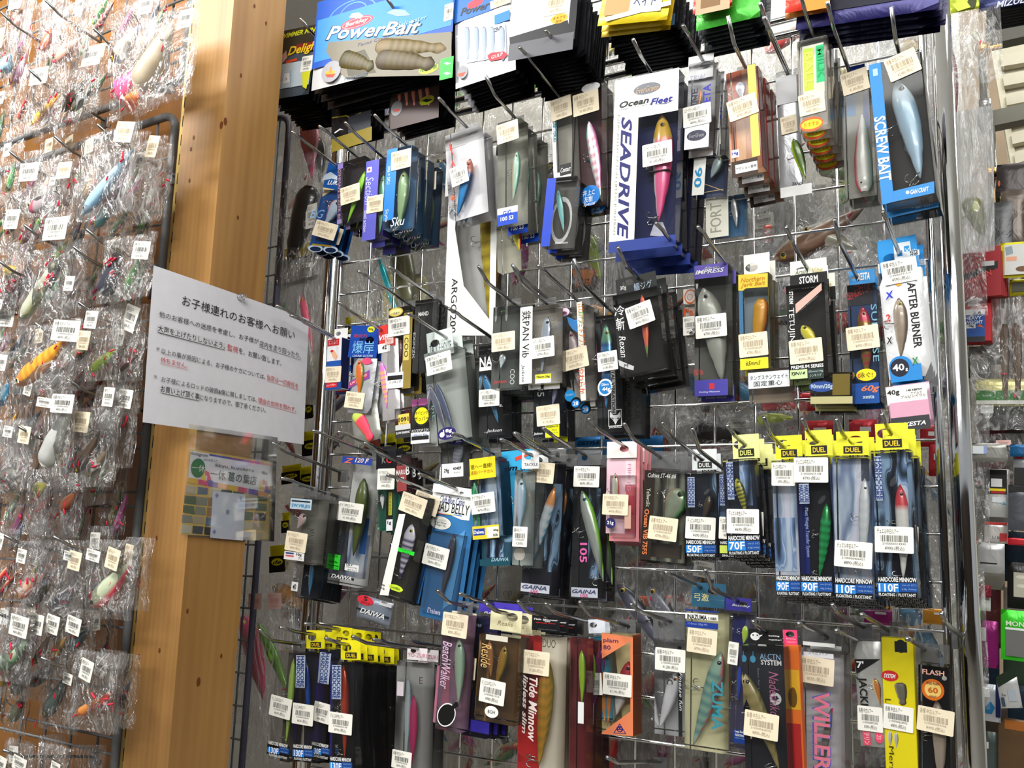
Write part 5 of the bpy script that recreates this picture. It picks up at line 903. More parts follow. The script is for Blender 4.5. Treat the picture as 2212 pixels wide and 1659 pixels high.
P('K', 'red and white box with a long gold and orange lure under a black header', (290, 545, 612, 545, 255, 1720), (265, 265), .028, card='e0d8c4', n=4, head=(385, 368, 614, 525, '18181c', .7), els=[('h', 'eee', 'Tide Minnow', 398, 405, 600, 435, 'bi'), ('h', 'd33', 'lipless slim', 415, 437, 580, 462, 'bi'), ('h', 'aaa', 'BERYESSON', 435, 495, 590, 512, 'i'), ('r', 'c82828', 290, 548, 440, 1700), ('p', 'c82828', (400, 545), (460, 545), (430, 700), (410, 900)), ('T', '443', 'DUO', 475, 582, 582, 655), ('T', 'e8d8d0', 'Tide Minnow', 355, 900, 425, 1440, 'vbi'), ('T', 'd8c8c0', 'lipless slim', 295, 880, 345, 1370, 'vbi'), ('l', 510, 740, 440, 1640, 135, 'm', '8a8020', 'e0a030', 'e87020', {'eye': None, 'hooks': 2, 'shiny': 1, 'stripes': 'b8902a'}), ('s', 422, 780, 222, 200, 'c', '1,380', 2, 'D')])
P('K', 'dark red box with a slim chartreuse lure beside the red and white box', (702, 570, 838, 560, 690, 1700), None, .026, card='6a2024', d=.11, n=2, els=[('l', 800, 675, 800, 1120, 60, 'm', '4a6a14', 'a0c828', 'd0e040', {'eye': None, 'hooks': 0}), ('R', 'ddd', 768, 1105, 815, 1290), ('r', '8a2c28', 702, 570, 740, 1690)])
P('K', 'cyan patterned card with a magenta lure, half behind the orange carton', (836, 562, 1000, 556, 888, 1262), (495, 285), .018, card='3a9ab4', n=1, head=(850, 420, 1000, 530, 'd8dce4', .6), els=[('m', 'b', 860, 600, 920, 1200), ('e', '5ab8a0', 900, 700, 40, 80), ('l', 965, 640, 888, 1170, 88, 'm', '8a2a90', 'c850b0', 'c02060', {'eye': None, 'hooks': 0, 'shiny': 1}), ('s', 915, 955, 112, 185, 'w', '1,380', 1)])
P('K', 'orange carton with a slanted window and a red headed white lure', (965, 528, 1225, 568, 965, 1372), (780, 270), .034, 'box', 'd8c890', side='e07a50', els=[('P', 'e8845a', (965, 528), (1225, 568), (1222, 590), (968, 745)), ('P', 'e8845a', (1205, 565), (1226, 568), (1226, 1385), (1205, 1385)), ('P', 'e8845a', (965, 1365), (1200, 1190), (1226, 1190), (1226, 1392), (965, 1375)), ('T', '2c2a70', 'plam', 980, 575, 1104, 620), ('T', '2c2a70', '80', 980, 632, 1040, 668), ('P', '2c2a70', (1116, 1285), (1172, 1375), (1062, 1368)), ('P', 'e8845a', (1116, 1298), (1160, 1368), (1074, 1363)), ('E', '2c2a70', 1116, 1335, 28, 26), ('E', 'e8845a', 1106, 1328, 4, 5), ('E', 'e8845a', 1126, 1328, 4, 5), ('E', 'e8845a', 1116, 1346, 14, 5), ('l', 1195, 770, 1065, 1250, 112, 'm', 'c8b8a8', 'e0dcd8', 'eee', {'eye': '311', 'head': 'b8283a', 'hooks': 2}), ('l', 1040, 850, 1015, 1310, 50, 'j', 'c86a2a', 'e0904a', 'e8b070', {'eye': None, 'hooks': 0}), ('s', 1100, 962, 245, 185, 'w', '1,190', 2)])
P('K', 'wide clear box with a plain white lure, right of the orange carton', (1400, 600, 1642, 600, 1405, 1372), (1210, 290), .04, card='a8a8ac', head=(1395, 370, 1660, 590, 'clear', .6), els=[('r', '222', 1600, 640, 1640, 1370), ('T', '333', 'gc', 1490, 860, 1560, 960, 'v'), ('T', 'ccc', 'Finesse fun', 1615, 860, 1640, 1180, 'vi'), ('T', '556', 'CAPSULE', 1450, 1060, 1470, 1170, 'v'), ('l', 1590, 860, 1450, 1320, 110, 'm', '9a9aa0', 'e4e4ea', 'eee', {'eye': 'e94', 'hooks': 2}), ('s', 1540, 755, 255, 190, 'w', '1,280', 2)])
P('K', 'cream box with a green striped lure that has a red back, under a teal header', (1670, 340, 1992, 340, 1655, 1492), (1500, 25), .026, card='d8d4a8', head=(1718, 105, 2005, 330, '2c5a74', .68), els=[('h', 'e8d88a', '弓激', 1740, 195, 1860, 268, 'b'), ('h', 'aab', 'slow & long', 1870, 250, 1985, 262), ('R', '203a90', 1665, 330, 1940, 366), ('R', 'f4f4f0', 1665, 360, 1938, 432), ('R', '203a90', 1665, 430, 1938, 504), ('T', '222', 'INAZUMA', 1680, 378, 1845, 418, 'b'), ('T', '222', '110BS', 1855, 400, 1925, 422, 'b'), ('T', '9ad', '110mm 20g HS', 1688, 448, 1850, 470), ('T', '3a8a9a', 'ZUMA', 1885, 930, 1978, 1345, 'vb'), ('l', 1965, 690, 1730, 1465, 140, 'm', 'c8606a', '9cc0ac', 'a8ccb8', {'eye': '333', 'hooks': 1, 'stripes': '6a9a94'}), ('s', 1806, 600, 252, 205, 'c', '790', 3)])
P('K', 'clear box with a blue lure and treble hooks under a violet header', (2060, 365, 2204, 360, 2030, 1482), (1830, 0), .026, card='545070', head=(1992, 225, 2215, 358, '3c3890', .55), els=[('h', 'eee', 'Bassday', 2055, 285, 2205, 325, 'i'), ('r', '24286a', 2062, 380, 2160, 640), ('l', 2170, 470, 2150, 620, 60, 'm', '6a8', 'bd4', 'ee8', {'eye': None}), ('l', 2120, 800, 2105, 1100, 44, 'j', '1a2a8a', '2a4ac0', '5a7ad0', {'eye': None, 'hooks': 2}), ('R', '1c3c8a', 2070, 1335, 2165, 1462), ('T', 'eee', 'Log Surf', 2078, 1345, 2158, 1370, 'b'), ('T', 'eee', 'FLOATING', 2082, 1376, 2155, 1396, 'b'), ('T', '9bd', '130mm 16.5g', 2078, 1404, 2158, 1418), ('s', 2066, 700, 85, 190, 'w', '990', 3, 'b')])
P('L', 'black card box with an olive lure, bear faced header card', (5, 592, 332, 622, 40, 1700), (95, 405), .03, card='23242c', n=1, head=(58, 462, 328, 592, '1c1c1c', .68), els=[('h', 'eee', '●', 75, 490, 150, 555), ('h', '222', '• •', 90, 505, 135, 520), ('h', 'eee', 'Bathing', 218, 512, 302, 530, 'b'), ('h', 'eee', 'together!', 218, 542, 318, 560, 'b'), ('t', '9bd', 'ALCTN', 150, 660, 310, 705), ('t', 'ddd', 'SYSTEM', 158, 708, 318, 748, 'b'), ('e', '4a9ac0', 95, 700, 22, 28), ('r', '4a9ac0', 92, 640, 100, 690), ('t', 'b86a90', 'Nadeshiko', 225, 800, 300, 1150, 'vi'), ('e', 'ddd', 272, 1010, 46, 48), ('p', '223', (240, 1000), (280, 985), (300, 1010), (262, 1030)), ('t', '889', 'Spec for Lure', 130, 770, 150, 1000, 'v'), ('l', 18, 800, 300, 1560, 120, 'm', '5a5a30', 'a0905a', 'c8b890', {'eye': '332', 'hooks': 2, 'flip': 0, 'stripes': '8a8048'}), ('s', 162, 1216, 272, 205, 'c', '890', 6)])
P('L', 'pink and orange long card behind the bear faced header', (332, 590, 452, 600, 380, 1700), None, .014, 'solid', 'd86a2a', d=.11, head=(328, 470, 445, 592, 'e84a78', .7), els=[('h', 'fcd', 'Bathing', 355, 535, 430, 552), ('h', 'fcd', 'together!', 358, 560, 435, 576), ('R', 'd8a02a', 350, 780, 470, 1100), ('R', 'a82a2a', 380, 1200, 490, 1700), ('E', '6a4a1a', 410, 1000, 30, 80)])
P('L', 'clear box with big pink outlined letters and a grey lure', (460, 612, 772, 605, 468, 1700), (450, 435), .03, card='d4d0d4', n=4, head=(478, 455, 742, 610, 'clear', .55), els=[('R', 'f0f0ee', 485, 560, 735, 612), ('R', 'e4e4ea', 490, 640, 725, 700), ('T', '777', 'スイムライン', 530, 640, 680, 665), ('T', '4a5ab8', 'WILLER', 560, 950, 705, 1580, 'vb'), ('T', 'e07a90', 'WILLER', 572, 956, 698, 1572, 'vb'), ('p', 'e04a7a', (700, 1090), (725, 1080), (610, 1620), (580, 1620)), ('l', 708, 1085, 590, 1690, 58, 'j', '6a6460', '8a8480', 'a8a4a0', {'eye': None, 'hooks': 0}), ('s', 590, 790, 284, 210, 'c', '590', 3)])
P('L', 'silver pouch with a black corner triangle and black upright letters', (872, 560, 1096, 545, 932, 1382), (745, 500), .01, 'pouch', foilc='a8a8a4', head=(870, 535, 1096, 700, 'clear', .7), els=[('P', '1a1a1a', (888, 700), (1092, 700), (905, 815)), ('T', 'eee', "7'", 905, 715, 960, 770, 'b'), ('T', '1a1a1a', 'JACKI', 910, 840, 990, 1060, 'vb'), ('l', 1045, 850, 1090, 1060, 60, 'v', '543', 'a63', 'dc8', {'eye': 'ff4', 'dz': 3}), ('R', 'd8506a', 950, 1265, 1018, 1375), ('T', 'fdd', 'テリン', 965, 1275, 1005, 1365, 'v'), ('E', 'e04a6a', 1080, 1310, 32, 48), ('T', 'fdd', 'なが', 1062, 1290, 1100, 1330), ('s', 1012, 1166, 198, 195, 'w', '390', 3)])
P('L', 'tall yellow card with a frog like lure, standing out in the bottom right', (1096, 528, 1342, 512, 1138, 1720), (945, 410), .02, 'solid', 'd8c818', els=[('R', '1a1a1a', 1200, 560, 1300, 650), ('E', '222', 1250, 600, 44, 52), ('E', 'c82a2a', 1165, 830, 66, 42), ('T', 'eee', 'SYSTEM', 1118, 815, 1210, 848, 'bi'), ('l', 1240, 885, 1265, 1060, 95, 's', '2a2a22', '5a5648', '8a8878', {'name': 'frog_lure', 'dz': 2}), ('l', 1165, 1260, 1165, 1380, 34, 'j', '777', 'bbb', 'eee', {'eye': None, 'shiny': 1, 'name': 'spoon_blade', 'hooks': 0}), ('l', 1212, 1270, 1215, 1395, 34, 'j', '777', 'bbb', 'eee', {'eye': None, 'shiny': 1, 'name': 'spoon_blade', 'hooks': 0}), ('T', '3a3a14', 'Mersey', 1150, 1380, 1200, 1660, 'v'), ('T', '3a3a14', 'Live', 1130, 1010, 1175, 1130, 'v'), ('s', 1232, 1160, 238, 195, 'w', '890', 4)])
P('L', 'black box with a round orange label, last at the bottom right', (1385, 742, 1632, 762, 1388, 1720), (1300, 565), .03, card='1c1a1e', head=(1365, 565, 1632, 742, 'clear', .5), els=[('T', 'e8b0a0', 'FLASH', 1418, 785, 1590, 825, 'b'), ('e', 'ddd', 1590, 850, 20, 18), ('E', 'd06a1c', 1500, 940, 90, 84), ('E', 'e8c870', 1500, 940, 66, 62), ('T', 'c85a14', '60', 1462, 920, 1540, 965, 'b'), ('T', '833', 'SPEED FLASH', 1450, 880, 1550, 900, 'b'), ('T', '833', 'WEIGHT', 1470, 985, 1530, 1000, 'b'), ('l', 1530, 1020, 1555, 1700, 110, 'm', '8a7a6a', 'b0a090', 'c8bcb0', {'eye': None, 'hooks': 1}), ('s', 1522, 1180, 292, 195, 'c', '490', 4)])
# ---------------------------------------------------------------- soft bait pouches along the top
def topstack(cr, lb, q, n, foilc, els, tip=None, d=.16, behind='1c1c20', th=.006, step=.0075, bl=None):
    r = P(cr, lb, q, None, th, 'pouch', '888', foilc=foilc, els=els, d=d, cat='bait pouch')
    short = ' '.join(lb.split(',')[0].split()[:10]); rnd = random.Random(lb)
    mw = r.matrix_world.copy(); me = [c for c in r.children if c.name.startswith('pouch')][0].data
    for k in range(1, n + 1):
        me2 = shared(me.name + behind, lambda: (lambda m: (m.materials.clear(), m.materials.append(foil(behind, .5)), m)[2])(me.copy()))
        o = bpy.data.objects.new('lure_pouch', me2); COL.objects.link(o)
        m = Matrix.Translation(-RP.n * (step * k + .004) - Vector((0, 0, step * k * TILT * 1.6)) + RP.u * rnd.uniform(-.004, .006)) @ mw @ Matrix.Rotation(math.radians(rnd.uniform(-2, 2)), 4, 'Y')
        o.matrix_world = m
        tag(o, '%s dark pouch behind the %s' % (ORD[k - 1], short), 'bait pouch', 'pouches behind the ' + short)
    return r
topstack('A', 'dark pouch lettered in yellow script, leftmost of the top row', (155, 265, 500, 205, 65, 850), 12, '54606c', [
    ('r', '3a3428', 150, 275, 495, 420), ('q', 'd8dc2a', 'SWIMMER MIN', 160, 340, 480, 270, 40), ('r', '8a2a24', 320, 380, 480, 410), ('q', 'f0c828', 'Deligh', 240, 500, 478, 445, 95), ('p', 'c8a090', (170, 500), (230, 430), (240, 490), (180, 560)), ('p', 'd84a2a', (225, 520), (320, 495), (322, 515), (230, 545)), ('r', 'b8c4cc', 130, 560, 420, 720), ('l', 200, 600, 190, 760, 40, 's', '8ab', 'abc', 'bcd', {'name': 'worm', 'dz': 3}), ('l', 280, 600, 270, 750, 40, 's', '8ab', 'abc', 'bcd', {'name': 'worm', 'dz': 3}), ('r', 'e8e8e8', 150, 640, 270, 700), ('t', '333', '1/12 入', 165, 660, 240, 690), ('p', 'd8d82a', (365, 620), (440, 600), (400, 760), (370, 740)), ('s', 410, 545, 95, 130, 'w', '490')], d=.135, bl=1)
topstack('A', 'wide blue and silver pouch of olive soft baits, largest of the top row', (500, 22, 1658, -35, 435, 770), 9, 'd0d2d6', [
    ('r', '1450b4', 498, 20, 1650, 268), ('p', '1450b4', (498, 268), (560, 268), (480, 340), (470, 335)), ('e', '5a9ae8', 790, 130, 210, 130), ('e', '1450b4', 790, 130, 200, 122), ('e', '5a9ae8', 800, 120, 120, 100), ('e', '1450b4', 800, 120, 112, 92), ('r', '3a88e8', 500, 175, 1640, 215), ('e', 'd83a4a', 832, 192, 138, 48), ('e', 'e89aa0', 832, 192, 126, 38), ('e', 'd83a4a', 832, 192, 118, 32), ('t', 'f4e0e0', 'Berkley', 735, 172, 930, 215, 'bi'), ('p', 'd8a0a4', (765, 150), (790, 115), (850, 105), (890, 135), (860, 160)), ('t', '9cf', 'Saltwater', 1180, 160, 1435, 195, 'i'), ('p', '8ab0e0', (1085, 110), (1150, 75), (1240, 85), (1290, 130), (1180, 140)),
    ('q', '2a3030', 'PowerBait', 560, 350, 1372, 290, 118), ('q', 'c8ccc8', 'PowerBait', 570, 342, 1365, 283, 108), ('p', '7a7464', (590, 360), (1640, 270), (1640, 640), (720, 660), (570, 440)), ('p', '4a4430', (720, 480), (900, 420), (1000, 620), (760, 650)), ('t', '667', 'Texas Craw', 840, 335, 1100, 362, 'i'),
    ('l', 700, 500, 980, 580, 130, 's', '2c2810', '443c14', '5a4e20', {'name': 'soft_bait', 'dz': 1, 'stripes': '5a4c1c'}), ('l', 1010, 500, 1500, 560, 160, 's', '28241a', '4a3c24', '544a3c', {'name': 'soft_bait', 'dz': 1, 'stripes': '5a4c1c'}), ('l', 1000, 400, 1600, 420, 120, 's', '5a4a2a', '7a6640', '8a8068', {'name': 'soft_bait', 'dz': 1, 'stripes': '5a4c1c'}), ('e', 'b8dc2a', 1445, 586, 84, 42), ('t', '223', '限定版', 1375, 560, 1518, 600, 'b'), ('r', '2ac840', 1548, 505, 1648, 660), ('p', '9ae8a8', (1570, 540), (1600, 528), (1640, 540), (1600, 555)), ('p', '9ae8a8', (1570, 625), (1600, 612), (1640, 625), (1600, 642)), ('e', '9a9aa0', 612, 610, 82, 88), ('p', 'e8a02a', (560, 610), (650, 600), (640, 630), (570, 640)), ('p', 'd8482a', (560, 635), (652, 628), (630, 660), (580, 660)), ('r', 'e8823a', 602, 575, 615, 620), ('t', '456', 'POWER STINGER', 730, 640, 920, 668, 'b'), ('s', 1620, 105, 75, 140, 'w', '690')], d=.165, step=.0085)
topstack('A', 'silver pouch of five grey stick baits with a red hexagon mark', (1660, -70, 2165, -90, 1668, 752), 8, 'd6d6da', [
    ('r', '2a6ac0', 1660, -60, 2000, 80), ('e', 'd83a4a', 1840, 30, 70, 34), ('q', '333', 'Power', 1715, 138, 1965, 70, 62), ('r', '2a7ad0', 2005, 130, 2140, 165), ('t', '223', 'SCENT', 1985, 235, 2070, 270, 'bi'), ('p', 'c8d0dc', (1740, 240), (2100, 200), (2110, 480), (1760, 540)),
    *[('l', x, 230, x + 12, 520, 50, 's', '6a7890', '98a4b8', 'b8c0d0', {'name': 'stick_bait', 'dz': 2}) for x in (1770, 1850, 1915, 1985, 2070)], ('p', 'd02a3a', (1945, 475), (1975, 450), (2090, 438), (2118, 462), (2090, 500), (1965, 522)), ('t', 'f0c0c0', 'GULP', 1980, 462, 2080, 490, 'b'), ('e', '909096', 1732, 615, 46, 56), ('p', 'd8482a', (1695, 630), (1765, 610), (1740, 650), (1705, 655)), ('s', 2060, 20, 175, 70, 'c', '490')], d=.16)
topstack('B', 'glossy white and black pouch with an orange oval label', (45, -70, 556, -75, -5, 452), 14, '8a8a90', [
    ('r', '1a1a1e', 480, -60, 556, 330), ('r', 'd8d8de', 30, -60, 500, 270), ('p', '1a1a1e', (0, 320), (500, 170), (520, 300), (10, 430)), ('e', 'f0a81c', 426, 158, 74, 40), ('t', '532', 'オキアミ', 375, 140, 478, 160), ('t', '532', '配合', 400, 170, 450, 190), ('r', '5a5a60', 0, 380, 540, 420), ('s', 402, 30, 200, 190, 'c', '390')], d=.165, step=.008)
topstack('B', 'yellow framed pouch of tan baits, topmost of the yellow pair', (800, -90, 1390, -130, 745, 215), 2, 'd8c020', [
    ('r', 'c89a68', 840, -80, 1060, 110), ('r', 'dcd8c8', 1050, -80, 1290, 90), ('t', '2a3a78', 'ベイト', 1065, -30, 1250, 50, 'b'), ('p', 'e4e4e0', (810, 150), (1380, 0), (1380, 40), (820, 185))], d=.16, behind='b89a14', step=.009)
topstack('B', 'black pouch behind the yellow framed pair', (830, -60, 1420, -100, 800, 300), 12, '26262a', [('r', '3a5a78', 1330, 130, 1410, 210)], d=.13)
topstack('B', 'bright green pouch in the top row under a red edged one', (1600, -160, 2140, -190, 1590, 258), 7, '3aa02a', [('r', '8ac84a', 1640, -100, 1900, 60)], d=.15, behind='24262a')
topstack('B', 'red edged pouch with brown contents above the green pouch', (1575, -190, 1905, -210, 1560, 115), 0, 'c8322a', [('r', 'c8a888', 1600, -150, 1880, 70), ('r', '8a6a4a', 1640, -100, 1800, 40)], d=.165)
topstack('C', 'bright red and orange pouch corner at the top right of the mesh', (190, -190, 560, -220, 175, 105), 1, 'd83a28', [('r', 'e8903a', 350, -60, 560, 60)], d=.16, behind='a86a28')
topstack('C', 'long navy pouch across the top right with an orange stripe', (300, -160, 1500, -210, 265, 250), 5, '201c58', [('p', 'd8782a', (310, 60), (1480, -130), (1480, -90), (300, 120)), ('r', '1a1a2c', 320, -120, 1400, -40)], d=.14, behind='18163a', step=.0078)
# baits seen under the wide pouch
topstack('A', 'silver pouch of pink worms with a green oval fish label', (1110, 690, 1535, 640, 1095, 1075), 5, '3a3a40', [('r', '4a3a38', 1130, 720, 1530, 1000), *[('l', 1190 + 60 * k, 735, 1200 + 62 * k, 905, 34, 's', 'c8705a', 'd88a78', 'e0a898', {'name': 'worm', 'dz': .6}) for k in range(5)], ('e', 'b8c828', 1430, 855, 64, 38), ('p', '222', (1385, 860), (1430, 840), (1480, 850), (1430, 872)), ('e', '8a8a90', 1172, 925, 48, 62), ('p', 'c84a3a', (1140, 940), (1205, 925), (1190, 950), (1150, 955))], d=.1)
topstack('A', 'orange worm pouch behind the pink worm pouch', (960, 700, 1300, 680, 975, 880), 2, 'b0b0b4', [('l', 1010, 800, 1300, 760, 90, 's', 'b86a1c', 'd8882a', 'e0a050', {'name': 'worm', 'dz': 2})], d=.08)
topstack('A', 'black pouch with gold edge line and small white hook mark', (610, 900, 960, 860, 605, 1185), 4, '1e1e22', [('p', '8a8030', (620, 1000), (740, 980), (780, 1000), (860, 960), (960, 975), (960, 985), (860, 972), (780, 1012), (740, 992), (620, 1012)), ('r', '3a3c44', 760, 1000, 950, 1130), ('p', 'ddd', (640, 1130), (690, 1095), (720, 1110), (690, 1108), (645, 1140)), ('r', '8a7a2a', 620, 1185, 960, 1195)], d=.09)
# hooks of the top row, seen under the pouches
for k, (cr, tx, ty, lb) in enumerate([('A', 345, 155, 'chrome hook that carries the yellow script pouch'), ('A', 1090, -10, 'chrome hook that carries the wide blue and silver pouch'), ('B', 2140, 30, 'chrome hook above the silver spoon pouch, nothing on it')]):
    ox, oy, s = CROPS[cr]; u, w = RP.uw(ox + tx / s, oy + ty / s, .185)
    hook_thing(RP, u, w, w - .012, .15, lb, 'chrome hooks on the mesh panel')
# ---------------------------------------------------------------- bagged lures on the left grids
def bagmesh(seed, W=1.0, H=1.0):
    rg = random.Random(seed); nx, nz = 9, 13; off = Vector((seed * 7.3, 0, 0)); b = MB()
    ph = [(rg.uniform(-1, 1), rg.uniform(-1, 1), rg.uniform(5, 16), rg.uniform(0, 6)) for _ in range(7)]
    for sg in (-1, 1):
        v = []
        for j in range(nz):
            for i in range(nx):
                x, z = i / (nx - 1) - .5, j / (nz - 1)
                e = min(1, min(.5 - abs(x), z, 1 - z) * 5)
                y = sg * (.004 + .010 * e * (1 - z * .6))
                y += sum(math.sin((a * x + c * z) * f + p) for a, c, f, p in ph) * .0022 * (.35 + e)
                nv = noise.noise_vector(Vector((x * 5, z * 6, seed * 3.1)))
                v.append((x + nv.x * .03 * e, y + nv.y * .009, z + nv.z * .012))
        b.add((v, [(j * nx + i, j * nx + i + 1, (j + 1) * nx + i + 1, (j + 1) * nx + i) for j in range(nz - 1) for i in range(nx - 1)]))
    return mesh('clear_bag', b.v, b.f, BAGM, None, True)
NB = 10
def beadme():
    v, f = tube([(0, 0, -.5), (0, 0, .5)], .5, 6); return mesh('hook_cap', v, f, paper('d83048', .4), None, True)
def bagged(pan, cx, topz_px, d, W, H, tilt, lb, lures_, stk, grp, seed, mat=None, name='bagged_lure', caps=2):
    """A clear bag hung by its top middle (cx, topz_px) at depth d, with its lures and stickers given in the bag's own frame."""
    o = pan.hit(cx, topz_px, d); Y = -pan.n; Z = Vector((0, 0, 1)); X = pan.u
    R = Matrix.Rotation(math.radians(tilt), 3, Y); X = R @ X; Z = R @ Z
    mw = Matrix.Identity(4)
    for i in range(3): mw[i][0] = X[i]; mw[i][1] = Y[i]; mw[i][2] = Z[i]; mw[i][3] = o[i]
    r = empty(name, mw, lb, 'bagged lure', grp)
    k = seed % NB
    bm_ = shared('bag%d%s' % (k, mat.name if mat else ''), lambda: bagmesh(k))
    if mat is not None and bm_.materials[0] != mat: bm_.materials.clear(); bm_.materials.append(mat)
    bg = obj('clear_bag', bm_, r); bg.scale = (W, .55, H); bg.location = (0, 0, -H)
    rg = random.Random(seed)
    for (p, q, w, st, bk, sd, bl, opt) in lures_:
        op = dict(hooks=2, detail=1); op.update(opt)
        lr = lure(r, op.pop('name', 'lure'), (p[0], op.get('y', 0) if 'y' in op else 0, p[1]), (q[0], 0, q[1]), w, st, bk, sd, bl, **{a: b_ for a, b_ in op.items() if a != 'y'})
        for c in range(caps):
            hc = obj('hook_cap', shared('cap', beadme), r); s = rg.uniform(.002, .003)
            t = rg.random(); hc.location = (p[0] + (q[0] - p[0]) * t + rg.uniform(-.012, .016), -.006, p[1] + (q[1] - p[1]) * t - rg.uniform(.004, .016)); hc.scale = (s, s, rg.uniform(.006, .011)); hc.rotation_euler = (0, rg.uniform(-1.5, 1.5), 0)
    for (x, z, w, h, c, pr, rot) in stk: sticker(r, x, -.013, z, w, h, c, pr, rot)
    return r
def lhook(tx, ty, lb, d=.16, pan=LP):
    u, w = pan.uw(tx, ty, d); return hook_thing(pan, u, w, w - .014, d - .03, lb, 'grey hooks on the left grids', tipd=d, r=.0026)
LEFTB = []
def LB(cr, lb, lur, stk=(), d=.1, caps=3, mat=None, W=None, top=None):
    """A bagged lure given by what shows of it: lures (nose x, y, tail x, y, width, style, colours, options) and stickers in crop pixels."""
    ox, oy, s = CROPS[cr]; g = lambda x, y: (ox + x / s, oy + y / s)
    pts = [g(l[0], l[1]) for l in lur] + [g(l[2], l[3]) for l in lur] + [g(q[0], q[1]) for q in stk]
    L = [LP.uw(*p, d) for p in pts]
    u0, u1 = min(p[0] for p in L), max(p[0] for p in L); w0, w1 = min(p[1] for p in L), max(p[1] for p in L)
    m = .011; Wb = max(u1 - u0 + 2 * m, .058); Hb = max(w1 - w0 + .03 + m, .105)
    uc = (u0 + u1) / 2; wt = w1 + .024
    o = LP.at(uc, wt, d); seed = sum(map(ord, lb)) % 997
    mw = Matrix.Identity(4); Y = -LP.n
    for i in range(3): mw[i][0] = LP.u[i]; mw[i][1] = Y[i]; mw[i][2] = (0, 0, 1)[i]; mw[i][3] = o[i]
    r = empty('bagged_lure', mw, lb, 'bagged lure', 'bagged lures on the left grids')
    k = seed % NB; bg = obj('clear_bag', shared('bag%d' % k, lambda: bagmesh(k)), r); bg.scale = (Wb, .6, Hb); bg.location = (0, 0, -Hb)
    rg = random.Random(lb)
    for l in lur:
        (ua, wa), (ub, wb) = LP.uw(*g(l[0], l[1]), d), LP.uw(*g(l[2], l[3]), d)
        ux, _ = LP.uw(*g((l[0] + l[2]) / 2 + l[4], (l[1] + l[3]) / 2), d); uy, _ = LP.uw(*g((l[0] + l[2]) / 2, (l[1] + l[3]) / 2), d)
        opt = dict(l[9]) if len(l) > 9 else {}; opt.setdefault('hooks', 2)
        lure(r, opt.pop('name', 'lure'), (ua - uc, 0, wa - wt), (ub - uc, 0, wb - wt), max(.006, abs(ux - uy)), l[5], l[6], l[7], l[8], **opt)
        for c in range(caps):
            hc = obj('hook_cap', shared('cap', beadme), r); t = rg.random(); sz = rg.uniform(.0022, .0034)
            hc.location = (ua - uc + (ub - ua) * t + rg.uniform(-.014, .016), -.007, wa - wt + (wb - wa) * t - rg.uniform(-.006, .016)); hc.scale = (sz, sz, rg.uniform(.007, .012)); hc.rotation_euler = (0, rg.uniform(-1.5, 1.5), 0)
    for q in stk:
        (a, b_), (c, _), (_, e) = LP.uw(*g(q[0], q[1]), d), LP.uw(*g(q[0] + q[2], q[1]), d), LP.uw(*g(q[0], q[1] + q[3]), d)
        sticker(r, a - uc, -.016, b_ - wt, abs(c - a), abs(e - b_), q[4], q[5] if len(q) > 5 else '480', q[6] if len(q) > 6 else 8)
    return r
LB('U', 'bag with a peach and red lure, second from the top left corner', [(345, 385, 520, 240, 62, 'm', 'c8907a', 'd8b0a0', 'b83028', {})], [(560, 60, 60, 90, 'w')], d=.12)
LB('U', 'bag with a cream lure that has a navy band and dark nose', [(715, 400, 900, 150, 82, 'm', '8a7a68', 'd8ccb0', 'b02a2a', {'head': '4a2a28', 'tail': '2c3c7a'})], [(985, 60, 90, 110, 'w')], d=.13)
LB('U', 'bag with a big tan lure, hot pink and orange foam tails below it', [(880, 560, 1110, 150, 135, 'p', 'a89880', 'b8a890', 'a89078', {'eye': None}), (745, 585, 850, 490, 110, 's', 'e8307a', 'f0489a', 'e8408a', {'name': 'foam_tail', 'hooks': 0}), (810, 680, 885, 590, 95, 's', 'e8702a', 'f08a2a', 'd8a83a', {'name': 'foam_tail', 'hooks': 0})], [(1240, 150, 90, 110, 'w')], d=.15)
LB('U', 'bag with a slim yellow and orange lure near the top bars', [(190, 800, 395, 590, 42, 'j', 'd8902a', 'e8b83a', 'f0e070', {})], [(300, 510, 110, 100, 'w')], d=.12)
LB('U', 'bag with two dark grey brown lures side by side above the bars', [(385, 715, 560, 500, 56, 'm', '3a342c', '5a5044', '786a5a', {}), (450, 715, 610, 520, 46, 'm', '4a4a40', '6a6658', '9a9480', {})], [(640, 380, 120, 120, 'w')], d=.1)
LB('U', 'bag with a pale blue lure cut by the left picture edge, upper row', [(5, 460, 70, 345, 66, 'm', '6a9ab0', '9ac4d0', 'c8dcd8', {})], [(40, 270, 70, 120, 'c')], d=.12)
LB('U', 'bag with pink and blue small lures at the top left', [(80, 560, 170, 330, 40, 'm', 'b06a8a', 'c8a0b4', '9ac', {}), (90, 200, 140, 60, 46, 'm', '8a5a4a', 'b08070', 'dcc', {})], [(150, 30, 80, 100, 'w')], d=.1)
LB('U', 'bag with an orange and red lure pair behind the white bags, top', [(265, 340, 330, 180, 48, 'm', 'a8442a', 'c86a3a', 'd8b', {}), (290, 430, 380, 380, 50, 'v', '8a9a2a', '5a6a2a', 'cd6', {})], [], d=.08)
LB('U', 'bag with a long pale blue lure under the cream tag, below the bars', [(520, 1375, 855, 950, 66, 'm', '7aa4c4', 'a8c8dc', 'c8dce4', {'eye': 'eee'})], [(850, 868, 118, 125, 'c', '980', 14)], d=.15)
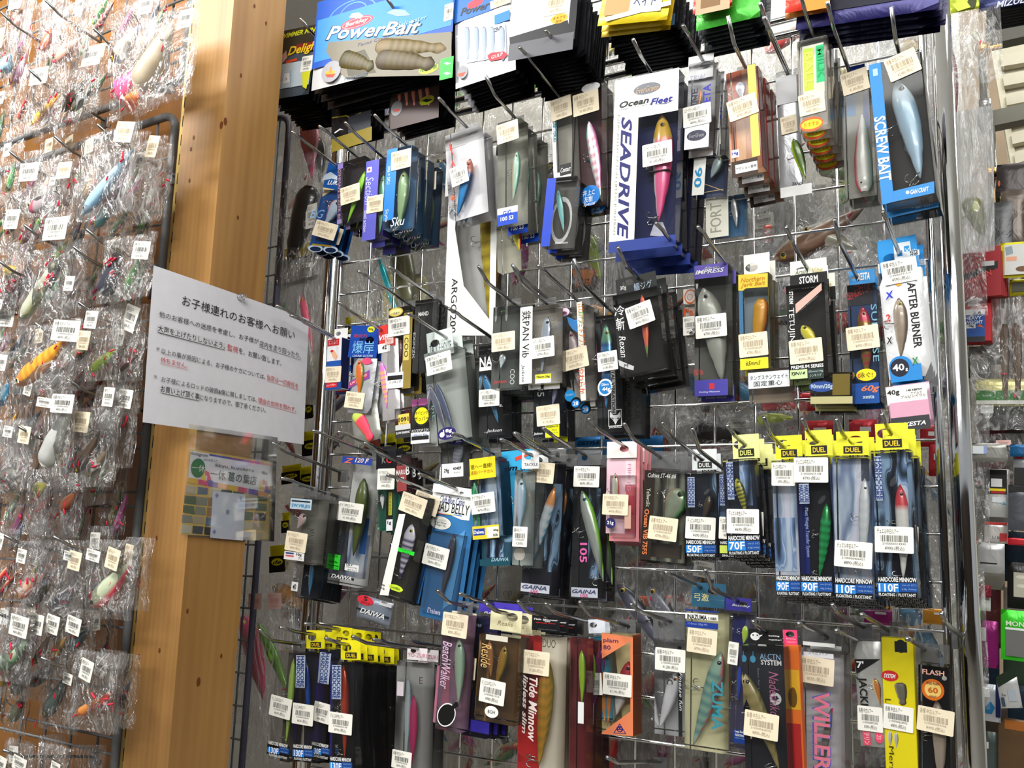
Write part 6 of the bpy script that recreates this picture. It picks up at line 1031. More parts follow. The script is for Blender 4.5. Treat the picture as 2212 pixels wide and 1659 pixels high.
LB('U', 'bag with purple, brown and teal lures in a fan, below the bars', [(690, 1385, 830, 1035, 46, 'm', '5a2a54', '8a4a80', 'b89ab0', {}), (600, 1450, 740, 1270, 58, 'm', '4a9aa0', '8ac0c0', 'c0d8d4', {}), (580, 1310, 800, 1210, 40, 'm', '4a3430', '6a4c48', '988', {})], [(1030, 960, 72, 130, 'c', '580', 14)], d=.12)
LB('U', 'bag with a silver olive lure next to the grid upright', [(890, 1370, 1045, 1140, 56, 'm', '8a7a3a', 'a8a090', 'c0b0b4', {}), (980, 1280, 1060, 1180, 40, 'm', '6a4a3a', '987', 'cba', {})], [(945, 1050, 60, 100, 'w')], d=.1)
LB('U', 'bag with a mauve grey lure lying flat, left middle', [(185, 1340, 400, 1270, 62, 'm', '8a7078', 'b0a0a4', 'd0c4c8', {'head': 'c04a6a'})], [(240, 1120, 120, 110, 'w'), (390, 1180, 40, 50, 'w')], d=.12)
LB('U', 'bag with a tan spoon and hooks, left middle below the bars', [(390, 1340, 480, 1150, 60, 'v', '7a5a4a', 'a88a78', 'd0c0b0', {}), (280, 1490, 340, 1390, 40, 'm', '789', 'abc', 'dde', {})], [(465, 1110, 90, 100, 'c')], d=.13)
LB('U', 'bag with a thin lime lure below the left middle hooks', [(345, 1650, 440, 1540, 30, 'j', '8ac02a', 'b8d84a', 'e0ec90', {})], [(410, 1480, 150, 140, 'w', '690', 6)], d=.13)
LB('U', 'bag of red capped lures at the left edge, lower middle', [(40, 1500, 120, 1300, 50, 'm', '5a4844', '8a7470', 'c8b8b4', {}), (130, 1560, 220, 1420, 40, 'm', '7a3a3a', 'a86a68', 'dcb', {})], [(130, 1420, 90, 120, 'w')], d=.11)
LB('V', 'bag with a long pale yellow lure in a stiff clear tube', [(145, 400, 375, 20, 66, 'p', 'a8b070', 'c8c8b0', 'dcd8c8', {'eye': None}), (290, 240, 400, 25, 46, 'j', '1c1a18', '2c2a26', '4a4640', {'eye': None})], [(500, 200, 60, 90, 'w')], d=.13)
LB('V', 'bag with a black pouch that glitters blue, near the grid upright', [(660, 255, 760, -10, 110, 's', '14161c', '1c2030', '22283c', {'name': 'soft_lure', 'eye': None, 'hooks': 0}), (700, 140, 752, 80, 34, 'j', '4a6ac0', '6a8ad8', '8aa0e0', {'eye': None, 'hooks': 0})], [(960, -10, 110, 110, 'w', '590', 10)], d=.14)
LB('V', 'bag with a yellow lure at the left edge above red capped ones', [(15, 125, 110, 82, 46, 'v', 'b8902a', 'd8b83a', 'e8d888', {}), (40, 230, 110, 170, 40, 'm', '7a2c2c', 'a44', 'c99', {})], [(40, 330, 60, 60, 'w')], d=.11)
LB('V', 'bag with a cluster of dark red lures at the left edge', [(10, 330, 150, 240, 46, 'm', '5a2426', '8a3c40', 'b08080', {}), (30, 400, 120, 340, 40, 'm', '4a2c30', '7a4a50', 'a88', {})], [(90, 420, 110, 100, 'w')], d=.09)
LB('V', 'bag with a big orange and yellow lure, brightest on the left', [(100, 830, 445, 525, 82, 'm', 'e8822a', 'f0922a', 'd8402a', {'stripes': 'f0b83a', 'eye': 'fe8'})], [(480, 500, 180, 130, 'w', '890', 8)], d=.16)
LB('V', 'bag with a small lime lure right of the orange one', [(572, 748, 745, 595, 44, 'm', '9ac82a', 'b8d83a', 'c8602a', {})], [(640, 430, 80, 110, 'w')], d=.13)
LB('V', 'bag with a cyan tailed white lure at the left picture edge', [(-30, 960, 60, 820, 60, 'm', '2aa8d8', 'b8d8e4', 'eee', {'tail': '18a0dc'})], [(60, 700, 80, 100, 'w')], d=.13)
LB('V', 'bag with green and brown lures under the orange lure', [(420, 680, 620, 560, 50, 'm', '4a4a34', '7a7a60', 'b8b098', {}), (300, 760, 470, 680, 46, 'm', '5a4030', '8a6a50', 'c8b098', {})], [(590, 560, 80, 120, 'c')], d=.1)
LB('V', 'bag with red and black lures beside the notice edge', [(700, 760, 900, 620, 46, 'm', '3a2a28', '7a3a34', 'b88', {}), (760, 700, 900, 560, 40, 'm', '5a5040', '8a8070', 'cba', {})], [(890, 420, 90, 160, 'w', '690', 20)], d=.11)
LB('V', 'bag with a long whitish tube lure under two white tags', [(285, 1350, 430, 990, 105, 'p', 'a8a8a0', 'c0c0bc', 'd4d4d0', {'eye': None})], [(460, 962, 145, 118, 'w', '890', 5), (345, 955, 100, 60, 'w')], d=.16)
LB('V', 'bag with dark brown lures under a cream white tag', [(480, 1400, 640, 1130, 56, 'm', '4a3c30', '6a584a', '9a8a78', {}), (560, 1420, 720, 1200, 50, 'm', '5a4a3c', '7a6a58', 'a89888', {})], [(575, 1078, 110, 130, 'c', '680', 6)], d=.13)
LB('V', 'bag with grey lures under the first of three white tags by the notice', [(600, 1330, 750, 1060, 52, 'm', '54504c', '7a7672', 'b0acaa', {})], [(752, 920, 70, 120, 'w', '780', 6)], d=.12)
LB('V', 'bag with a greyish red lure under the white tag nearest the notice', [(690, 1300, 840, 1020, 48, 'm', '5a4a48', '8a6a68', 'b8a0a0', {})], [(858, 932, 90, 118, 'w', '780', 8)], d=.1)
LB('V', 'bag with a grey lure lying flat at the left edge, lower part', [(-20, 1440, 140, 1388, 56, 'm', '8a8880', 'aaa8a0', 'c8c4c0', {})], [(215, 1160, 75, 110, 'c'), (110, 1140, 60, 70, 'w')], d=.13)
LB('V', 'bag with a round olive yellow lure lower left', [(208, 1520, 300, 1468, 66, 'v', '8a8a2a', 'b0a83a', 'c8c070', {'eye': '222'})], [], d=.14)
LB('V', 'bag with rust coloured lures over the plywood', [(380, 1640, 520, 1500, 60, 'm', '7a3a1c', '9a5430', 'b88a68', {}), (240, 1640, 340, 1540, 56, 'm', '8a4a3a', 'a8604a', 'c89', {})], [], d=.08)
LB('W', 'bag with a small orange and white spotted lure, low left', [(118, 565, 245, 405, 52, 'm', 'd8602a', 'd8b098', 'e0d0c0', {'head': 'e8682a'})], [(200, 300, 60, 90, 'w')], d=.14)
LB('W', 'bag with an olive and brown lure beside the orange spotted one', [(170, 615, 330, 470, 54, 'm', '4a4a34', '7a7458', 'a89c80', {})], [(540, 330, 80, 120, 'c'), (500, 300, 60, 60, 'w')], d=.12)
LB('W', 'bag with a dark navy and purple lure over the plywood', [(310, 635, 510, 500, 66, 'm', '1c1a34', '2c2850', '4a4468', {})], [], d=.1)
LB('W', 'bag with a pale green lure that has a hot pink back, by the upright', [(582, 612, 845, 335, 92, 'm', 'f0305a', 'c8d0b0', 'b0b898', {'eye': '446', 'hooks': 0})], [(785, 318, 85, 135, 'c', '690', 12), (660, 297, 90, 72, 'w')], d=.15)
LB('W', 'small empty looking bag lapping onto the post', [(860, 480, 900, 400, 20, 'm', '8a5a54', 'b08a80', 'cba', {'hooks': 0, 'eye': None})], [(885, 285, 52, 120, 'c', '690', 8)], d=.12, caps=1)
LB('W', 'bag with a mint and white lure, third tag row from the bottom', [(-20, 1020, 190, 830, 66, 'm', '6a9a6a', 'b8d0b0', 'd8e0d0', {'hooks': 1})], [(185, 745, 120, 135, 'w', '690', 6)], d=.15)
LB('W', 'bag with a golden lure lying under the mint one', [(-10, 1130, 190, 865, 66, 'm', '8a6a2a', 'c89a3a', 'd8b868', {'hooks': 1})], [(40, 775, 70, 65, 'w')], d=.13)
LB('W', 'bag with a brown lure under the second white tag of that row', [(220, 990, 320, 800, 44, 'm', '4a3428', '6a5040', '9a8470', {})], [(300, 735, 80, 130, 'w', '590', 5)], d=.13)
LB('W', 'bag with a brassy lure under the third white tag of that row', [(320, 960, 425, 815, 54, 'm', '7a5a1c', 'b0842a', 'c8a860', {})], [(398, 735, 85, 120, 'w', '590', 8)], d=.12)
LB('W', 'bag with a dark teal lure under the fourth white tag of that row', [(430, 900, 580, 760, 46, 'm', '2a3c40', '4a6064', '8a9a98', {})], [(532, 742, 95, 112, 'w', '590', 10)], d=.11)
LB('W', 'bag with a bronze lure left of the lowest orange one', [(180, 1130, 400, 920, 62, 'm', '4a4434', '6a6450', '9a927c', {})], [], d=.08)
LB('W', 'bag with a grey green lure above the bare plywood', [(280, 1330, 440, 1050, 70, 'm', '3c4440', '5a6660', '8a928a', {})], [(495, 1080, 60, 72, 'w')], d=.1)
LB('W', 'bag with an orange lure that has red hook caps, lowest on the left', [(480, 1320, 650, 1205, 42, 'm', 'd8702a', 'e08a3a', 'd8b080', {}), (640, 1240, 710, 1175, 40, 'm', 'd83020', 'e04830', 'e88060', {})], [(618, 1025, 80, 135, 'w', '490', 12)], d=.14)
LB('W', 'bag with a reddish lure under the tall white tag near the post', [(640, 1340, 740, 1190, 36, 'm', '8a2c24', 'b84a38', 'd09a88', {})], [(706, 1008, 70, 125, 'w', '490', 12)], d=.12)
LB('W', 'bag with bluish lure parts at the post edge, bottom', [(760, 1280, 830, 1100, 36, 'm', '3a3a4a', '5a6a8a', 'aab', {})], [(790, 1030, 52, 100, 'w', '490', 12)], d=.1)
LB('W', 'bag with an olive grey lure at the left, second from the bottom', [(60, 1360, 150, 1200, 56, 'm', '5a5a40', '7a7a60', 'aaa890', {}), (80, 1190, 180, 1000, 60, 'm', '6a6a64', '8a8a84', 'b0aeb0', {})], [], d=.11)
LB('W', 'bag at the very bottom left with a white tag', [(40, 1780, 160, 1640, 60, 'm', '6a6458', '8a8478', 'bbb', {})], [(60, 1620, 90, 110, 'w'), (190, 1620, 90, 90, 'w')], d=.14)
LB('W', 'bag with a yellowish lure at the bottom edge near the upright', [(250, 1760, 400, 1640, 60, 'm', '8a803a', 'b0a868', 'ccc8a0', {})], [(420, 1640, 60, 60, 'w')], d=.12)
# further bags behind those, filling each hook
RG = random.Random(11); row = 0
for (y0, n, ds) in ((-20, 9, 0), (130, 9, 0), (300, 8, 0), (390, 9, 0), (500, 9, 0), (620, 9, 0), (720, 8, 0), (800, 8, 0), (900, 8, 0), (1010, 7, 0), (1150, 6, 0), (1310, 5, 0), (1600, 4, 0)):
    row += 1
    for k in range(n):
        x = -30 + k * (400 - row * 8) / n + RG.uniform(-14, 14); y = y0 - (x - 180) * (.3 - .33 * y0 / 1100) + RG.uniform(-25, 25)
        if y0 > 1000 and x > 260: continue
        if y0 == 1600: y = 1585 + RG.uniform(0, 30)
        W, H = RG.uniform(.066, .092), RG.uniform(.12, .16)
        ci = RG.randrange(10); c = RAND_LURES[ci]; sh = RG.choice('mmmjv'); L = RG.uniform(.05, .085); a = RG.uniform(.6, 1.25); cx, cz = RG.uniform(-.012, .012), -H * .58
        p = (cx - L / 2 * math.cos(a), cz - L / 2 * math.sin(a)); q = (cx + L / 2 * math.cos(a), cz + L / 2 * math.sin(a))
        st = [(RG.uniform(-.015, .02), -H * .16, .026, .028, RG.choice('wwc'), RG.choice(('480', '590', '690')), RG.uniform(-10, 15))] if RG.random() < .75 else []
        lx = [(p, q, L * RG.uniform(.2, .3), sh, *c, {'hooks': 1, 'detail': 0})]
        if RG.random() < .6: lx.append(((p[0] + .012, p[1] - .016), (q[0] + .014, q[1] - .02), L * .2, RG.choice('mjp'), *RG.choice(RAND_LURES), {'hooks': 1, 'detail': 0}))
        bagged(LP, x, y, .018 + .014 * ((2 * k + 3 * row) % 4), W, H, RG.uniform(-12, 10), 'covered bag, %s %s lure, %s from left, %s row of left grids' % (LNAME[ci], SHAPE[sh], ORD[k], ORD[row - 1]), lx, st, 'covered bags on the left grids', int(RG.random() * 900))
for k, (cr, tx, ty) in enumerate([('U', 600, 180), ('U', 5, 75), ('U', 188, 445), ('U', 622, 795), ('U', 350, 872), ('U', 62, 968), ('U', 155, 1440), ('U', 552, 1466), ('U', 290, 0), ('U', 470, 1578), ('V', 225, 438), ('V', 502, 305), ('V', -20, 30), ('V', 430, 796), ('V', 118, 1098), ('W', 30, 168), ('W', 342, 175), ('W', 262, 952), ('W', -25, 660), ('W', 20, 1545)]):
    ox, oy, s = CROPS[cr]; ROWW = ['top', 'top', 'top', 'second', 'second', 'second', 'third', 'third', 'top', 'third', 'fourth', 'fourth', 'fourth', 'fifth', 'sixth', 'seventh', 'seventh', 'lowest', 'lowest', 'lowest']
    lhook(ox + tx / s, oy + ty / s, 'grey prong of the %s hook row on the left grid, %s downward' % (ROWW[k], ORD[k] if k < 15 else 'last but %s' % ORD[19 - k]))
# ---------------------------------------------------------------- what shows through and beside the mesh
def flat(pan, cr, lb, x0, y0, x1, y1, d, col, els=(), th=.006, cat='tackle pack', grp=None, rot=0, mirror=0, kind='pouch', q=None):
    q = q or (x0, y0, x1, y0, x0, y1)
    return P(cr, lb, q, None, th, kind, col, foilc=col, els=els, d=d, cat=cat, grp=grp, pan=pan)
DP = lambda x0, y0, x1, y1, s='deps': [('r', '18181a', x0, y0 + (y1 - y0) * .42, x1, y1), ('e', 'e8e020', (x0 + x1) / 2, y0 + (y1 - y0) * .62, (x1 - x0) * .36, (y1 - y0) * .14), ('t', '18181a', s, x0 + (x1 - x0) * .24, y0 + (y1 - y0) * .54, x0 + (x1 - x0) * .76, y0 + (y1 - y0) * .71, 'bi')]
for k, (cr, x0, y0, x1, y1, s) in enumerate([('D', 205, 545, 500, 800, 'deps'), ('N', 255, 360, 420, 700, 'de'), ('N', 225, 690, 300, 880, 'ps'), ('N', 205, 1000, 365, 1190, 'deps'), ('N', 30, 1290, 190, 1430, 'eps'), ('N', 180, 1300, 345, 1460, 'deps'), ('G', 178, 1160, 246, 1320, 'epi'), ('G', 80, 1430, 210, 1640, 'de'), ('D', 730, 1130, 905, 1300, 'deps'), ('D', 900, 1150, 1095, 1310, 'deps'), ('G', 985, 525, 1110, 700, 'd'), ('G', 1110, 530, 1250, 700, 'dep'), ('D', 555, 640, 640, 1000, 'de')]):
    flat(RP, cr, 'black and yellow pouch with an oval mark, %s from top left behind the mesh' % ORD[k], x0, y0, x1, y1, -.13 - .004 * k, 'e0d81c', DP(x0, y0, x1, y1, s), grp='black and yellow pouches behind the mesh')
flat(RP, 'H', 'blue pouch behind the mesh, left one of a pair with italic black letters', 530, 545, 850, 780, -.14, '2474b4', [('t', '112', 'DSTYLE', 555, 575, 740, 605, 'bi')])
flat(RP, 'H', 'blue pouch behind the mesh, right one of a pair with italic black letters', 835, 545, 1245, 770, -.15, '2474b4', [('t', '112', 'DSTYLE', 900, 550, 1060, 585, 'bi')])
flat(RP, 'H', 'yellow and white sign seen from behind with reversed letters', 1420, 275, 1560, 620, -.45, 'e8e4d0', [('p', 'e8d020', (1420, 275), (1535, 275), (1535, 290), (1420, 300)), ('p', 'e8d020', (1420, 530), (1535, 400), (1560, 400), (1560, 620), (1420, 620)), ('t', '333', 'We', 1432, 345, 1502, 390, 'm'), ('t', '333', 'day', 1425, 410, 1500, 460, 'm'), ('t', '333', 'and', 1420, 480, 1490, 518, 'm')], cat='sign')
flat(RP, 'E', 'maroon pouch with orange block letters behind the mesh', 515, 715, 760, 920, -.14, '3c1a1e', [('p', 'd8802a', (530, 720), (750, 720), (700, 800), (560, 790)), ('t', 'e07a1c', 'BOREA', 560, 790, 700, 860, 'bi'), ('p', 'd8802a', (610, 860), (670, 860), (640, 890))])
for k, (cr, x0, y0, x1, y1, c, lb) in enumerate([('I', -20, 195, 255, 330, 'b83038', 'red pouch with a white strip behind the mesh, under the size label box'), ('I', 280, 185, 420, 330, 'b02830', 'red pouch behind the olive box'), ('I', 300, 410, 560, 600, 'c02a30', 'red pouch behind the middle yellow header cards'), ('I', 690, 400, 920, 600, 'c4303a', 'red and white pouch left of the tallest yellow header'), ('I', 1270, 445, 1440, 620, 'b82c34', 'red pouch right of the tallest yellow header'), ('I', 1340, 600, 1450, 860, 'b42a30', 'narrow red bead pack beside the mesh frame'), ('H', 1545, 505, 1800, 640, 'c03038', 'red and white pouch behind the pale yellow header card'), ('F', 1300, 1000, 1340, 1300, 'b83038', 'thin red pack edge beside the mesh frame'), ('K', 1110, 215, 1350, 300, 'd8562a', 'orange pouch behind the mesh above the bottom row'), ('K', 1380, 215, 1550, 290, 'd04c24', 'second orange pouch above the bottom row, right of its like'), ('L', 960, 290, 1180, 420, 'a02a7a', 'magenta pouch behind the mesh, bottom right'), ('L', 1420, 300, 1640, 420, 'c8882a', 'amber pouch behind the mesh, bottom right'), ('F', -5, 340, 62, 480, 'c0402a', 'orange red pouch behind the mesh above the cream hang card'), ('A', 1860, 1290, 2040, 1370, 'e0e0e0', 'white card edge behind the white window box')]):
    flat(RP, cr, lb, x0, y0, x1, y1, -.12 - .006 * (k % 5), c, [('r', 'e8e4e0', x0 + (x1 - x0) * .4, y0 + (y1 - y0) * .3, x0 + (x1 - x0) * .8, y0 + (y1 - y0) * .5)])
def bagR(cr, lb, cx, top, d, W, H, tilt, lur, stk=(), mat=None, seed=0, pan=RP, cat='bagged lure', caps=1):
    ox, oy, s = CROPS[cr]
    return bagged(pan, ox + cx / s, oy + top / s, d, W, H, tilt, lb, lur, stk, 'bagged lures behind the mesh', seed, mat, caps=caps)
bagR('D', 'frosted bag with a green and a pink lure, between post and chrome pole', 390, 620, -.045, .16, .30, 3, [((-.045, -.09), (.01, -.23), .02, 'm', '1c8a2a', '2cb03a', '6ad06a', {'hooks': 0}), ((0, -.075), (.05, -.20), .018, 'm', 'e8506a', 'f0708a', 'f8a0b0', {'hooks': 0})], [(.02, -.03, .03, .03, 'w', '480', 0)], BAGF, 3)
bagR('J', 'clear bag with a long lime lure, beside the post at the bottom', 340, 40, -.04, .15, .34, -4, [((-.035, -.09), (.055, -.23), .024, 'm', '7ab83a', '9ad85a', 'b8e088', {'hooks': 0})], [(-.03, -.05, .035, .03, 'p', '480', 0), (.02, -.05, .035, .03, 'p', '480', 0)], None, 5)
bagR('J', 'clear bag with a large hot pink lure next to the post', 190, 250, -.075, .12, .24, -3, [((-.03, -.03), (.035, -.19), .046, 'm', 'f8407a', 'f06a8c', 'd8b8b0', {'head': 'ff5a90', 'hooks': 1})], [], None, 7)
bagR('M', 'clear bag with a hot pink and rose lure at the top by the post', 200, 20, -.03, .09, .2, -3, [((.012, -.02), (.03, -.16), .05, 'v', 'e8a0b0', 'd890a0', 'e83a8a', {'hooks': 0, 'tail': 'e82a80'})], [], None, 2)
bagR('M', 'clear bag with a big black lure beside the grey grid', 160, 560, -.025, .12, .22, -4, [((.035, -.03), (-.02, -.18), .06, 'p', '1c1a18', '2a2826', '34302c', {'eye': None, 'hooks': 1})], [(.05, -.1, .03, .05, 'w', '480', 0)], None, 1)
bagR('A', 'glossy bag under the stacked black pouches, silver and grey', 520, 1010, -.04, .08, .18, 0, [((0, -.04), (.01, -.14), .03, 'm', '444', '777', 'aaa', {'hooks': 1})], [], None, 4)
bagR('M', 'clear bag with a teal flash lure and olive swimbait', 790, 1080, -.05, .16, .24, -10, [((.0, -.03), (.04, -.2), .016, 'j', '2ab0c0', '3ad0d8', '8ae0e0', {'hooks': 0, 'shiny': 1}), ((.05, -.03), (.06, -.17), .05, 'p', '4a4a30', '6a6a48', '8a8a68', {'hooks': 0})], [], None, 6)
bagR('M', 'yellow tinted bag with pale squid lures behind the mesh', 1000, 1150, -.095, .2, .26, 4, [((-.03, -.04), (.0, -.22), .04, 's', 'c8b83a', 'd8c868', 'e0d8a0', {'hooks': 0, 'name': 'soft_lure'}), ((.04, -.05), (.07, -.22), .045, 's', 'b8b080', 'd0c8a0', 'e0dcc8', {'hooks': 0, 'name': 'soft_lure'})], [], None, 8)
bagR('K', 'clear bag of silver and black feather lures above the bottom row', 1350, -30, -.05, .16, .16, 0, [((-.05, -.03), (.03, -.13), .03, 'm', '222', '667', 'ccc', {'hooks': 2}), ((.0, -.03), (.06, -.12), .03, 'j', '334', '889', 'ddd', {'hooks': 1})], [], None, 9)
bagR('E', 'clear bag with a lime green lure behind the maroon box', 640, 250, -.05, .1, .18, -6, [((-.01, -.03), (.02, -.12), .035, 'v', '7a9a1c', 'a0b828', 'c83', {'hooks': 1})], [], None, 0)
bagR('H', 'clear bag with a black feathered jig behind the mesh', 1740, 340, -.1, .14, .1, 0, [((-.045, -.03), (.05, -.05), .035, 's', '18100c', '241814', '2a1c18', {'hooks': 0, 'name': 'feather_jig'})], [(.03, -.02, .03, .014, 'w', '480', 0)], None, 3)
bagR('I', 'clear bag with a lime lure behind the first red pouch', 80, 260, -.08, .1, .09, 0, [((-.03, -.03), (.03, -.025), .02, 'm', 'a8b82a', 'c8d83a', 'ddd', {'hooks': 0})], [(-.03, -.055, .03, .012, 'w', '480', 0)], None, 5)
bagR('F', 'clear bag with a pale squid and treble hook at the mesh frame', 1230, -120, -.05, .12, .22, 0, [((0, -.1), (.02, -.17), .03, 's', 'b8a8b0', 'c8b8c0', 'd8d0d4', {'hooks': 1, 'name': 'soft_lure'})], [], BAGF, 6)
bagR('F', 'clear bag with a brown and white squid lure behind the upper wires', 420, 40, -.05, .2, .17, 0, [((-.06, -.1), (.07, -.04), .04, 'm', '5a3a2c', '8a6a54', 'c8bcae', {'hooks': 1}), ((-.02, -.06), (.06, -.1), .03, 'm', '7a7464', 'a09a88', 'ccc8bc', {'hooks': 0})], [], None, 2)
bagR('F', 'clear bag with three white spoons behind the yellow lure box', 640, 420, -.14, .13, .14, 0, [((-.035 + .025 * k, -.02), (-.035 + .025 * k, -.12), .024, 'p', 'e8e8e4', 'f4f4f0', 'fff', {'eye': None, 'hooks': 0, 'name': 'spoon'}) for k in range(3)], [], None, 1)
bagR('F', 'clear bag with black hooks below the squid lure bag', 220, 360, -.1, .16, .13, 0, [((-.05, -.05), (.04, -.06), .02, 'j', '181818', '2a2a2a', '444', {'hooks': 2, 'eye': None}), ((-.03, -.09), (.05, -.1), .016, 'j', '181818', '2a2a2a', '444', {'hooks': 1, 'eye': None})], [], None, 8)
bagR('C', 'clear bag with a red line coil and treble hooks at the top right', 850, 180, -.05, .2, .2, 0, [((-.06, -.05), (.0, -.15), .03, 'm', '8a7a48', 'b0a070', 'd0c8a8', {'hooks': 1}), ((.03, -.08), (.06, -.15), .02, 'j', '544', '887', 'bbb', {'hooks': 2})], [], None, 4)
bagR('C', 'tan backed bag at the top right corner of the mesh', 1220, 130, -.1, .1, .2, 0, [((0, -.04), (.01, -.15), .04, 'p', 'a89878', 'b8a888', 'c8bca0', {'eye': None, 'hooks': 1})], [], BAGF, 7)
# a bank of bagged lures further back, seen between the packs
RB = random.Random(29)
for j in range(11):
    for i in range(15):
        x = 640 + i * 97 + RB.uniform(-25, 25); y = -40 + j * 152 + RB.uniform(-30, 30) - (i - 7) * 7 * (1 - j / 6)
        if x < 700 and j < 2: continue
        W, H = RB.uniform(.12, .17), RB.uniform(.17, .23); ci = RB.randrange(10); c = RAND_LURES[ci]; sh = RB.choice('mmjvsp'); L = RB.uniform(.07, .13); a = RB.uniform(.2, 1.4) * RB.choice((1, -1)); cz = -H * .55
        lur = [((-L / 2 * math.cos(a), cz - L / 2 * math.sin(a)), (L / 2 * math.cos(a), cz + L / 2 * math.sin(a)), L * RB.uniform(.2, .34), sh, *c, {'hooks': 1, 'detail': 0})]
        for q_ in range(RB.randrange(3)):
            a2 = RB.uniform(.2, 1.4) * RB.choice((1, -1)); x2 = RB.uniform(-.03, .03); z2 = -H * RB.uniform(.35, .75); L2 = RB.uniform(.05, .1)
            lur.append(((x2 - L2 / 2 * math.cos(a2), z2 - L2 / 2 * math.sin(a2)), (x2 + L2 / 2 * math.cos(a2), z2 + L2 / 2 * math.sin(a2)), L2 * RB.uniform(.2, .3), RB.choice('mjp'), *RB.choice(RAND_LURES), {'hooks': 1, 'detail': 0}))
        st = [(RB.uniform(-.03, .03), -H * .2, .036, .026, 'w', '480', RB.uniform(-10, 10))] if RB.random() < .5 else []
        bagged(RP, x, y, -.19 - .028 * ((i + 2 * j) % 5), W, H, RB.uniform(-8, 8), 'bag with %s %s lure, %s from left, %s row behind mesh' % (LNAME[ci], SHAPE[sh], ORD[i], ORD[j]), lur, st, 'bank of bags behind the mesh', int(RB.random() * 900), BAGF if RB.random() < .1 else None, caps=1)
slab(RP, uL - .1, uR + .02, -.37, -.36, .3, 2.9, 'wall_right', paper('d6d2c8', .7))
bk = bpy.data.objects['wall_right']

# beyond the chrome pole, the next stand and a cream louvred door
DD = -.55
def rect3(pan, cr, pts, d, th, name, mat, parent=None):
    ox, oy, s = CROPS[cr]; f0 = [pan.hit(ox + x / s, oy + y / s, d) for x, y in pts]; n = len(f0)
    v = [tuple(p) for p in f0] + [tuple(p - pan.n * th) for p in f0]
    f = [tuple(range(n)), tuple(range(2 * n - 1, n - 1, -1))] + [(k, (k + 1) % n, n + (k + 1) % n, n + k) for k in range(n)]
    return add(name, v, f, mat, parent)
door = rect3(RP, 'C', [(1930, 430), (2330, 300), (2480, 1330), (2090, 1440)], -.8, .03, 'door_1', paper('c8c2ae', .6)); door['kind'] = 'structure'
rect3(RP, 'C', [(1925, 380), (1985, 365), (2150, 1380), (2100, 1400)], -.79, .03, 'door_stile', paper('d6d0ba', .6), door)
for k in range(6):
    y = 470 + k * 165; x = 2005 + k * 24
    rect3(RP, 'C', [(x, y), (2330, y - 60), (2345, y + 40), (x + 14, y + 95)], -.775, .02, 'louvre', paper('cec8b4', .6), door)
w4 = rect3(RP, 'C', [(1560, -200), (2800, -500), (3000, 7000), (1900, 7000)], -1.2, .02, 'wall_front', paper('b8a48c', .7)); w4['kind'] = 'structure'
bar = rect3(RP, 'C', [(1800, 970), (2300, 860), (2300, 995), (1800, 1100)], -.5, .03, 'shelf_rail', paper('6a685e', .5)); tag(bar, 'grey horizontal rail across the louvred door, top right', 'rail')
bar2 = rect3(RP, 'C', [(1880, 230), (2300, 150), (2300, 290), (1890, 380)], -.5, .03, 'shelf_rail', paper('54524c', .5)); tag(bar2, 'dark grey rail above the louvred door', 'rail')
pole(RP, 2142, 350, -.45, .0085, .3, RP.uw(2139, 275, -.45)[1], 'short chrome post under the grey rail, top right')
pole(RP, 2125, 190, -.47, .007, RP.uw(2125, 240, -.47)[1], RP.uw(2122, 110, -.47)[1], 'grey bracket post in front of the louvred door', paper('6a6a62', .5))
for k, (x, y, lb) in enumerate([(2122, 108, 'brass clamp at the top of the bracket post'), (2136, 376, 'brass clamp on the short chrome post')]):
    c = RP.hit(x, y, -.44); mw = Matrix.Translation(c); r = empty('pipe_clamp', mw, lb, 'clamp'); add('ring_body', *tube([(0, 0, -.008), (0, 0, .008)], .013, 14), BRASS, r, None, True); add('screw', *tube([RP.u * .012, RP.u * .03], .004, 8), BRASS, r)
flat(RP, 'C', 'lime green soft bait pouch at the top, right of the chrome pole', 1580, -80, 1830, 110, -.08, 'a0b028', [('e', '3a4020', 1770, 20, 40, 50), ('p', 'c8d050', (1600, 40), (1700, -20), (1760, 60), (1650, 95))])
flat(RP, 'C', 'navy pouch lettered in white at the top right corner', 1826, -120, 2300, 95, -.1, '1c2458', [('t', 'ccd', 'MIZUE', 1975, -10, 2230, 45, 'bi')])
for k in range(7):
    flat(RP, 'C', '%s black pouch edge under the navy pouch, top right corner' % ORD[k], 1890, -60 + 26 * k, 2300, 120 + 24 * k, -.13 - .012 * k, '222226', [('t', 'bbb', 'eme', 1935, 130, 1975, 200, 'v')] if k == 2 else (), grp='black pouches in the top right corner')
bagR('C', 'empty clear bag hanging right of the chrome pole, top', 1760, 100, -.07, .075, .11, 0, [((0, -.03), (.01, -.05), .008, 'j', '998', 'bba', 'ddc', {'eye': None, 'hooks': 0})], [], None, 6)
bagR('C', 'clear bag with a dark red strip beside the chrome pole', 1690, 300, -.08, .06, .2, 0, [((-.015, -.02), (-.018, -.15), .014, 'j', '6a1c28', '7a2430', '8a3a44', {'eye': None, 'hooks': 0})], [], None, 2)
bagR('C', 'large white plastic bag with an olive lure inside, right of the pole', 1738, 930, -.07, .062, .21, 2, [((.0, -.13), (.016, -.185), .026, 'p', '5a5a30', '7a7a48', '989868', {'eye': 'dd4', 'hooks': 1})], [], BAGF, 4)
for k in range(6):
    flat(RP, 'C', '%s black and orange speckled pack under the louvred door' % ORD[k], 1975, 1400 + 40 * k, 2330, 1680 + 60 * k, -.42 - .008 * k, '241c1c', [('e', 'a8542a', 2000, 1560 + 40 * k, 10, 26), ('e', 'a8a02a', 2020, 1680 + 30 * k, 14, 18)], grp='black packs under the louvred door')
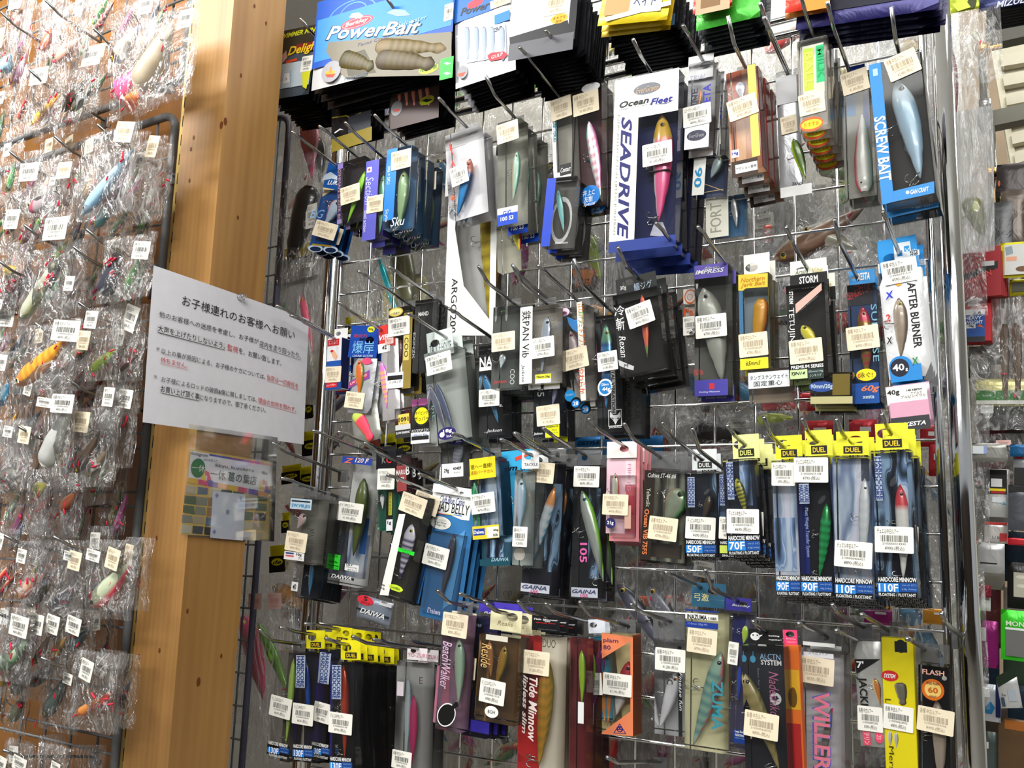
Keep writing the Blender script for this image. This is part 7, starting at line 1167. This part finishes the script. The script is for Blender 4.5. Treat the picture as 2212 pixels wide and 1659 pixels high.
for k in range(5):
    flat(RP, 'F', '%s red and black carton of the slanting red row at right' % ORD[k], 1690, 560 + 45 * k, 2010 + 12 * k, 900, -.2 - .016 * k, '9a2028', [('p', '18181a', (1700, 760 + 10 * k), (1990, 640 + 10 * k), (1990, 700 + 10 * k), (1700, 830 + 10 * k)), ('r', 'c0c0c0', 1850, 650, 1960, 680), ('q', 'd84a4a', 'MAKION', 1730, 850, 1950, 760, 50)], kind='solid', q=(1690, 540 + 48 * k, 2010 + 14 * k, 410 + 60 * k, 1700, 960 + 5 * k), grp='red cartons right of the chrome pole')
flat(RP, 'F', 'yellow framed pouch with a brown bait in a white window, right edge', 2000, 490, 2300, 790, -.22, 'c8c020', [('r', 'd0d0cc', 2045, 510, 2290, 750), ('e', '6a4a2a', 2200, 710, 60, 24), ('p', '8a9aa0', (2050, 530), (2110, 515), (2120, 580), (2060, 600)), ('r', 'e0a080', 2060, 610, 2150, 640)])
flat(RP, 'F', 'olive yellow pouch below the yellow framed pouch, right edge', 2090, 800, 2300, 940, -.24, 'a09a1c', [('r', '3a3a28', 2110, 830, 2290, 900)])
flat(RP, 'F', 'red lidded bait box with a blue and white label', 1705, 980, 1935, 1330, -.22, 'b81c28', [('r', 'e4e4e4', 1735, 985, 1840, 1025), ('r', 'e8e8ec', 1706, 1060, 1880, 1110), ('t', '222', '3.6', 1775, 1070, 1850, 1100, 'b'), ('r', '24509a', 1706, 1105, 1880, 1290), ('t', 'e4e8f4', 'HEAVY', 1712, 1115, 1850, 1145, 'b'), ('t', 'e4e8f4', 'WEIGHT', 1712, 1150, 1860, 1180, 'b'), ('r', 'd8dce0', 1715, 1185, 1800, 1215), ('t', '224', '18g', 1745, 1190, 1785, 1212, 'b'), ('p', 'd8602a', (1810, 1200), (1840, 1180), (1870, 1210)), ('r', '2a2a30', 1706, 1290, 1880, 1330)], th=.03, kind='solid')
flat(RP, 'F', 'dark netted frame pack low beside the red lidded box', 1740, 1370, 1930, 1640, -.26, '3a4038', [('r', '8a8a80', 1760, 1420, 1900, 1600), ('r', 'c0b0a8', 1780, 1440, 1880, 1480)])
bagR('F', 'clear bag with brown worms at the right edge', 2160, 950, -.24, .14, .2, 0, [((-.02 + .016 * k, -.04), (-.025 + .017 * k, -.16), .013, 's', '3a2a1c', '5a4430', '786048', {'hooks': 0, 'name': 'worm'}) for k in range(3)], [], None, 3)
bagR('F', 'clear bag with a mirrored ball shaped lure at right', 2010, 1010, -.26, .08, .12, 0, [((-.01, -.05), (.015, -.1), .04, 'p', '555', '999', 'ddd', {'hooks': 1, 'shiny': 1})], [], None, 5)
flat(RP, 'I', 'yellow and green banded pouch right of the chrome pole', 1720, 70, 2330, 290, -.24, 'd0c888', [('r', '2c7a2c', 1730, 165, 2320, 245), ('r', 'e0e0d8', 1730, 245, 2320, 275), ('r', 'e8e8e8', 1765, 285, 1870, 350), ('t', '334', 'V-スワンプ', 1775, 295, 1860, 315)])
flat(RP, 'I', 'black pouch under the green banded pouch', 1770, 290, 2330, 480, -.27, '1c1c1e', [('r', '3a4438', 1780, 300, 2300, 360)])
bagR('I', 'clear bag with a dark lure and small orange tag, right of the pole', 1830, 520, -.26, .1, .1, 0, [((-.03, -.02), (.03, -.03), .014, 'j', '222', '444', '888', {'hooks': 1})], [(.02, -.015, .02, .008, 'p', '480', 0)], None, 7)
for k, (cr, x0, y0, x1, y1, c, lb, e) in enumerate([('I', 1695, 590, 1975, 740, '8a8a84', 'grey pouch with a pale blue label right of the pole', [('r', 'e0e8ec', 1700, 615, 1790, 680), ('r', '9ad', 1790, 615, 1815, 680)]), ('I', 2005, 600, 2330, 700, '1c5a8a', 'teal blue pouch at the right edge', []), ('I', 2030, 690, 2330, 950, '8a8c90', 'grey and black pouch with a red tab at the right edge', [('r', 'c03038', 2045, 695, 2110, 720), ('r', '222', 2040, 790, 2300, 940)]), ('I', 1705, 815, 1830, 960, '1c1c1e', 'small black pouch with pale letters by the pole', [('t', 'ccc', 'HEAD', 1715, 870, 1770, 895, 'b'), ('t', 'c33', '70mm', 1735, 905, 1790, 925, 'bi')]), ('I', 1810, 800, 2000, 1190, 'c8c8c4', 'tilted black and yellow headed bag with a white tag', [('r', '1c1c18', 1820, 805, 1980, 1010), ('r', 'e8d020', 1840, 960, 1970, 985), ('r', 'a82a2a', 1850, 980, 1970, 1005), ('r', 'e4e4e4', 1850, 880, 1940, 950), ('r', 'e0e4e8', 1860, 1030, 1970, 1080), ('p', '6ac', (1940, 1095), (1972, 1090), (1955, 1065))]), ('I', 1795, 1230, 1985, 1400, 'd8d4d0', 'white pouch with red bands right of the pole', [('r', 'c83a3a', 1800, 1232, 1980, 1262), ('r', 'c83a3a', 1920, 1325, 1980, 1395), ('t', '446', '5.1 RL', 1860, 1350, 1930, 1372)]), ('I', 1740, 1400, 1960, 1640, 'b0b0b0', 'silver glossy pouch under the red banded one', [('r', '222', 1760, 1560, 1900, 1580)]), ('I', 1985, 1360, 2330, 1420, 'c42a34', 'red strip pouch at the right edge', []), ('I', 1990, 930, 2330, 1300, '5a5c64', 'dark grey glossy pouch at the right edge', [('r', '222', 1995, 940, 2320, 1000)]), ('L', 1860, 120, 1955, 215, '8a2a3a', 'maroon card with a round mark right of the pole', [('o', 'c05a6a', 1905, 150, 28, 30)]), ('L', 1860, 190, 1950, 320, 'dcdcd8', 'white tagged pouch under the maroon card', [('t', '333', '410.nh', 1875, 215, 1945, 240)]), ('L', 2080, -60, 2330, 300, '1c1c1c', 'black card of white shells at the right edge', [('r', 'b8b4a4', 2130, 20, 2320, 230), ('e', 'd8d4c4', 2190, 60, 40, 14), ('e', 'd8d4c4', 2195, 130, 40, 14)]), ('L', 2030, 310, 2330, 700, '3ac828', 'bright green framed pouch at the right edge', [('t', 'dde8d0', 'MONSO', 2070, 410, 2300, 450, 'b'), ('r', '6a6a68', 2068, 470, 2300, 700), ('r', 'e0e0e0', 2066, 466, 2302, 474)]), ('L', 1870, 395, 2010, 760, '8a1c6a', 'purple pouch right of the pole', [('r', 'ccc', 1875, 450, 1915, 560)]), ('L', 1890, 890, 2030, 1180, 'c8ccd4', 'white and blue pouch right of the pole, low', [('p', '2a7ab0', (1900, 1080), (1950, 1030), (1985, 1080), (1960, 1130), (1900, 1120)), ('r', '222a5a', 1990, 900, 2030, 1160), ('r', 'f0f0f0', 1895, 920, 1945, 1000)]), ('L', 2010, 1150, 2330, 1700, '6a5238', 'brown glossy pouch in the bottom right corner', [('r', 'a8642a', 2060, 1170, 2300, 1280)]), ('L', 1890, 1260, 2010, 1700, '55605c', 'grey green pouch in the bottom right corner', [('r', 'ddd', 1915, 1345, 1935, 1400)])]):
    flat(RP, cr, lb, x0, y0, x1, y1, -.19 - .012 * (k % 6), c, e)
P('L', 'tilted white card with a dark green top, right of the pole', (1990, 840, 2140, 760, 2035, 1085), None, .004, 'pouch', foilc='c8c8c8', d=-.16, els=[('p', '1c2c1c', (1990, 840), (2140, 760), (2165, 830), (2010, 920)), ('r', 'a8b0b8', 2080, 940, 2160, 1030), ('r', '3a4a58', 2030, 1000, 2070, 1070), ('t', '222', 'Fin', 2040, 970, 2070, 990)], cat='tackle pack')
RC = random.Random(5)
for j in range(11):
    for i in range(3):
        x = 2110 + i * 55 + RC.uniform(-8, 8); y = 430 + j * 118 + RC.uniform(-20, 20)
        ci = RC.randrange(8)
        flat(RP, 'Z', 'half hidden %s pouch, %s in %s row of the far stand at right' % (('black', 'stone grey', 'brown', 'taupe', 'navy', 'light grey', 'maroon', 'dull green')[ci], ORD[i], ORD[j]), x, y, x + RC.uniform(50, 80), y + RC.uniform(100, 150), -.34 - .01 * i - .004 * (j % 3), ('2a2a2c', '8a8680', '4a4038', '605c58', '1c2c3c', 'a09a90', '5a2a2c', '3a4a3a')[ci], grp='half hidden pouches on the far stand')
# loose hooks that carry nothing in front of the mesh
for cr, tx, ty, lb in [('K', 1010, 1570, 'chrome hook low in the middle with a clear bag behind it'), ('L', 715, 275, 'chrome hook above the pink outlined letters, pointing up right'), ('J', 1010, 560, 'chrome hook in front of the long black row'), ('J', 1425, 560, 'chrome hook over the magenta lure box'), ('G', 105, 590, 'chrome hook at the left end of the third row'), ('D', 2160, 680, 'chrome hook at the top left of the white spined vibration box'), ('L', 1570, 345, 'chrome hook tip next to the thick chrome pole, bottom'), ('G', 855, 590, 'chrome hook beside the black headed pack'), ('G', 2080, 515, 'chrome hook above the cyan box'), ('J', 2130, 290, 'chrome hook over the amber box')]:
    ox, oy, s = CROPS[cr]; u, w = RP.uw(ox + tx / s, oy + ty / s, .185); hook_thing(RP, u, w, w - .012, .15, lb, 'chrome hooks on the mesh panel')
